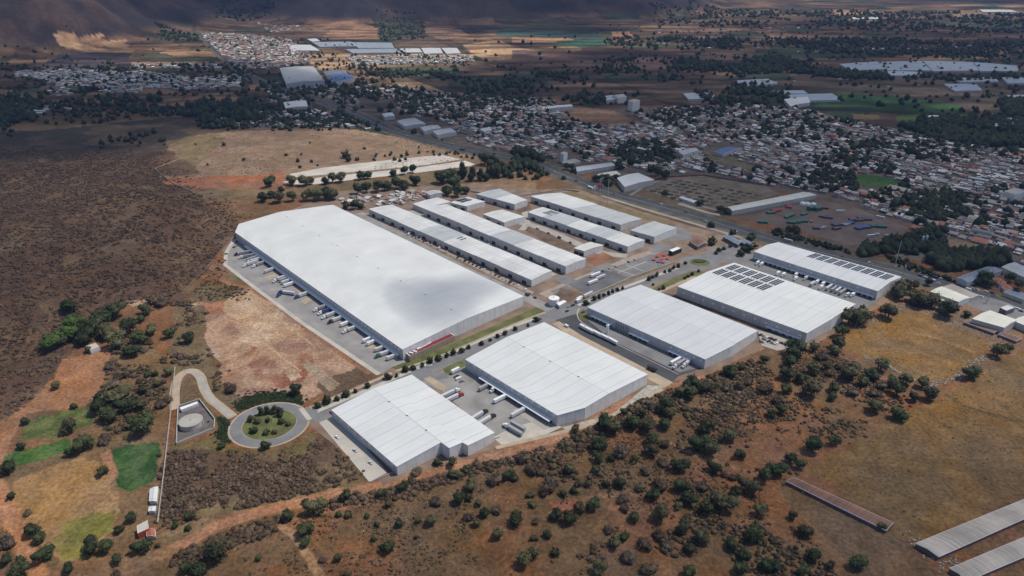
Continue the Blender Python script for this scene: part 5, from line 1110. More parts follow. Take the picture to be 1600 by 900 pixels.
def cars_px(lst, where, grp, z=.16):
    for px, py, dx, dy, c, k in lst: a = G(px, py); e = G(px + dx, py + dy); car(a[0], a[1], math.atan2(e[1] - a[1], e[0] - a[0]), c, k, where, px, grp, z)
G_ = 'cars parked round the warehouses'
cars_px([(621, 559.5, 3, -1.2, 'white', 0), (713.5, 589.5, 3, -1, 'black', 1), (717, 593, 3, -1, 'white', 2), (722, 597, 3, -1, 'grey', 1)], 'parked in the front yards', G_)
cars_px([(495 + 32 + 4 * i, 684 + 3.2 * i - 1.5 * (i % 3), 3, 2, ['white', 'silver', 'grey'][i % 3], 0) for i in (0, 7, 13)], 'alone on the empty parking strip', G_)
cars_px([(836, 466, 3, 1.3, 'black', 0), (824, 462, 3, 1.5, 'black', 2), (829, 459, 3, 1.5, 'silver', 0), (886, 487, 3, -1.2, 'black', 0), (911, 488.5, 3, -1.2, 'maroon', 0), (895, 478, 3, -1.2, 'black', 1), (888, 480, 3, -1.2, 'grey', 0), (885.5, 511, 3, 1.6, 'white', 2), (672, 573, 3, -1.4, 'silver', 0), (600, 604, 3, -1.4, 'white', 0), (546, 633, -3, 1.4, 'grey', 0), (780, 525, -3, 1.3, 'white', 0)], 'on the avenue', 'cars on the avenue')
cars_px([(1196 + dx, 526 + dy, 3, 1.1 if i % 2 else -1.4, ['black', 'silver', 'white', 'maroon', 'black', 'grey'][i % 6], i % 2) for i, (dx, dy) in enumerate([(-8, -2), (-3, 0), (3, 2), (9, 4), (15, 6), (-2, 5), (5, 8), (11, 11), (18, 12), (25, 11), (32, 13), (-6, 9)])], 'on the pale gravel yard', 'cars on the pale gravel yard', .2)
Rc = random.Random(5); lst = []
for i in range(40):
    t_ = i / 39 * .97 + .01; x = 590 + (826 - 590) * t_; y = 341.5 + (453.5 - 341.5) * t_
    if Rc.random() < .78: lst.append((x, y + 1.5, 3, -1.8, Rc.choice(['white', 'silver', 'black', 'grey', 'maroon', 'blue', 'white']), Rc.choice([0, 0, 0, 1, 2])))
cars_px(lst, 'parked in front of the first unit row', 'cars parked in front of the unit rows', .2)
lst = [(940 + 10 * i + 2, 424.5 - 3.6 * i, 2, 1.2, Rc.choice(['white', 'silver', 'teal', 'black', 'grey']), 0) for i in range(6) if i != 3] + [(700 + 16 * i, 352 + 8 * i, 3, 1.8, Rc.choice(['white', 'grey', 'red', 'black']), Rc.choice([0, 1, 2])) for i in range(9)] + [(840 + 17 * i, 358 + 7.2 * i, 3, 1.6, Rc.choice(['white', 'silver', 'red', 'black']), Rc.choice([0, 1, 2])) for i in range(6)]
cars_px(lst, 'parked among the small units', 'cars parked among the unit rows', .22)
# highway traffic, both carriageways
HS = spline(W(HW), 12); cum = [0]
for p, q in zip(HS[:-1], HS[1:]): cum.append(cum[-1] + math.dist(p, q))
tot = cum[-1]; used = []
for i in range(62):
    s = tot * (.30 + .68 * (i + Rc.random() * .6) / 62); k = max(j for j in range(len(cum)) if cum[j] <= s); k = min(k, len(HS) - 2); t_ = (s - cum[k]) / (cum[k + 1] - cum[k])
    p, q = HS[k], HS[k + 1]; an = math.atan2(q[1] - p[1], q[0] - p[0]); side = Rc.choice([-1, 1]); o_ = side * Rc.choice([3.6, 8.6]); x = p[0] + (q[0] - p[0]) * t_ - math.sin(an) * o_; y = p[1] + (q[1] - p[1]) * t_ + math.cos(an) * o_
    kind = Rc.choice([0, 0, 0, 0, 1, 2, 2, 3]); c = Rc.choice(['white', 'white', 'silver', 'grey', 'black', 'red', 'blue']); px = float(proj(x, y, 0)[0])
    car(x, y, an if side < 0 else an + math.pi, c, kind, 'driving on the highway', px, 'traffic on the highway', .15)
cars_px([(1438, 431.5, 3, .8, 'blue', 1), (1446, 434, 3, .8, 'white', 0), (1461, 434.5, 3, .8, 'blue', 2), (1470, 436, 3, .8, 'white', 0), (1457, 439, 3, .8, 'white', 2), (1466, 443, 3, .8, 'silver', 0), (1590, 483, 3, 1, 'white', 0), (1595, 487, 3, 1, 'black', 0), (1519, 451, 3, 1, 'silver', 0), (1526, 453.5, 3, 1, 'white', 1), (1540, 456, 3, 1, 'white', 0), (1550, 458, 3, 1, 'black', 0), (1533, 464.5, 3, 1, 'white', 0)], 'parked beside the highway at the right', 'cars parked beside the highway')
# containers
def cont_mesh(c, n):
    k = ('b', c, n)
    if k not in TC:
        b = MB()
        b.box((0, 0, 1.3 * n), (12.2, 2.44, 2.6 * n), paint_[c])
        for i in range(24): b.box((-5.8 + i * .505, 0, 1.3 * n), (.14, 2.54, 2.5 * n), paint_[c])
        b.box((6.12, 0, 1.3 * n), (.1, 2.3, 2.4 * n), M['grey']); TC[k] = b.mesh('container')
    return TC[k]
for x, y, c, rz in ((205, 190, 'red', .1), (232, 200, 'red', .5), (170, 222, 'green', .1), (370, 155, 'red', 1.2), (600, 185, 'teal', .5), (640, 182, 'teal', .5), (665, 190, 'teal', .5), (345, 262, 'green', .75), (388, 245, 'green', .75), (515, 235, 'green', .6), (80, 320, 'teal', -.2), (375, 325, 'dark_green', -.3), (425, 318, 'teal', -.3), (455, 310, 'dark_green', -.3), (500, 308, 'teal', -.3),
        (715, 262, 'purple', -.3), (760, 272, 'purple', -.3), (655, 382, 'purple', .1), (705, 380, 'grey', .5), (860, 350, 'purple', .3), (915, 335, 'purple', .1), (960, 345, 'grey', .6), (1000, 330, 'blue', .5), (1030, 298, 'maroon', -.1), (1085, 300, 'purple', .2), (1120, 280, 'purple', -.1), (1170, 292, 'purple', 0), (1100, 385, 'blue', .4), (1160, 376, 'blue', .1), (1250, 362, 'dark_green', .1), (1320, 368, 'dark_green', -.1), (715, 172, 'maroon', -.2), (1480, 245, 'yellow', -.3), (1510, 252, 'yellow', -.3), (855, 385, 'purple', .4)):
    g = G(1180 + x / 6.667, 300 + y / 6.667 + .8)
    for kk in range(2 if x % 10 else 3): o = newo('shipping_container', cont_mesh(c, 2 if c in ('teal',) and x > 560 else 1), None, (g[0] - math.sin(rz) * 2.75 * kk, g[1] + math.cos(rz) * 2.75 * kk, .07), rz + .02 * kk); o['category'] = 'container'; reg(o, f'{c.replace("_", " ")} shipping container in the container yard', 1180 + x / 6.667, 'containers in the container yard')
cars_px([(1180 + 885 / 6.667, 331.5, 3, 0, 'white', 3), (1180 + 500 / 6.667, 319, 3, .4, 'white', 2), (1180 + 585 / 6.667, 347, 2, .8, 'tan', 2), (1180 + 1205 / 6.667, 370, 3, -.3, 'white', 3), (1180 + 1270 / 6.667, 367, 3, .2, 'white', 2), (1180 + 1330 / 6.667, 333, 3, 1, 'teal', 3), (1375, 341, 3, .6, 'white', 3), (1385, 369, 3, .6, 'silver', 2)], 'standing in the container yard', 'vehicles in the container yard', .1)
# ------------------------------------------------------------------ foliage meshes
import bmesh
def ico(sub, seed, amp, freq=1.6, flat=1.0):
    bm = bmesh.new(); bmesh.ops.create_icosphere(bm, subdivisions=sub, radius=1.0)
    V = np.array([v.co[:] for v in bm.verts]); F_ = np.array([[v.index for v in f.verts] for f in bm.faces]); bm.free()
    d = 1 + amp * (noise(V[:, 0] * freq + 50 + V[:, 2] * 1.7, V[:, 1] * freq + 50 - V[:, 2] * 1.3, 1, seed) - .5) * 2 + amp * .6 * (noise(V[:, 0] * freq * 2.3 + 9 + V[:, 2] * 3, V[:, 1] * freq * 2.3 + 7, 1, seed + 3) - .5) * 2
    V = V * d[:, None]; V[:, 2] *= flat; return V, F_
def crown_mesh(seed, tone, kind='round'):
    """lobes of leafage with many leaf-clump faces standing off them; fits radius 1, height 0..2"""
    r = np.random.default_rng(seed); VV, FF, CC = [], [], []; off = 0
    n = {'round': 7, 'tall': 6, 'bush': 6, 'bare': 6}[kind]; lobes = []
    for i in range(n):
        a = r.uniform(0, 6.28); q = r.uniform(.15, .62) if i else 0; s = r.uniform(.30, .56) if i else .58
        if kind == 'tall': c = np.array([.22 * math.cos(a), .22 * math.sin(a), .45 + 1.25 * i / n]); s = .62 * (1 - .42 * i / n) * r.uniform(.85, 1.1)
        else: c = np.array([q * math.cos(a), q * math.sin(a), (.95 if i == 0 else r.uniform(.55, 1.25)) * (1 if kind == 'round' else .75)])
        lobes.append((c, s))
    tn = np.array(tone)
    for c, s in lobes:
        V, F_ = ico(2, int(r.integers(99)), .42, 2.6, .85); V = V * s * .88 + c; k = r.uniform(.75, 1.2)
        if kind == 'bare': V = V[::1] * np.array([1, 1, .8])
        VV.append(V); FF.append(F_ + off); CC.append(np.tile(tn * k, (len(V), 1))); off += len(V)
    nl = {'round': 620, 'tall': 420, 'bush': 420, 'bare': 520}[kind]
    ci = r.integers(0, len(lobes), nl); d = r.normal(size=(nl, 3)); d /= np.linalg.norm(d, axis=1)[:, None]
    ce = np.array([lobes[i][0] for i in ci]); ss = np.array([lobes[i][1] for i in ci]); P = ce + d * (ss * r.uniform(.8, 1.34, nl))[:, None] * np.array([1, 1, .9])
    u = r.normal(size=(nl, 3)); u /= np.linalg.norm(u, axis=1)[:, None]; v = np.cross(u, r.normal(size=(nl, 3))); v /= np.linalg.norm(v, axis=1)[:, None]; sz = r.uniform(.05, .13, nl)[:, None]
    T = np.stack([P + u * sz, P + v * sz, P - (u + v) * sz * .6], 1).reshape(-1, 3); VV.append(T); FF.append(np.arange(nl * 3).reshape(-1, 3) + off)
    CC.append(np.repeat(tn[None] * r.uniform(.6, 1.55, (nl, 1)) * np.array([1, 1, .9])[None], 3, 0))
    V = np.concatenate(VV); V[:, 2] = np.maximum(V[:, 2], .06)
    return rawmesh('crown', V, np.concatenate(FF), np.concatenate(CC), M['leaf'], False, link=False)
TONES = dict(dark=(.034, .046, .017), mid=(.052, .062, .023), bright=(.062, .100, .020), olive=(.088, .082, .038), grey=(.125, .094, .068), brown=(.105, .074, .047))
CR = {}
def crowns(tone, kind, n=4):
    k = (tone, kind)
    if k not in CR: CR[k] = [crown_mesh(hash(k[0][0] + k[1]) % 50 + 7 * i + len(CR) * 13, TONES[tone], kind) for i in range(n)]
    return CR[k]
def trunk_mesh():
    b = MB(); b.cyl((0, 0, -.3), .09, .85, M['bark'], 7, r2=.06)
    for i in range(4):
        a = i * 1.6 + .3; x, y = .35 * math.cos(a), .35 * math.sin(a)
        P0 = (0, 0, .45); q = .035; b.face([(-q, 0, .42), (q, 0, .42), (x + q * .5, y, .95), (x - q * .5, y, .95)], M['bark']); b.face([(0, -q, .42), (0, q, .42), (x, y + q * .5, .95), (x, y - q * .5, .95)], M['bark'])
    return b.mesh('trunk')
TRUNK = trunk_mesh(); TR = random.Random(3)
ntree = 0; SPEC = []
def tree(px, py, rpx, tone='mid', kind='round', where='', hs=1.0, grp='trees and bushes of the dry scrubland', name=None, flat=False):
    """px,py: crown centre in the photo; rpx: crown radius in photo pixels"""
    SPEC.append((rpx, len(SPEC), (px, py, rpx, tone, kind, where, hs, grp, name, flat)))
def build_tree(px, py, rpx, tone, kind, where, hs, grp, name, flat):
    global ntree
    g = G(px, py + rpx * .45, 0) if flat else PT(px, py + rpx * .45); r = rpx * m_per_px(px, py) * .93
    tall = kind == 'tall'; bush = kind in ('bush', 'bare')
    h = r * (.95 if not tall else 1.35) * hs
    nm = name or ('bush' if (bush and r < 4.2) else 'tree'); rt = empty(nm, (g[0], g[1], g[2]), TR.uniform(0, 6.28)); me = TR.choice(crowns(tone, kind)); c = newo('crown', me, rt); c.scale = (r * 1.08, r * 1.08, h); c.location = (0, 0, -.1 * h if bush else .02 * h)
    t_ = newo('trunk', TRUNK, rt); t_.scale = (r, r, h)
    rt['category'] = nm; size = 'small' if r < 3.0 else ('medium' if r < 5.2 else 'large')
    col_ = {'dark': 'dark green', 'mid': 'green', 'bright': 'bright green', 'olive': 'olive', 'grey': 'leafless grey', 'brown': 'leafless brown'}[tone]
    ntree += 1; return reg(rt, f'{size} {col_} {nm} {where}', px, grp)
def tiles(ox, oy, lst, s=4.0):
    return [(ox + a / s, oy + b / s, c / s) for a, b, c in lst]
T1 = tiles(400, 675, [(780,385,40),(915,343,40),(832,450,25),(380,465,65),(570,400,45),(520,515,20),(575,520,22),(692,527,18),(757,580,20),(895,577,33),(1012,558,20),(1100,555,45),(738,668,27),(830,720,55),(520,785,35),(305,610,60),(322,680,42),(200,530,45),(1240,275,40),(1335,340,50),(1265,420,50),(1330,415,30),(1390,445,22),(1135,195,25),(1230,190,40),(1420,507,40),(1380,575,32),(1515,640,45),(1000,660,12),(15,790,20),(575,890,25),(310,435,22),(70,90,30),(1575,270,40),(1310,235,35)])
T2 = tiles(800, 675, [(1165,75,70),(1240,110,65),(870,115,55),(1050,222,55),(1045,335,60),(360,240,45),(540,160,45),(525,235,40),(530,80,60),(415,320,28),(472,325,25),(588,328,25),(680,325,45),(790,345,35),(765,172,25),(320,385,25),(385,370,22),(120,390,30),(130,445,35),(285,520,50),(355,545,60),(415,480,45),(515,460,55),(760,540,45),(890,400,50),(925,510,65),(1035,455,35),(1100,430,50),(1215,480,60),(1320,460,75),(1260,400,35),(1415,140,42),(1265,225,45),(1365,30,55),(1480,340,65),(1400,380,45),(1570,270,55),(1540,495,50),(1520,640,70),(30,535,60),(225,640,40),(145,660,30),(635,690,45),(700,650,40),(1070,600,50),(1180,660,60),(1110,740,45),(1370,710,50),(1440,760,45),(75,800,65),(140,760,50),(265,755,25),(20,280,35),(540,850,60),(1095,870,50),(1410,850,50),(1580,840,50),(960,70,40),(870,50,60),(620,170,25)])
T3 = tiles(1200, 675, [(275,85,70),(415,60,45),(140,170,45),(190,205,45),(50,250,60),(240,630,55),(285,775,55),(575,820,65),(380,830,30),(220,870,45),(25,830,50),(700,590,35),(145,525,35)])
T4 = tiles(1200, 450, [(750,155,65),(960,80,70),(1110,145,70),(500,190,75),(580,195,65),(460,280,55),(425,350,55),(180,390,80),(280,375,40),(415,400,40),(105,540,60),(270,510,50),(270,640,70),(205,575,45),(100,635,45),(130,470,50),(370,495,40),(520,540,65),(640,540,50),(580,590,45),(700,490,60),(800,640,60),(775,590,45),(1000,670,60),(860,575,50),(960,600,50),(400,630,40),(405,685,35),(670,745,60),(800,785,60),(75,760,45),(15,790,35),(1430,400,60),(1500,380,40),(1250,535,55),(820,55,50),(820,20,60),(590,125,20),(1240,170,30),(910,690,40),(1020,90,60),(900,60,50)])
T5 = tiles(800, 450, [(1210,870,60),(1360,520,50),(1440,500,30),(1420,620,35),(1130,600,60),(1110,660,60),(1060,650,50),(1190,630,45),(1240,635,35),(950,740,60),(980,790,45),(800,780,40),(570,850,60),(760,850,60),(850,870,60),(950,860,50),(1570,450,35),(700,780,30),(640,880,60),(390,880,30)])
T6 = tiles(0, 675, [(65,230,60),(520,80,70),(460,130,40),(210,625,55),(245,670,50),(280,765,60),(590,715,60),(670,720,60),(740,612,35),(895,715,55),(740,795,45),(425,860,40),(1360,770,85),(1180,530,38),(1105,580,28),(1175,605,20),(150,860,80),(825,540,45),(1250,880,70),(1160,850,50),(135,95,30),(75,400,25),(640,250,40),(985,712,15),(40,800,40)])
T7 = tiles(0, 450, [(600,250,80),(560,300,75),(480,240,80),(450,290,70),(650,210,80),(660,290,60),(730,160,70),(340,350,75),(400,330,50),(920,140,45),(820,250,70),(730,340,75),(870,320,60),(830,410,50),(960,270,45),(1060,290,45),(1180,320,50),(1060,530,35),(920,545,20),(970,540,20),(990,600,25),(890,645,35),(650,730,70),(750,700,80),(680,790,70),(800,740,60),(890,730,50),(900,870,90),(840,850,50),(560,390,28),(880,200,30),(440,130,60),(360,610,35),(465,740,20),(160,840,30),(440,870,60)])
GREY = tiles(400, 675, [(1330,530,40),(620,380,30),(680,410,30),(980,300,40),(1000,240,40),(1380,190,35),(1480,290,60),(1500,480,45),(420,790,30),(40,560,30),(1120,430,45)]) + tiles(800, 675, [(840,240,40),(690,410,50),(700,470,40),(690,120,60),(930,320,60),(940,180,45),(200,350,60),(240,300,60),(120,220,60),(60,150,60),(930,640,50),(960,690,50),(820,700,60),(720,780,60),(840,840,60),(600,600,40),(1380,280,35),(1330,260,30),(150,560,30),(1180,330,50)]) + tiles(0, 675, [(1120,430,50),(180,500,30),(730,890,45),(60,690,60),(30,640,60),(660,40,50)]) + tiles(0, 450, [(1440,620,50),(700,470,50),(740,540,60),(700,600,50),(960,70,50),(1000,90,45),(1060,690,40),(1000,730,40)]) + tiles(800, 450, [(1470,580,50),(1340,620,40),(1580,620,60),(880,720,50),(720,830,60)]) + tiles(1200, 450, [(340,420,50),(450,480,50),(660,650,40),(380,520,45),(520,640,50),(60,690,50),(700,600,45)])
def choose(i): return ['mid', 'dark', 'olive', 'olive', 'dark', 'mid', 'olive', 'mid'][i % 8]
for i, (x, y, r) in enumerate(T1): tree(x, y, r, choose(i), 'round' if r > 7 else 'bush', 'on the scrubland below the nearest warehouse')
for i, (x, y, r) in enumerate(T2): tree(x, y, r, choose(i + 1), 'round' if r > 10 else 'bush', 'on the open scrubland at the bottom centre')
for i, (x, y, r) in enumerate(T3): tree(x, y, r, ['dark', 'mid'][i % 2], 'round', 'on the scrubland left of the ruined shed')
for i, (x, y, r) in enumerate(T4): tree(x, y, r, choose(i + 2), 'round', 'round the walled dry meadow')
for i, (x, y, r) in enumerate(T5): tree(x, y, r, choose(i), 'round', 'behind the rocky bank of the centre warehouse')
for i, (x, y, r) in enumerate(T6): tree(x, y, r, ['dark', 'mid', 'dark'][i % 3], 'round', 'round the homestead fields', grp='trees round the homestead')
for i, (x, y, r) in enumerate(T7): tree(x, y, r, 'bright' if i in (2, 3, 7) else ['mid', 'dark', 'olive'][i % 3], 'round', 'in the grove round the farmhouse and pool', grp='trees round the homestead')
for i, (x, y, r) in enumerate(GREY): tree(x, y, r, ['grey', 'brown'][i % 2], 'bare', 'on the dry land in front', grp='leafless dry season bushes')
# avenue trees
AT = tiles(400, 450, [(385,740,22),(447,715,24),(508,700,14),(562,670,24),(624,652,12),(697,620,16),(825,562,24),(880,555,12),(933,520,18),(985,505,18),(1040,490,13),(1090,465,18),(1140,445,22),(1192,430,14),(1235,412,18),(1285,398,18),(1328,378,12),(1410,355,13),(1465,330,11),(1510,308,12),(1555,290,12)]) + tiles(800, 450, [(155,205,19),(100,240,9),(20,262,12),(460,100,18),(515,75,14),(545,62,12),(575,50,12),(603,40,11),(630,28,10),(660,15,12),(690,8,9)]) + tiles(800, 225, [(855,850,12),(880,835,10),(905,825,13),(955,805,8),(985,795,12),(1010,780,12),(1040,770,11),(1085,750,11)]) + tiles(1000, 360, [(730,520,16),(650,560,20),(600,585,20),(560,610,16),(290,735,22),(240,745,18),(165,690,14)], 8)
for i, (x, y, r) in enumerate(AT): tree(x, y - 1, r * 1.05, 'dark', 'tall' if i % 3 else 'round', 'planted along the avenue', .95, 'trees planted along the avenue', flat=True)
IT = tiles(260, 570, [(990,500,45),(1060,490,45),(1130,490,45),(1190,510,50),(875,570,45),(950,590,45),(915,690,42),(1040,710,32),(1130,700,28),(1060,580,30),(1205,590,35),(1275,615,28)], 6.667)
for i, (x, y, r) in enumerate(IT): tree(x, y, r, ['dark', 'mid', 'olive'][i % 3], 'tall' if i < 4 else 'round', 'on the island of the turning circle', 1, 'trees on the island of the turning circle', flat=True)
for x, y, r in ((462, 610, 12), (345, 697, 7), (415, 698, 9)): tree(x, y, r, 'dark', 'round', 'beside the turning circle', 1, 'trees beside the turning circle', flat=True)
# belts of taller trees in the middle distance
MD = tiles(400, 225, [(95,250,38),(160,285,18),(230,240,35),(300,245,40),(340,240,30),(430,240,30),(480,225,38),(530,220,38),(650,205,35),(700,205,30),(860,190,25),(930,175,30),(980,165,32),(1000,240,35),(930,270,42),(880,260,42),(820,275,38),(760,280,40),(690,285,40),(640,295,40),(1150,230,45),(1200,215,50),(1230,260,50),(1290,200,40),(1350,215,35),(1400,215,30),(1440,220,22),(1480,195,30),(1510,200,28),(1550,195,28),(1590,185,28),(1200,300,40),(1260,310,40),(1310,300,30),(440,320,50),(480,330,45),(380,330,45),(320,335,40),(230,340,40),(150,345,45),(95,325,30),(40,345,40),(620,390,35),(570,395,30),(655,395,22),(560,75,25),(580,100,18),(632,98,12),(275,145,10),(190,70,10),(1430,110,45),(1480,105,30)])
for i, (x, y, r) in enumerate(MD): tree(x, y, r, 'olive' if i in (2, 3, 6, 7, 35, 36, 37, 38, 39) else 'dark', 'tall' if 22 < i < 31 else 'round', 'in the tree belt behind the estate', 1.15, 'trees in the belt behind the estate', flat=True)
MT = tiles(820, 220, [(440,280,45),(490,290,45),(510,310,35),(985,250,50),(985,280,40),(740,400,45),(790,400,45),(850,410,50),(900,420,45),(950,400,45),(880,450,40),(235,345,26),(130,380,34),(405,390,24),(1400,175,45),(1300,190,45),(1250,200,45),(1465,550,30),(1380,340,60),(1440,370,60),(1310,300,40)], 6.667) + tiles(1060, 280, [(215,260,35),(240,240,25),(440,320,45),(490,340,45),(340,480,35),(350,640,40),(340,670,35),(770,600,45),(740,620,35),(680,740,45),(740,730,50),(650,780,40),(780,700,35),(560,560,30),(1200,520,45),(1150,530,40),(1240,560,45),(1050,540,30),(420,740,25),(470,725,22),(540,700,20),(390,770,22)], 6.667) + tiles(1400, 380, [(860,370,85),(800,400,50),(930,420,60),(250,560,75),(180,590,70),(320,590,60),(110,420,60),(180,440,60),(320,400,50),(470,660,60),(540,690,60),(560,640,45),(700,720,35),(1230,430,60),(1200,500,50),(1140,360,60),(40,470,50)], 6.43)
for i, (x, y, r) in enumerate(MT): tree(x, y, r, ['dark', 'dark', 'mid'][i % 3], 'round', 'along the highway and entrance', 1.1, 'trees along the highway and entrance', flat=True)
SPEC.sort(key=lambda t_: (-t_[0], t_[1])); cnt = 0; LEFT = []
for _r, _i, a in SPEC:
    if a[4] != 'bare' and cnt >= 292: LEFT.append(a); continue
    cnt += a[4] != 'bare'; build_tree(*a)
print('trees', ntree, 'left over', len(LEFT))
# hedge of the entrance island
b = MB(); rt = newo('flower_bed', crowns('mid', 'bush')[0]); g = G(1093, 409.5); rt.location = (g[0], g[1], .1); rt.scale = (8.5, 6.5, 1.2); tag(rt, 'round planted flower bed inside the entrance circle', 'flower bed')
# ditch growth round the turning circle
# ------------------------------------------------------------------ mass vegetation
def scatter(poly, n, flat=False, avoid=None):
    xs = [p[0] for p in poly]; ys = [p[1] for p in poly]; Wp = np.array(W(poly))
    x0, x1, y0, y1 = Wp[:, 0].min(), Wp[:, 0].max(), Wp[:, 1].min(), Wp[:, 1].max()
    x0, x1 = max(x0, -3500), min(x1, 3500); y1 = min(y1, 5500)
    A = []; tot_ = 0
    while tot_ < n:
        X_ = rng.uniform(x0, x1, n * 3); Y_ = rng.uniform(y0, y1, n * 3); k = inpoly(X_, Y_, [tuple(p) for p in Wp])
        A.append(np.stack([X_[k], Y_[k]], 1)); tot_ += int(k.sum())
        if len(A) > 30: break
    P = np.concatenate(A)[:n]; return P
small = []
for s in range(4):
    V, F_ = ico(1, 30 + s, .35, 2.5, .8); V[:, 2] = np.maximum(V[:, 2] + .35, 0); r_ = np.random.default_rng(s); nl = 34
    d = r_.normal(size=(nl, 3)); d /= np.linalg.norm(d, axis=1)[:, None]; d[:, 2] = np.abs(d[:, 2]); P = d * r_.uniform(.8, 1.3, (nl, 1)) * np.array([1, 1, .9]); u = r_.normal(size=(nl, 3)) * .22; v = r_.normal(size=(nl, 3)) * .22
    T = np.stack([P + u, P + v, P - u * .7 - v * .7], 1).reshape(-1, 3)
    small.append((np.concatenate([V, T]), np.concatenate([F_, np.arange(nl * 3).reshape(-1, 3) + len(V)]), np.concatenate([np.full(len(V), .85), np.repeat(r_.uniform(.6, 1.5, nl), 3)])))
tiny = []
for s in range(3):
    V, F_ = ico(1, 60 + s, .4, 2.5, .8); V[:, 2] = np.maximum(V[:, 2] + .3, 0); tiny.append((V, F_, None))
KEEP = [(W(TRK), 6.5), (W([(-30, 700), (0, 770), (28, 830), (52, 880), (75, 930)]), 7), (W([(273, 645), (273, 612), (278, 592), (290, 581), (304, 581), (314, 590), (318, 604), (328, 622), (345, 636), (364, 652)]), 6.5), (W([(440, 822), (470, 850), (500, 900)]), 4), (W(CQ + CQ[:1]), 3)]
KEEP = [(spline(p, 4) if len(p) > 4 else p, d) for p, d in KEEP]
def clear_of_roads(P):
    k = (np.abs(P[:, 0]) < 1200) & (P[:, 1] < 1000); ok = np.ones(len(P), bool)
    if k.any():
        q = P[k]; g = np.ones(len(q), bool)
        for p, d in KEEP: g &= segdist(q[:, 0], q[:, 1], p) > d
        g &= np.hypot(q[:, 0] - cx0, q[:, 1] - cy0) > 32
        ok[k] = g
    return ok
cx0, cy0 = G(421, 663)[:2]
def mass(name, label, P, r0, r1, cols, bases, hs=(.7, 1.2), m='far_leaf', dens=None, avoid=None):
    P = P + rng.normal(0, 3.5, P.shape) if len(P) < 30000 else P + rng.normal(0, 13, P.shape) * np.where(P[:, 1] > 830, 1.0, np.where(P[:, 0] > -330, .25, 0))[:, None]
    if dens is not None: P = P[dens(P[:, 0], P[:, 1])]
    if avoid is not None: P = P[~avoid(P)]
    P = P[clear_of_roads(P)]
    n = len(P); z = HT(P[:, 0], P[:, 1]); r = rng.uniform(0, 1, n) ** 1.6 * (r1 - r0) + r0
    s = np.stack([r * rng.uniform(.85, 1.25, n), r * rng.uniform(.85, 1.25, n), r * rng.uniform(*hs, n)], 1)
    c = np.array(cols)[rng.integers(0, len(cols), n)] * rng.uniform(.75, 1.3, (n, 1)) * (.68 + .64 * fbm(P[:, 0], P[:, 1], 85, 3, 96))[:, None]
    o = bulk(name, bases, np.stack([P[:, 0], P[:, 1], z - .1], 1), rng.uniform(0, 6.28, n), s, c, M[m]); tag(o, label, None, None, 'stuff'); return o
pos = []; scl = []; cc_ = []
for px, py, rpx, tone, kind, *_r in LEFT:
    g = PT(px, py + rpx * .45); r = rpx * m_per_px(px, py); k = 1.9 if kind == 'tall' else 1.25; pos.append((g[0], g[1], g[2] + r * .3)); scl.append((r, r, r * k)); cc_.append(TONES[tone])
o = bulk('small_trees', small, np.array(pos), rng.uniform(0, 6, len(pos)), np.array(scl), np.array(cc_), M['far_leaf']); tag(o, 'the smallest trees of the belts and scrubland', None, None, 'stuff')
BR = [(.118, .074, .052), (.132, .088, .058), (.105, .068, .05), (.142, .10, .062), (.105, .078, .048)]
HILL = [(-260, 238), (60, 236), (235, 240), (262, 268), (290, 300), (345, 318), (372, 352), (366, 368), (345, 390), (318, 428), (290, 452), (262, 468), (190, 476), (160, 482), (125, 515), (95, 560), (70, 600), (40, 635), (5, 655), (-260, 700)]
clump = lambda x, y: noise(x, y, 22, 5) + .6 * noise(x, y, 7, 8) > .5
mass('brushwood', 'leafless brown brushwood covering the hill at the left', scatter(HILL, 34000), .5, 1.9, BR, small, dens=clump)
LOT = [(262, 705), (340, 708), (480, 716), (492, 690), (560, 740), (480, 782), (380, 802), (250, 818)]
mass('brushwood', 'dry brown brush on the weedy lot before the turning circle', scatter(LOT, 3600), .5, 1.9, BR, small, dens=lambda x, y: noise(x, y, 14, 25) + .5 * noise(x, y, 5, 28) + .25 * noise(x, y, 2, 29) > .74)
NEAR = [(0, 1000), (60, 905), (240, 880), (420, 815), (560, 776), (760, 725), (880, 692), (1000, 628), (1100, 590), (1200, 545), (1290, 535), (1340, 570), (1400, 612), (1330, 690), (1225, 745), (1215, 765), (1300, 850), (1330, 1000)]
sparse = lambda x, y: noise(x, y, 45, 15) * .8 + .5 * noise(x, y, 12, 18) + .12 * (x < 60) * (y < 480) * -1 > .70
GB = [(.095, .078, .042), (.115, .085, .05), (.14, .10, .062), (.07, .064, .032), (.12, .086, .06)]
mass('undergrowth', 'low dry undergrowth scattered over the open scrubland', scatter(NEAR, 16000), .3, 1.0, GB, small, dens=sparse)
RTB = [(800, 690), (900, 655), (1010, 620), (1100, 585), (1180, 560), (1200, 600), (1130, 660), (1050, 720), (940, 740), (850, 750), (790, 730)]
mass('undergrowth', 'thick brown and green thicket behind the centre warehouse', scatter(RTB, 2000), 1.0, 2.8, GB[:4] + BR[:2], small, dens=lambda x, y: noise(x, y, 26, 35) > .42)
mass('undergrowth', 'brown tussocks and low bushes between the walled meadow and the ruined shed', scatter([(1100, 600), (1190, 556), (1290, 545), (1345, 575), (1420, 620), (1330, 685), (1225, 742), (1120, 735), (1050, 700)], 3400), .35, 1.7, GB[:4] + BR[:2], small, dens=lambda x, y: noise(x, y, 30, 75) + .4 * noise(x, y, 8, 76) > .62)
RT2 = [(1000, 800), (1150, 740), (1250, 770), (1320, 860), (1380, 1000), (860, 1000), (900, 880), (960, 850)]
mass('undergrowth', 'thick dull brush along the bottom of the scrubland', scatter(RT2, 2600), .8, 2.0, GB, small, dens=lambda x, y: noise(x, y, 26, 45) > .5)
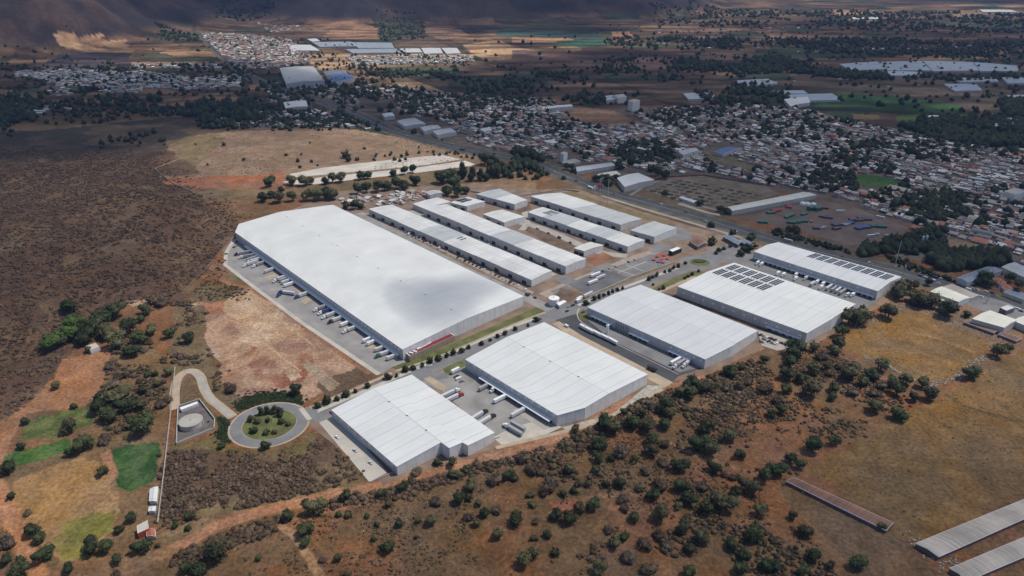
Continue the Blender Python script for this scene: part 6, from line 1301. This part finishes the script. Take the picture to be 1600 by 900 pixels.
MEA = [(1350, 503), (1440, 487), (1546, 536), (1545, 556), (1470, 602), (1440, 600), (1318, 546)]; MEB = [(1700, 540), (1600, 548), (1520, 590), (1430, 640), (1250, 735), (1350, 785), (1400, 835), (1600, 770)]
mass('grass_tufts', 'brown tufts in the dry meadows', np.concatenate([scatter(MEA, 200), scatter(MEB, 700)]), .25, .9, [(.15, .11, .055), (.12, .09, .05)], tiny, (.4, .8))
TNF = [(262, 230), (330, 208), (400, 204), (560, 203), (700, 228), (748, 250), (560, 272), (440, 285), (258, 280)]
mass('grass_tufts', 'dull brown tufts on the tan hill field', scatter(TNF, 2200), .5, 1.7, [(.17, .125, .07), (.12, .095, .055), (.20, .15, .09)], tiny, (.3, .6), dens=lambda x, y: noise(x, y, 90, 65) > .45)
LFT = [(175, 545), (260, 470), (300, 470), (318, 520), (345, 600), (372, 632), (345, 640), (270, 590), (262, 690), (170, 690), (150, 640), (170, 590)]
mass('undergrowth', 'grey and green brush between the homestead and the dirt pad', scatter(LFT, 1500), .9, 2.6, GB + BR[:2], small, dens=lambda x, y: noise(x, y, 20, 55) > .5)
ED = [(352, 398), (345, 440), (395, 458), (400, 466), (330, 470), (300, 460)]
mass('undergrowth', 'small bushes at the edge of the dirt pad', scatter(ED, 200), .5, 1.8, GB, small)
HG = [(500, 772), (560, 770), (640, 755), (720, 735), (790, 712), (850, 698), (845, 705), (760, 735), (640, 770), (520, 792)]
mass('undergrowth', 'brown hedge growth along the track below the warehouses', np.concatenate([scatter(HG, 520), scatter([(270, 870), (400, 822), (440, 812), (445, 822), (400, 838), (280, 882)], 260)]), 1, 2.4, BR + GB[:2], small)
mass('ditch_growth', 'dark rank growth in the ditches round the turning circle', np.concatenate([scatter([(368, 640), (372, 625), (400, 615), (440, 612), (472, 620), (470, 632), (420, 630), (385, 638)], 420), scatter([(338, 650), (358, 652), (354, 680), (360, 693), (342, 686)], 160)]), .8, 1.6, [(.02, .035, .012), (.03, .045, .016)], small, (.3, .6))
# far trees by zone: polygon, count, radius range, tones
DK = [(.022, .032, .013), (.028, .038, .016), (.036, .042, .02)]
FZ = [([(0, 148), (130, 150), (330, 160), (500, 165), (540, 190), (440, 190), (300, 178), (120, 170), (0, 182)], 750, 3, 8), ([(0, 160), (60, 158), (60, 190), (0, 195)], 200, 3, 7), ([(290, 165), (400, 160), (420, 195), (330, 200), (300, 190)], 260, 3, 9),
      ([(400, 130), (620, 125), (700, 150), (640, 180), (520, 170), (400, 165)], 420, 3, 8), ([(730, 118), (860, 112), (940, 128), (1010, 150), (960, 165), (820, 165), (740, 155)], 600, 3.5, 8), ([(560, 102), (630, 108), (720, 112), (730, 125), (640, 125), (560, 118)], 500, 3, 7),
      ([(1060, 95), (1190, 90), (1260, 92), (1250, 112), (1160, 118), (1060, 110)], 900, 4, 9), ([(1100, 135), (1160, 135), (1200, 140), (1240, 160), (1180, 168), (1100, 160)], 600, 4, 8), ([(950, 60), (1080, 58), (1200, 62), (1200, 78), (1040, 78), (960, 72)], 800, 3, 8), ([(-100, 60), (700, 60), (1000, 50), (1700, 30), (1700, 180), (1200, 130), (800, 110), (-100, 110)], 190, 3, 7), ([(950, 40), (1700, 20), (1700, 140), (1000, 130)], 199, 3, 7), ([(950, 50), (1700, 50), (1700, 120), (1000, 120)], 199, 2.5, 6),
      ([(1200, 60), (1420, 62), (1600, 70), (1600, 92), (1420, 90), (1280, 82), (1200, 76)], 1500, 3.5, 8), ([(1000, 15), (1600, 20), (1600, 55), (1300, 45), (1040, 42)], 2600, 4, 9), ([(1230, 112), (1330, 112), (1420, 120), (1500, 122), (1600, 115), (1600, 124), (1440, 128), (1300, 122)], 700, 4, 8),
      ([(1400, 198), (1500, 186), (1600, 190), (1600, 232), (1480, 222)], 1700, 4, 8), ([(1560, 160), (1600, 155), (1600, 185), (1570, 182)], 160, 4, 8), ([(0, 105), (390, 100), (390, 150), (200, 150), (0, 130)], 900, 2.5, 6),
      ([(320, 55), (480, 60), (740, 90), (740, 105), (480, 112), (380, 105)], 900, 2.5, 5), ([(960, 90), (1060, 85), (1060, 130), (960, 140), (860, 120)], 260, 4, 8), ([(250, 225), (420, 212), (700, 232), (640, 262), (300, 262)], 14, 2, 4),
      ([(0, 175), (260, 170), (300, 190), (250, 225), (0, 240)], 600, 2, 6), ([(300, 180), (560, 190), (560, 200), (330, 205)], 300, 2, 5), ([(1270, 150), (1600, 150), (1600, 185), (1400, 180)], 45, 3, 8), ([(590, 34), (665, 34), (665, 62), (592, 62)], 190, 3, 6), ([(245, 50), (310, 54), (310, 64), (250, 64)], 120, 3, 6), ([(340, 10), (440, 16), (430, 34), (340, 36)], 190, 5, 8)]
P = []; S = []; Cc = []
for poly, n, r0, r1 in FZ:
    p = scatter(poly, n); k = noise(p[:, 0], p[:, 1], 90, 33) + .5 * noise(p[:, 0], p[:, 1], 35, 34) > .66 if n > 200 else np.ones(len(p), bool)
    p = p[k][: int(.72 * k.sum())] if n > 400 else p[k]; p = p + rng.normal(0, 16, p.shape) * (n > 200); P.append(p); S.append(rng.uniform(r0, r1, len(p)))
# ------------------------------------------------------------------ town
hw = np.array(HS)
EXC = [W(q) for q in ([(868, 170), (900, 164), (965, 172), (1003, 190), (950, 200), (903, 192)], [(1318, 277), (1350, 271), (1388, 274), (1416, 288), (1370, 298), (1330, 292)], [(1092, 238), (1110, 234), (1190, 262), (1160, 268), (1118, 254)], [(1003, 236), (1046, 234), (1060, 248), (1008, 248)],
     [(925, 270), (960, 262), (1000, 265), (1030, 280), (975, 298), (930, 284)], [(895, 256), (960, 250), (966, 262), (900, 272)], [(872, 232), (892, 232), (912, 252), (884, 260), (872, 252)], [(1395, 375), (1460, 375), (1560, 385), (1600, 410), (1600, 450), (1480, 440), (1400, 420)], [(1320, 178), (1470, 176), (1480, 194), (1330, 190)], [(925, 140), (1010, 145), (1005, 172), (940, 165)], [(612, 184), (670, 182), (720, 205), (670, 214), (630, 200)],
     [(1110, 225), (1165, 225), (1165, 242), (1112, 242)], [(560, 155), (620, 155), (620, 186), (560, 180)], [(1400, 195), (1500, 186), (1600, 190), (1600, 232), (1480, 222)])]
def excluded(P, road_=26):
    k = np.zeros(len(P), bool)
    for q in EXC: k |= inpoly(P[:, 0], P[:, 1], q)
    s = hw[::3]; d = segdist(P[:, 0], P[:, 1], [tuple(p) for p in s]); return k | (d < road_)
def box_np(x0, x1, y0, y1, z0, z1, top=True, roof=1, wall=0, V=None, F=None, Rl=None):
    P = [(x0, y0), (x1, y0), (x1, y1), (x0, y1)]
    for i in range(4):
        a, b_ = P[i], P[(i + 1) % 4]; o = len(V); V += [(*a, z0), (*b_, z0), (*b_, z1), (*a, z1)]; F += [(o, o + 1, o + 2), (o, o + 2, o + 3)]; Rl += [wall] * 4
    o = len(V); V += [(p[0], p[1], z1) for p in P]; F += [(o, o + 1, o + 2), (o, o + 2, o + 3)]; Rl += [roof] * 4
def house_base(v):
    V, F_, Rl = [], [], []; k = dict(V=V, F=F_, Rl=Rl)
    if v == 0: box_np(-.5, .5, -.5, .5, -.1, .55, **k); box_np(-.5, .05, -.5, .1, .55, 1, **k); box_np(.2, .36, .2, .36, .55, .8, roof=2, wall=2, **k)
    elif v == 1: box_np(-.5, .5, -.5, .2, -.1, .6, **k); box_np(-.5, -.1, .2, .5, -.1, .55, **k); box_np(-.1, .5, .2, .5, -.1, .15, roof=1, wall=0, **k); box_np(.25, .4, -.3, -.15, .6, .85, roof=2, wall=2, **k)
    elif v == 2: box_np(-.5, .5, -.5, .5, -.1, .95, **k); box_np(-.2, .1, -.1, .2, .95, 1.2, **k)
    elif v == 3:                                                # pitched roof
        box_np(-.5, .5, -.5, .5, -.1, .55, **k); o = len(V); V += [(-.55, -.55, .55), (.55, -.55, .55), (.55, 0, .95), (-.55, 0, .95), (.55, .55, .55), (-.55, .55, .55)]; F_ += [(o, o + 1, o + 2), (o, o + 2, o + 3), (o + 3, o + 2, o + 4), (o + 3, o + 4, o + 5)]; Rl += [1] * 6
    else: box_np(-.5, .5, -.5, .5, -.1, .6, **k); box_np(-.5, .5, .05, .5, .6, 1.05, **k); box_np(-.3, -.15, -.3, -.15, .6, .85, roof=2, wall=2, **k)
    if v != 3:                                                  # parapet rim
        for x0, x1, y0, y1 in ((-.5, .5, -.5, -.47), (-.5, .5, .47, .5)): pass
    for x in (-.32, 0, .3):                                      # door and window openings, near and far side
        for y, s in ((-.503, 1), (.503, -1)):
            o = len(V); V += [(x - .07 * s, y, .16), (x + .07 * s, y, .16), (x + .07 * s, y, .38), (x - .07 * s, y, .38)]; F_ += [(o, o + 1, o + 2), (o, o + 2, o + 3)]; Rl += [2] * 4
    return np.array(V, float), np.array(F_), np.array(Rl)
HB = [house_base(v) for v in range(5)]
ROOFS = [((.62, .62, .59), 'white'), ((.48, .47, .45), 'white'), ((.30, .29, .28), 'grey'), ((.22, .20, .19), 'grey'), ((.42, .38, .32), 'cream'), ((.36, .15, .10), 'red roofed'), ((.26, .17, .13), 'brown roofed'), ((.60, .61, .60), 'white'), ((.34, .30, .27), 'grey')]
WALLS = [(.50, .48, .45), (.38, .34, .30), (.30, .24, .20), (.42, .28, .22), (.52, .46, .36), (.30, .36, .38), (.44, .30, .28), (.24, .22, .20)]
def lots(poly, ang, sx, sy, lot, prob, jit=1.2, exc=True, wob=.18):
    """rows of lots along streets; returns positions, angle"""
    Wp = np.array(W(poly)); c = Wp.mean(0); ca_, sa_ = math.cos(ang), math.sin(ang); q = (Wp - c) @ np.array([[ca_, -sa_], [sa_, ca_]]); out = []
    a0, a1, b0, b1 = q[:, 0].min(), q[:, 0].max(), q[:, 1].min(), q[:, 1].max(); y = b0
    while y < b1:
        for dy in (lot * .5, lot * 1.55):
            x = a0
            while x < a1:
                if ((x - a0) % sx) < sx - 8 and rng.random() < prob: out.append((x + rng.normal() * .5, y + dy + rng.normal() * jit * .5))
                x += lot * rng.uniform(.85, 1.25)
        y += sy
    o = np.array(out); Pw = o @ np.array([[ca_, sa_], [-sa_, ca_]]) + c
    Pw = Pw + np.stack([14 * (noise(Pw[:, 0], Pw[:, 1], 260, 81) - .5), 14 * (noise(Pw[:, 0], Pw[:, 1], 260, 82) - .5)], 1)
    k = inpoly(Pw[:, 0], Pw[:, 1], [tuple(p) for p in Wp])
    if exc: k &= ~excluded(Pw)
    Pw = Pw[k]; A_ = ang + wob * (noise(Pw[:, 0], Pw[:, 1], 200, 83) - .5) + rng.normal(0, .03, len(Pw)); return Pw, A_
hd = math.atan2(G(1200, 373)[1] - G(940, 297)[1], G(1200, 373)[0] - G(940, 297)[0])
T_A = [(700, 195), (760, 168), (860, 166), (930, 195), (1020, 195), (1120, 200), (1250, 195), (1400, 205), (1500, 228), (1620, 240), (1760, 300), (1760, 470), (1600, 440), (1545, 392), (1500, 370), (1440, 372), (1425, 350), (1300, 305), (1205, 290), (1100, 268), (1045, 272), (985, 288), (960, 262), (900, 262), (850, 245), (770, 232), (735, 222)]
T_B = [(600, 150), (700, 150), (860, 158), (870, 166), (760, 170), (720, 195), (640, 180), (600, 165)]
T_C = [(990, 178), (1060, 168), (1180, 165), (1250, 172), (1330, 190), (1400, 206), (1250, 196), (1020, 196)]
T_D = [(405, 178), (500, 172), (560, 180), (620, 200), (700, 222), (690, 224), (600, 205), (520, 198), (400, 198)]
T_G = [(330, 178), (420, 176), (520, 190), (560, 198), (480, 199), (400, 200), (330, 196)]
T_E = [(420, 140), (500, 136), (620, 136), (740, 150), (745, 160), (600, 168), (540, 165), (420, 160)]
T_F = [(0, 165), (60, 162), (130, 165), (130, 172), (40, 185), (0, 182)]
allP, allA, allZ = [], [], []
for z_, (poly, ang, sx, sy, lot, pr) in enumerate([(T_A, hd, 95, 31, 10.5, .95), (T_B, hd + .3, 90, 32, 11, .88), (T_C, hd + 1.57, 100, 34, 12, .85), (T_D, hd - .2, 90, 36, 12, .9), (T_E, hd, 90, 40, 14, .75), (T_F, .2, 80, 40, 14, .4), (T_G, hd + .4, 90, 40, 13, .6)]):
    p, a = lots(poly, ang, sx, sy, lot, pr); allP.append(p); allA.append(a); allZ.append(np.full(len(p), min(z_, 5)))
E_ = [([(312, 52), (345, 52), (400, 56), (450, 62), (485, 84), (485, 98), (420, 108), (375, 108), (352, 92)], .35, 200, 26, 9.5, .95, 6), ([(22, 112), (80, 109), (100, 118), (60, 124), (25, 120)], 1.1, 90, 28, 12, .8, 7), ([(100, 108), (225, 113), (300, 122), (380, 118), (382, 137), (290, 141), (225, 138), (90, 135), (45, 122)], .1, 120, 32, 11.5, .85, 7),
      ([(540, 89), (640, 88), (735, 88), (742, 97), (640, 101), (555, 103)], 1.25, 190, 32, 12, .92, 8), ([(205, 100), (345, 99), (348, 107), (208, 106)], .02, 300, 50, 14, .8, 7), ([(330, 5), (420, 8), (440, 22), (340, 24)], .1, 120, 60, 20, .5, 7), ([(400, 33), (450, 36), (480, 46), (420, 52)], .4, 120, 40, 14, .6, 6), ([(1000, 45), (1250, 40), (1250, 50), (1020, 52)], .1, 100, 120, 22, .25, 7), ([(950, 60), (1250, 58), (1600, 70), (1600, 95), (1200, 80), (960, 76)], .2, 100, 150, 22, .22, 7), ([(1100, 100), (1300, 95), (1500, 122), (1400, 140), (1150, 130)], .3, 110, 160, 20, .25, 7), ([(70, 140), (110, 138), (118, 150), (75, 150)], .2, 200, 40, 20, .7, 7), ([(150, 138), (222, 135), (222, 145), (155, 146)], 0, 200, 22, 16, .9, 8)]
for poly, ang, sx, sy, lot, pr, tn in E_:
    p, a = lots(poly, ang, sx, sy, lot, pr, exc=False, wob=.05); allP.append(p); allA.append(a); allZ.append(np.full(len(p), tn))
cl = [(530, 311), (560, 306), (575, 309), (620, 300), (672, 298), (697, 303), (697, 308), (650, 312), (640, 318), (600, 322), (560, 322), (540, 320)]
p, a = lots(cl, hd + .2, 60, 24, 9.0, .97, exc=False); allP.append(p); allA.append(a); allZ.append(np.full(len(p), 20)); ncl = len(p)
Pn, An, Zn = np.concatenate(allP), np.concatenate(allA), np.concatenate(allZ); n = len(Pn); print('houses', n)
sz = np.stack([rng.uniform(7.5, 12.5, n), rng.uniform(8, 13, n), rng.choice([3.6, 3.8, 5.8, 6.4, 7.5], n, p=[.3, .25, .2, .15, .1])], 1)
far_est = Zn >= 6; sz[far_est & (Zn < 20)] *= np.array([1.0, .95, .9]); bigk = rng.random(n) < .075; sz[bigk & ~far_est] *= np.array([2.1, 1.5, 1.1]); sz[Zn == 20] *= .85
ri = rng.integers(0, len(ROOFS), n); ri[Zn == 7] = rng.choice([0, 1, 7], (Zn == 7).sum()); ri[Zn == 8] = rng.choice([0, 4, 7], (Zn == 8).sum()); ri[Zn == 6] = rng.choice([0, 4, 5, 6, 1], (Zn == 6).sum(), p=[.25, .3, .25, .1, .1]); wi = rng.integers(0, len(WALLS), n)
order = np.argsort(np.hypot(Pn[:, 0], Pn[:, 1]) + (np.abs(proj(Pn[:, 0], Pn[:, 1], 0 * Pn[:, 0])[0] - 800) > 810) * 9999); near_i = order[:300]; rest = order[300:]
HM = {}
def hmesh(v, r_, w_):
    k = (v, r_, w_ % 4)
    if k not in HM:
        V, F_, Rl = HB[v]; cs = np.array([WALLS[(w_ % 4) * 2], ROOFS[r_][0], (.05, .055, .06)]); HM[k] = rawmesh('house', V, F_, cs[Rl], M['attr'], link=False)
    return HM[k]
ZN = [([(500, 290), (700, 290), (700, 330), (500, 330)], 'in the hamlet beside the units'), ([(980, 250), (1110, 225), (1110, 300), (980, 300)], 'in the town behind the planted plots'), ([(1110, 225), (1230, 225), (1230, 310), (1110, 310)], 'in the town above the cream shed'),
      ([(1230, 225), (1330, 225), (1330, 330), (1230, 330)], 'in the town before the playing field'), ([(1330, 285), (1440, 285), (1440, 375), (1330, 375)], 'in the town behind the container yard'), ([(1330, 225), (1440, 225), (1440, 285), (1330, 285)], 'in the town behind the playing field'), ([(1440, 225), (1530, 225), (1530, 450), (1440, 450)], 'in the town above the dark grove'), ([(1530, 225), (1700, 225), (1700, 480), (1530, 480)], 'in the town near the right edge'), ([(700, 150), (980, 150), (980, 300), (700, 300)], 'in the town behind the mill')]
for i in near_i:
    v = int(rng.integers(0, 5)); v = 3 if ri[i] == 5 and v < 3 else v; o = newo('house', hmesh(v, int(ri[i]), int(wi[i])), None, (Pn[i, 0], Pn[i, 1], 0), float(An[i])); o.scale = sz[i]; o['category'] = 'house'
    u, vv = proj(np.array([Pn[i, 0]]), np.array([Pn[i, 1]]), np.zeros(1)); where = next((w_ for q, w_ in ZN if inpoly(u, vv, q)[0]), 'in the town beyond the highway')
    two = 'tall' if sz[i, 2] > 5 else 'low'; reg(o, f'{two} {ROOFS[ri[i]][1]} {"box" if v != 3 else "gabled"} house {where}', float(u[0]), 'houses of the town')
cs = np.stack([np.array(WALLS)[wi], np.array([c for c, _ in ROOFS])[ri] * rng.uniform(.85, 1.12, (n, 1)), np.tile([.05, .055, .06], (n, 1))], 1)
o = bulk('distant_houses', HB, np.concatenate([Pn[rest], np.zeros((len(rest), 1))], 1), An[rest], sz[rest], cs[rest], M['attr']); o.data.update(); tag(o, 'dense flat roofed houses of the far town and estates', None, None, 'stuff')
zz = HT(Pn[rest][:, 0], Pn[rest][:, 1])
# town trees
tp = scatter(T_A, 1900); k = (noise(tp[:, 0], tp[:, 1], 120, 43) * .8 + .5 * noise(tp[:, 0], tp[:, 1], 40, 44) > .56) & ~excluded(tp, 18); P.append(tp[k]); S.append(rng.uniform(2.4, 6.5, k.sum()))
tp = np.concatenate([scatter(T_B, 420), scatter(T_C, 260), scatter(T_D, 260), scatter(T_E, 260)]); k = ~excluded(tp, 18); P.append(tp[k]); S.append(rng.uniform(2.5, 6.5, k.sum()))
for poly, n_, r0, r1 in (([(1000, 225), (1050, 222), (1065, 240), (1040, 262), (1000, 262), (950, 245), (960, 230)], 130, 3.5, 7), ([(1330, 395), (1410, 372), (1460, 358), (1480, 385), (1440, 400), (1380, 395), (1345, 402)], 170, 3, 6.5), ([(1455, 392), (1500, 400), (1560, 398), (1580, 410), (1530, 420), (1470, 425), (1450, 408)], 230, 4, 7.5), ([(1420, 310), (1500, 300), (1510, 340), (1460, 350), (1420, 335)], 200, 3, 6.5),
                         ([(1280, 235), (1400, 225), (1480, 235), (1490, 255), (1400, 250), (1290, 262)], 120, 3, 7), ([(1210, 360), (1325, 390), (1330, 398), (1205, 368)], 90, 1.5, 3), ([(560, 245), (700, 232), (740, 240), (752, 250), (700, 245), (560, 256)], 25, 2, 4), ([(800, 235), (850, 245), (840, 268), (800, 262)], 120, 4, 8), ([(1260, 270), (1330, 270), (1340, 300), (1270, 300)], 130, 3, 6), ([(1380, 395), (1480, 435), (1500, 445), (1400, 420)], 120, 1, 3), ([(760, 250), (860, 268), (830, 285), (760, 275)], 70, 3, 6)):
    tp = scatter(poly, n_); k = segdist(tp[:, 0], tp[:, 1], [tuple(p) for p in hw[::3]]) > 15; P.append(tp[k]); S.append(rng.uniform(r0, r1, k.sum()))
# tree-lined field edges of the far plain
fe = scatter([(-200, 70), (600, 120), (900, 95), (1700, 60), (1700, 160), (1200, 140), (900, 120), (500, 130), (-200, 170)], 5200)
fgx = (fe[:, 0] * ca + fe[:, 1] * sa) / 190; fgy = (-fe[:, 0] * sa + fe[:, 1] * ca) / 120
def vor(gx, gy):
    ix, iy = np.floor(gx), np.floor(gy); b1 = np.full(len(gx), 9e9); b2 = b1.copy()
    for dx in (-1, 0, 1):
        for dy in (-1, 0, 1):
            d = np.maximum(np.abs(gx - ix - dx - .15 - .7 * lat(ix + dx, iy + dy, 5)), np.abs(gy - iy - dy - .15 - .7 * lat(ix + dx, iy + dy, 6))); m = d < b1; b2 = np.where(m, b1, np.minimum(b2, d)); b1 = np.minimum(b1, d)
    return b2 - b1
k = vor(fgx, fgy) < .05; P.append(fe[k]); S.append(rng.uniform(2.5, 6, k.sum()))
Pt = np.concatenate(P); St = np.concatenate(S); k = Pt[:, 1] > 640; Pt, St = Pt[k], St[k]; print('far trees', len(Pt))
c = np.array(DK)[rng.integers(0, 3, len(Pt))] * rng.uniform(.7, 1.4, (len(Pt), 1)); z = HT(Pt[:, 0], Pt[:, 1])
o = bulk('distant_trees', tiny, np.stack([Pt[:, 0], Pt[:, 1], z + St * .25], 1), rng.uniform(0, 6.28, len(Pt)), np.stack([St, St, St * rng.uniform(.9, 1.6, len(Pt))], 1), c, M['far_leaf']); tag(o, 'dark trees scattered through the town and far plain', None, None, 'stuff')
# planted plots beyond the highway
ua = np.array(G(1000, 303)[:2]); ub = np.array(G(1140, 330)[:2]); uc = np.array(G(1060, 280)[:2]); q = 0
ud = np.array(G(1195, 305)[:2]); PM = None
for i in range(10):
    for j in range(7):
        s_, t_ = (i + .5) / 10, (j + .5) / 7; p = (ua * (1 - s_) + ub * s_) * (1 - t_) + (uc * (1 - s_) + ud * s_) * t_
        if rng.random() < .12: continue
        if PM is None:
            b = MB(); b.box((0, 0, .15), (1, 1, .3), M['concrete_light']); b.box((0, 0, .25), (.95, .9, .5), M['bark']); PM = b.mesh('kerb_bed')
        an = math.atan2(ub[1] - ua[1], ub[0] - ua[0]); rt = empty('planted_plot', (p[0], p[1], .05), an); rt['category'] = 'garden plot'; Ls = np.linalg.norm(ub - ua) / 10 * .8; Ws = np.linalg.norm(uc - ua) / 7 * .62
        bd = newo('kerb', PM, rt); bd.scale = (Ls, Ws, 1); pl = newo('planting', crowns('brown' if q % 3 else 'dark', 'bush')[q % 4], rt); pl.scale = (Ls * .56, Ws * .52, .75); q += 1
        reg(rt, f'rectangular planted plot in row {["one", "two", "three", "four", "five", "six", "seven"][j]} from the highway', float(proj(p[0], p[1], 0)[0]), 'planted plots beyond the highway')
# rubble along the meadow edge and on the dirt pad
def rubble(label, line, n, spread, r0, r1, c=(.33, .30, .26)):
    L_ = spline([PT(*p)[:2] for p in line], 10); pts = np.array([L_[i] for i in rng.integers(0, len(L_), n)]) + rng.normal(0, spread, (n, 2)); z = HT(pts[:, 0], pts[:, 1]); r = rng.uniform(r0, r1, n)
    V, F_ = ico(1, 5, .4, 3, .6); o = bulk('rubble', [(V, F_, None)], np.stack([pts[:, 0], pts[:, 1], z + r * .2], 1), rng.uniform(0, 6.28, n), np.stack([r, r * .8, r * .7], 1), np.tile(c, (n, 1)) * rng.uniform(.5, 1.4, (n, 1)), M['attr']); tag(o, label, None, None, 'stuff')
rubble('tumbled stones along the lower edge of the walled meadow', [(1352, 558), (1385, 572), (1410, 585), (1440, 598), (1455, 602)], 260, 1.6, .3, 1.1)
rubble('heaped stones at the right corner of the walled meadow', [(1460, 600), (1490, 592), (1503, 583), (1525, 565), (1545, 557)], 260, 2.2, .3, 1.1)
rubble('rubble along the upper edge of the walled meadow', [(1340, 512), (1370, 500), (1400, 485), (1420, 480), (1460, 488), (1500, 512)], 300, 2.2, .3, 1.0)
rubble('stones and spoil strewn over the dirt pad', [(440, 497), (400, 520), (430, 560), (460, 585), (480, 560), (345, 560), (400, 590)], 260, 11, .12, .45, (.42, .32, .24))
rubble('stones among the bushes of the scrubland', [(560, 840), (640, 815), (760, 800), (880, 760), (1000, 700), (1150, 640)], 300, 14, .2, .6)
rubble('pale clutter round the end of the pale shed', [(1425, 842), (1475, 885), (1490, 872)], 90, 2.5, .3, .9)
rubble('roadside clutter beside the nearest greenhouse pens', [(1500, 498), (1540, 520), (1580, 540)], 160, 4, .3, 1.0)

# ------------------------------------------------------------------ labels that need an ordinal
def ordw(k): return ['', 'first', 'second', 'third', 'fourth', 'fifth', 'sixth', 'seventh', 'eighth', 'ninth', 'tenth'][k] if k <= 10 else f'{k}{"th" if 10 <= k % 100 <= 20 else {1: "st", 2: "nd", 3: "rd"}.get(k % 10, "th")}'
by = {}
for o, base, px in THINGS: by.setdefault(base, []).append((px, o))
for base, l in by.items():
    l.sort(key=lambda t_: t_[0]); base = base.replace('_', ' ')
    for i, (px, o) in enumerate(l): o['label'] = base if len(l) == 1 else (f'{"left" if i == 0 else "right"} one of two, {base}' if len(l) == 2 else f'{base}, {ordw(i + 1)} from the left')
for o in list(col.objects):
    if o.parent is None and o.get('label') and len(o['label'].split()) > 16: print('LONG', o.name, o['label'])
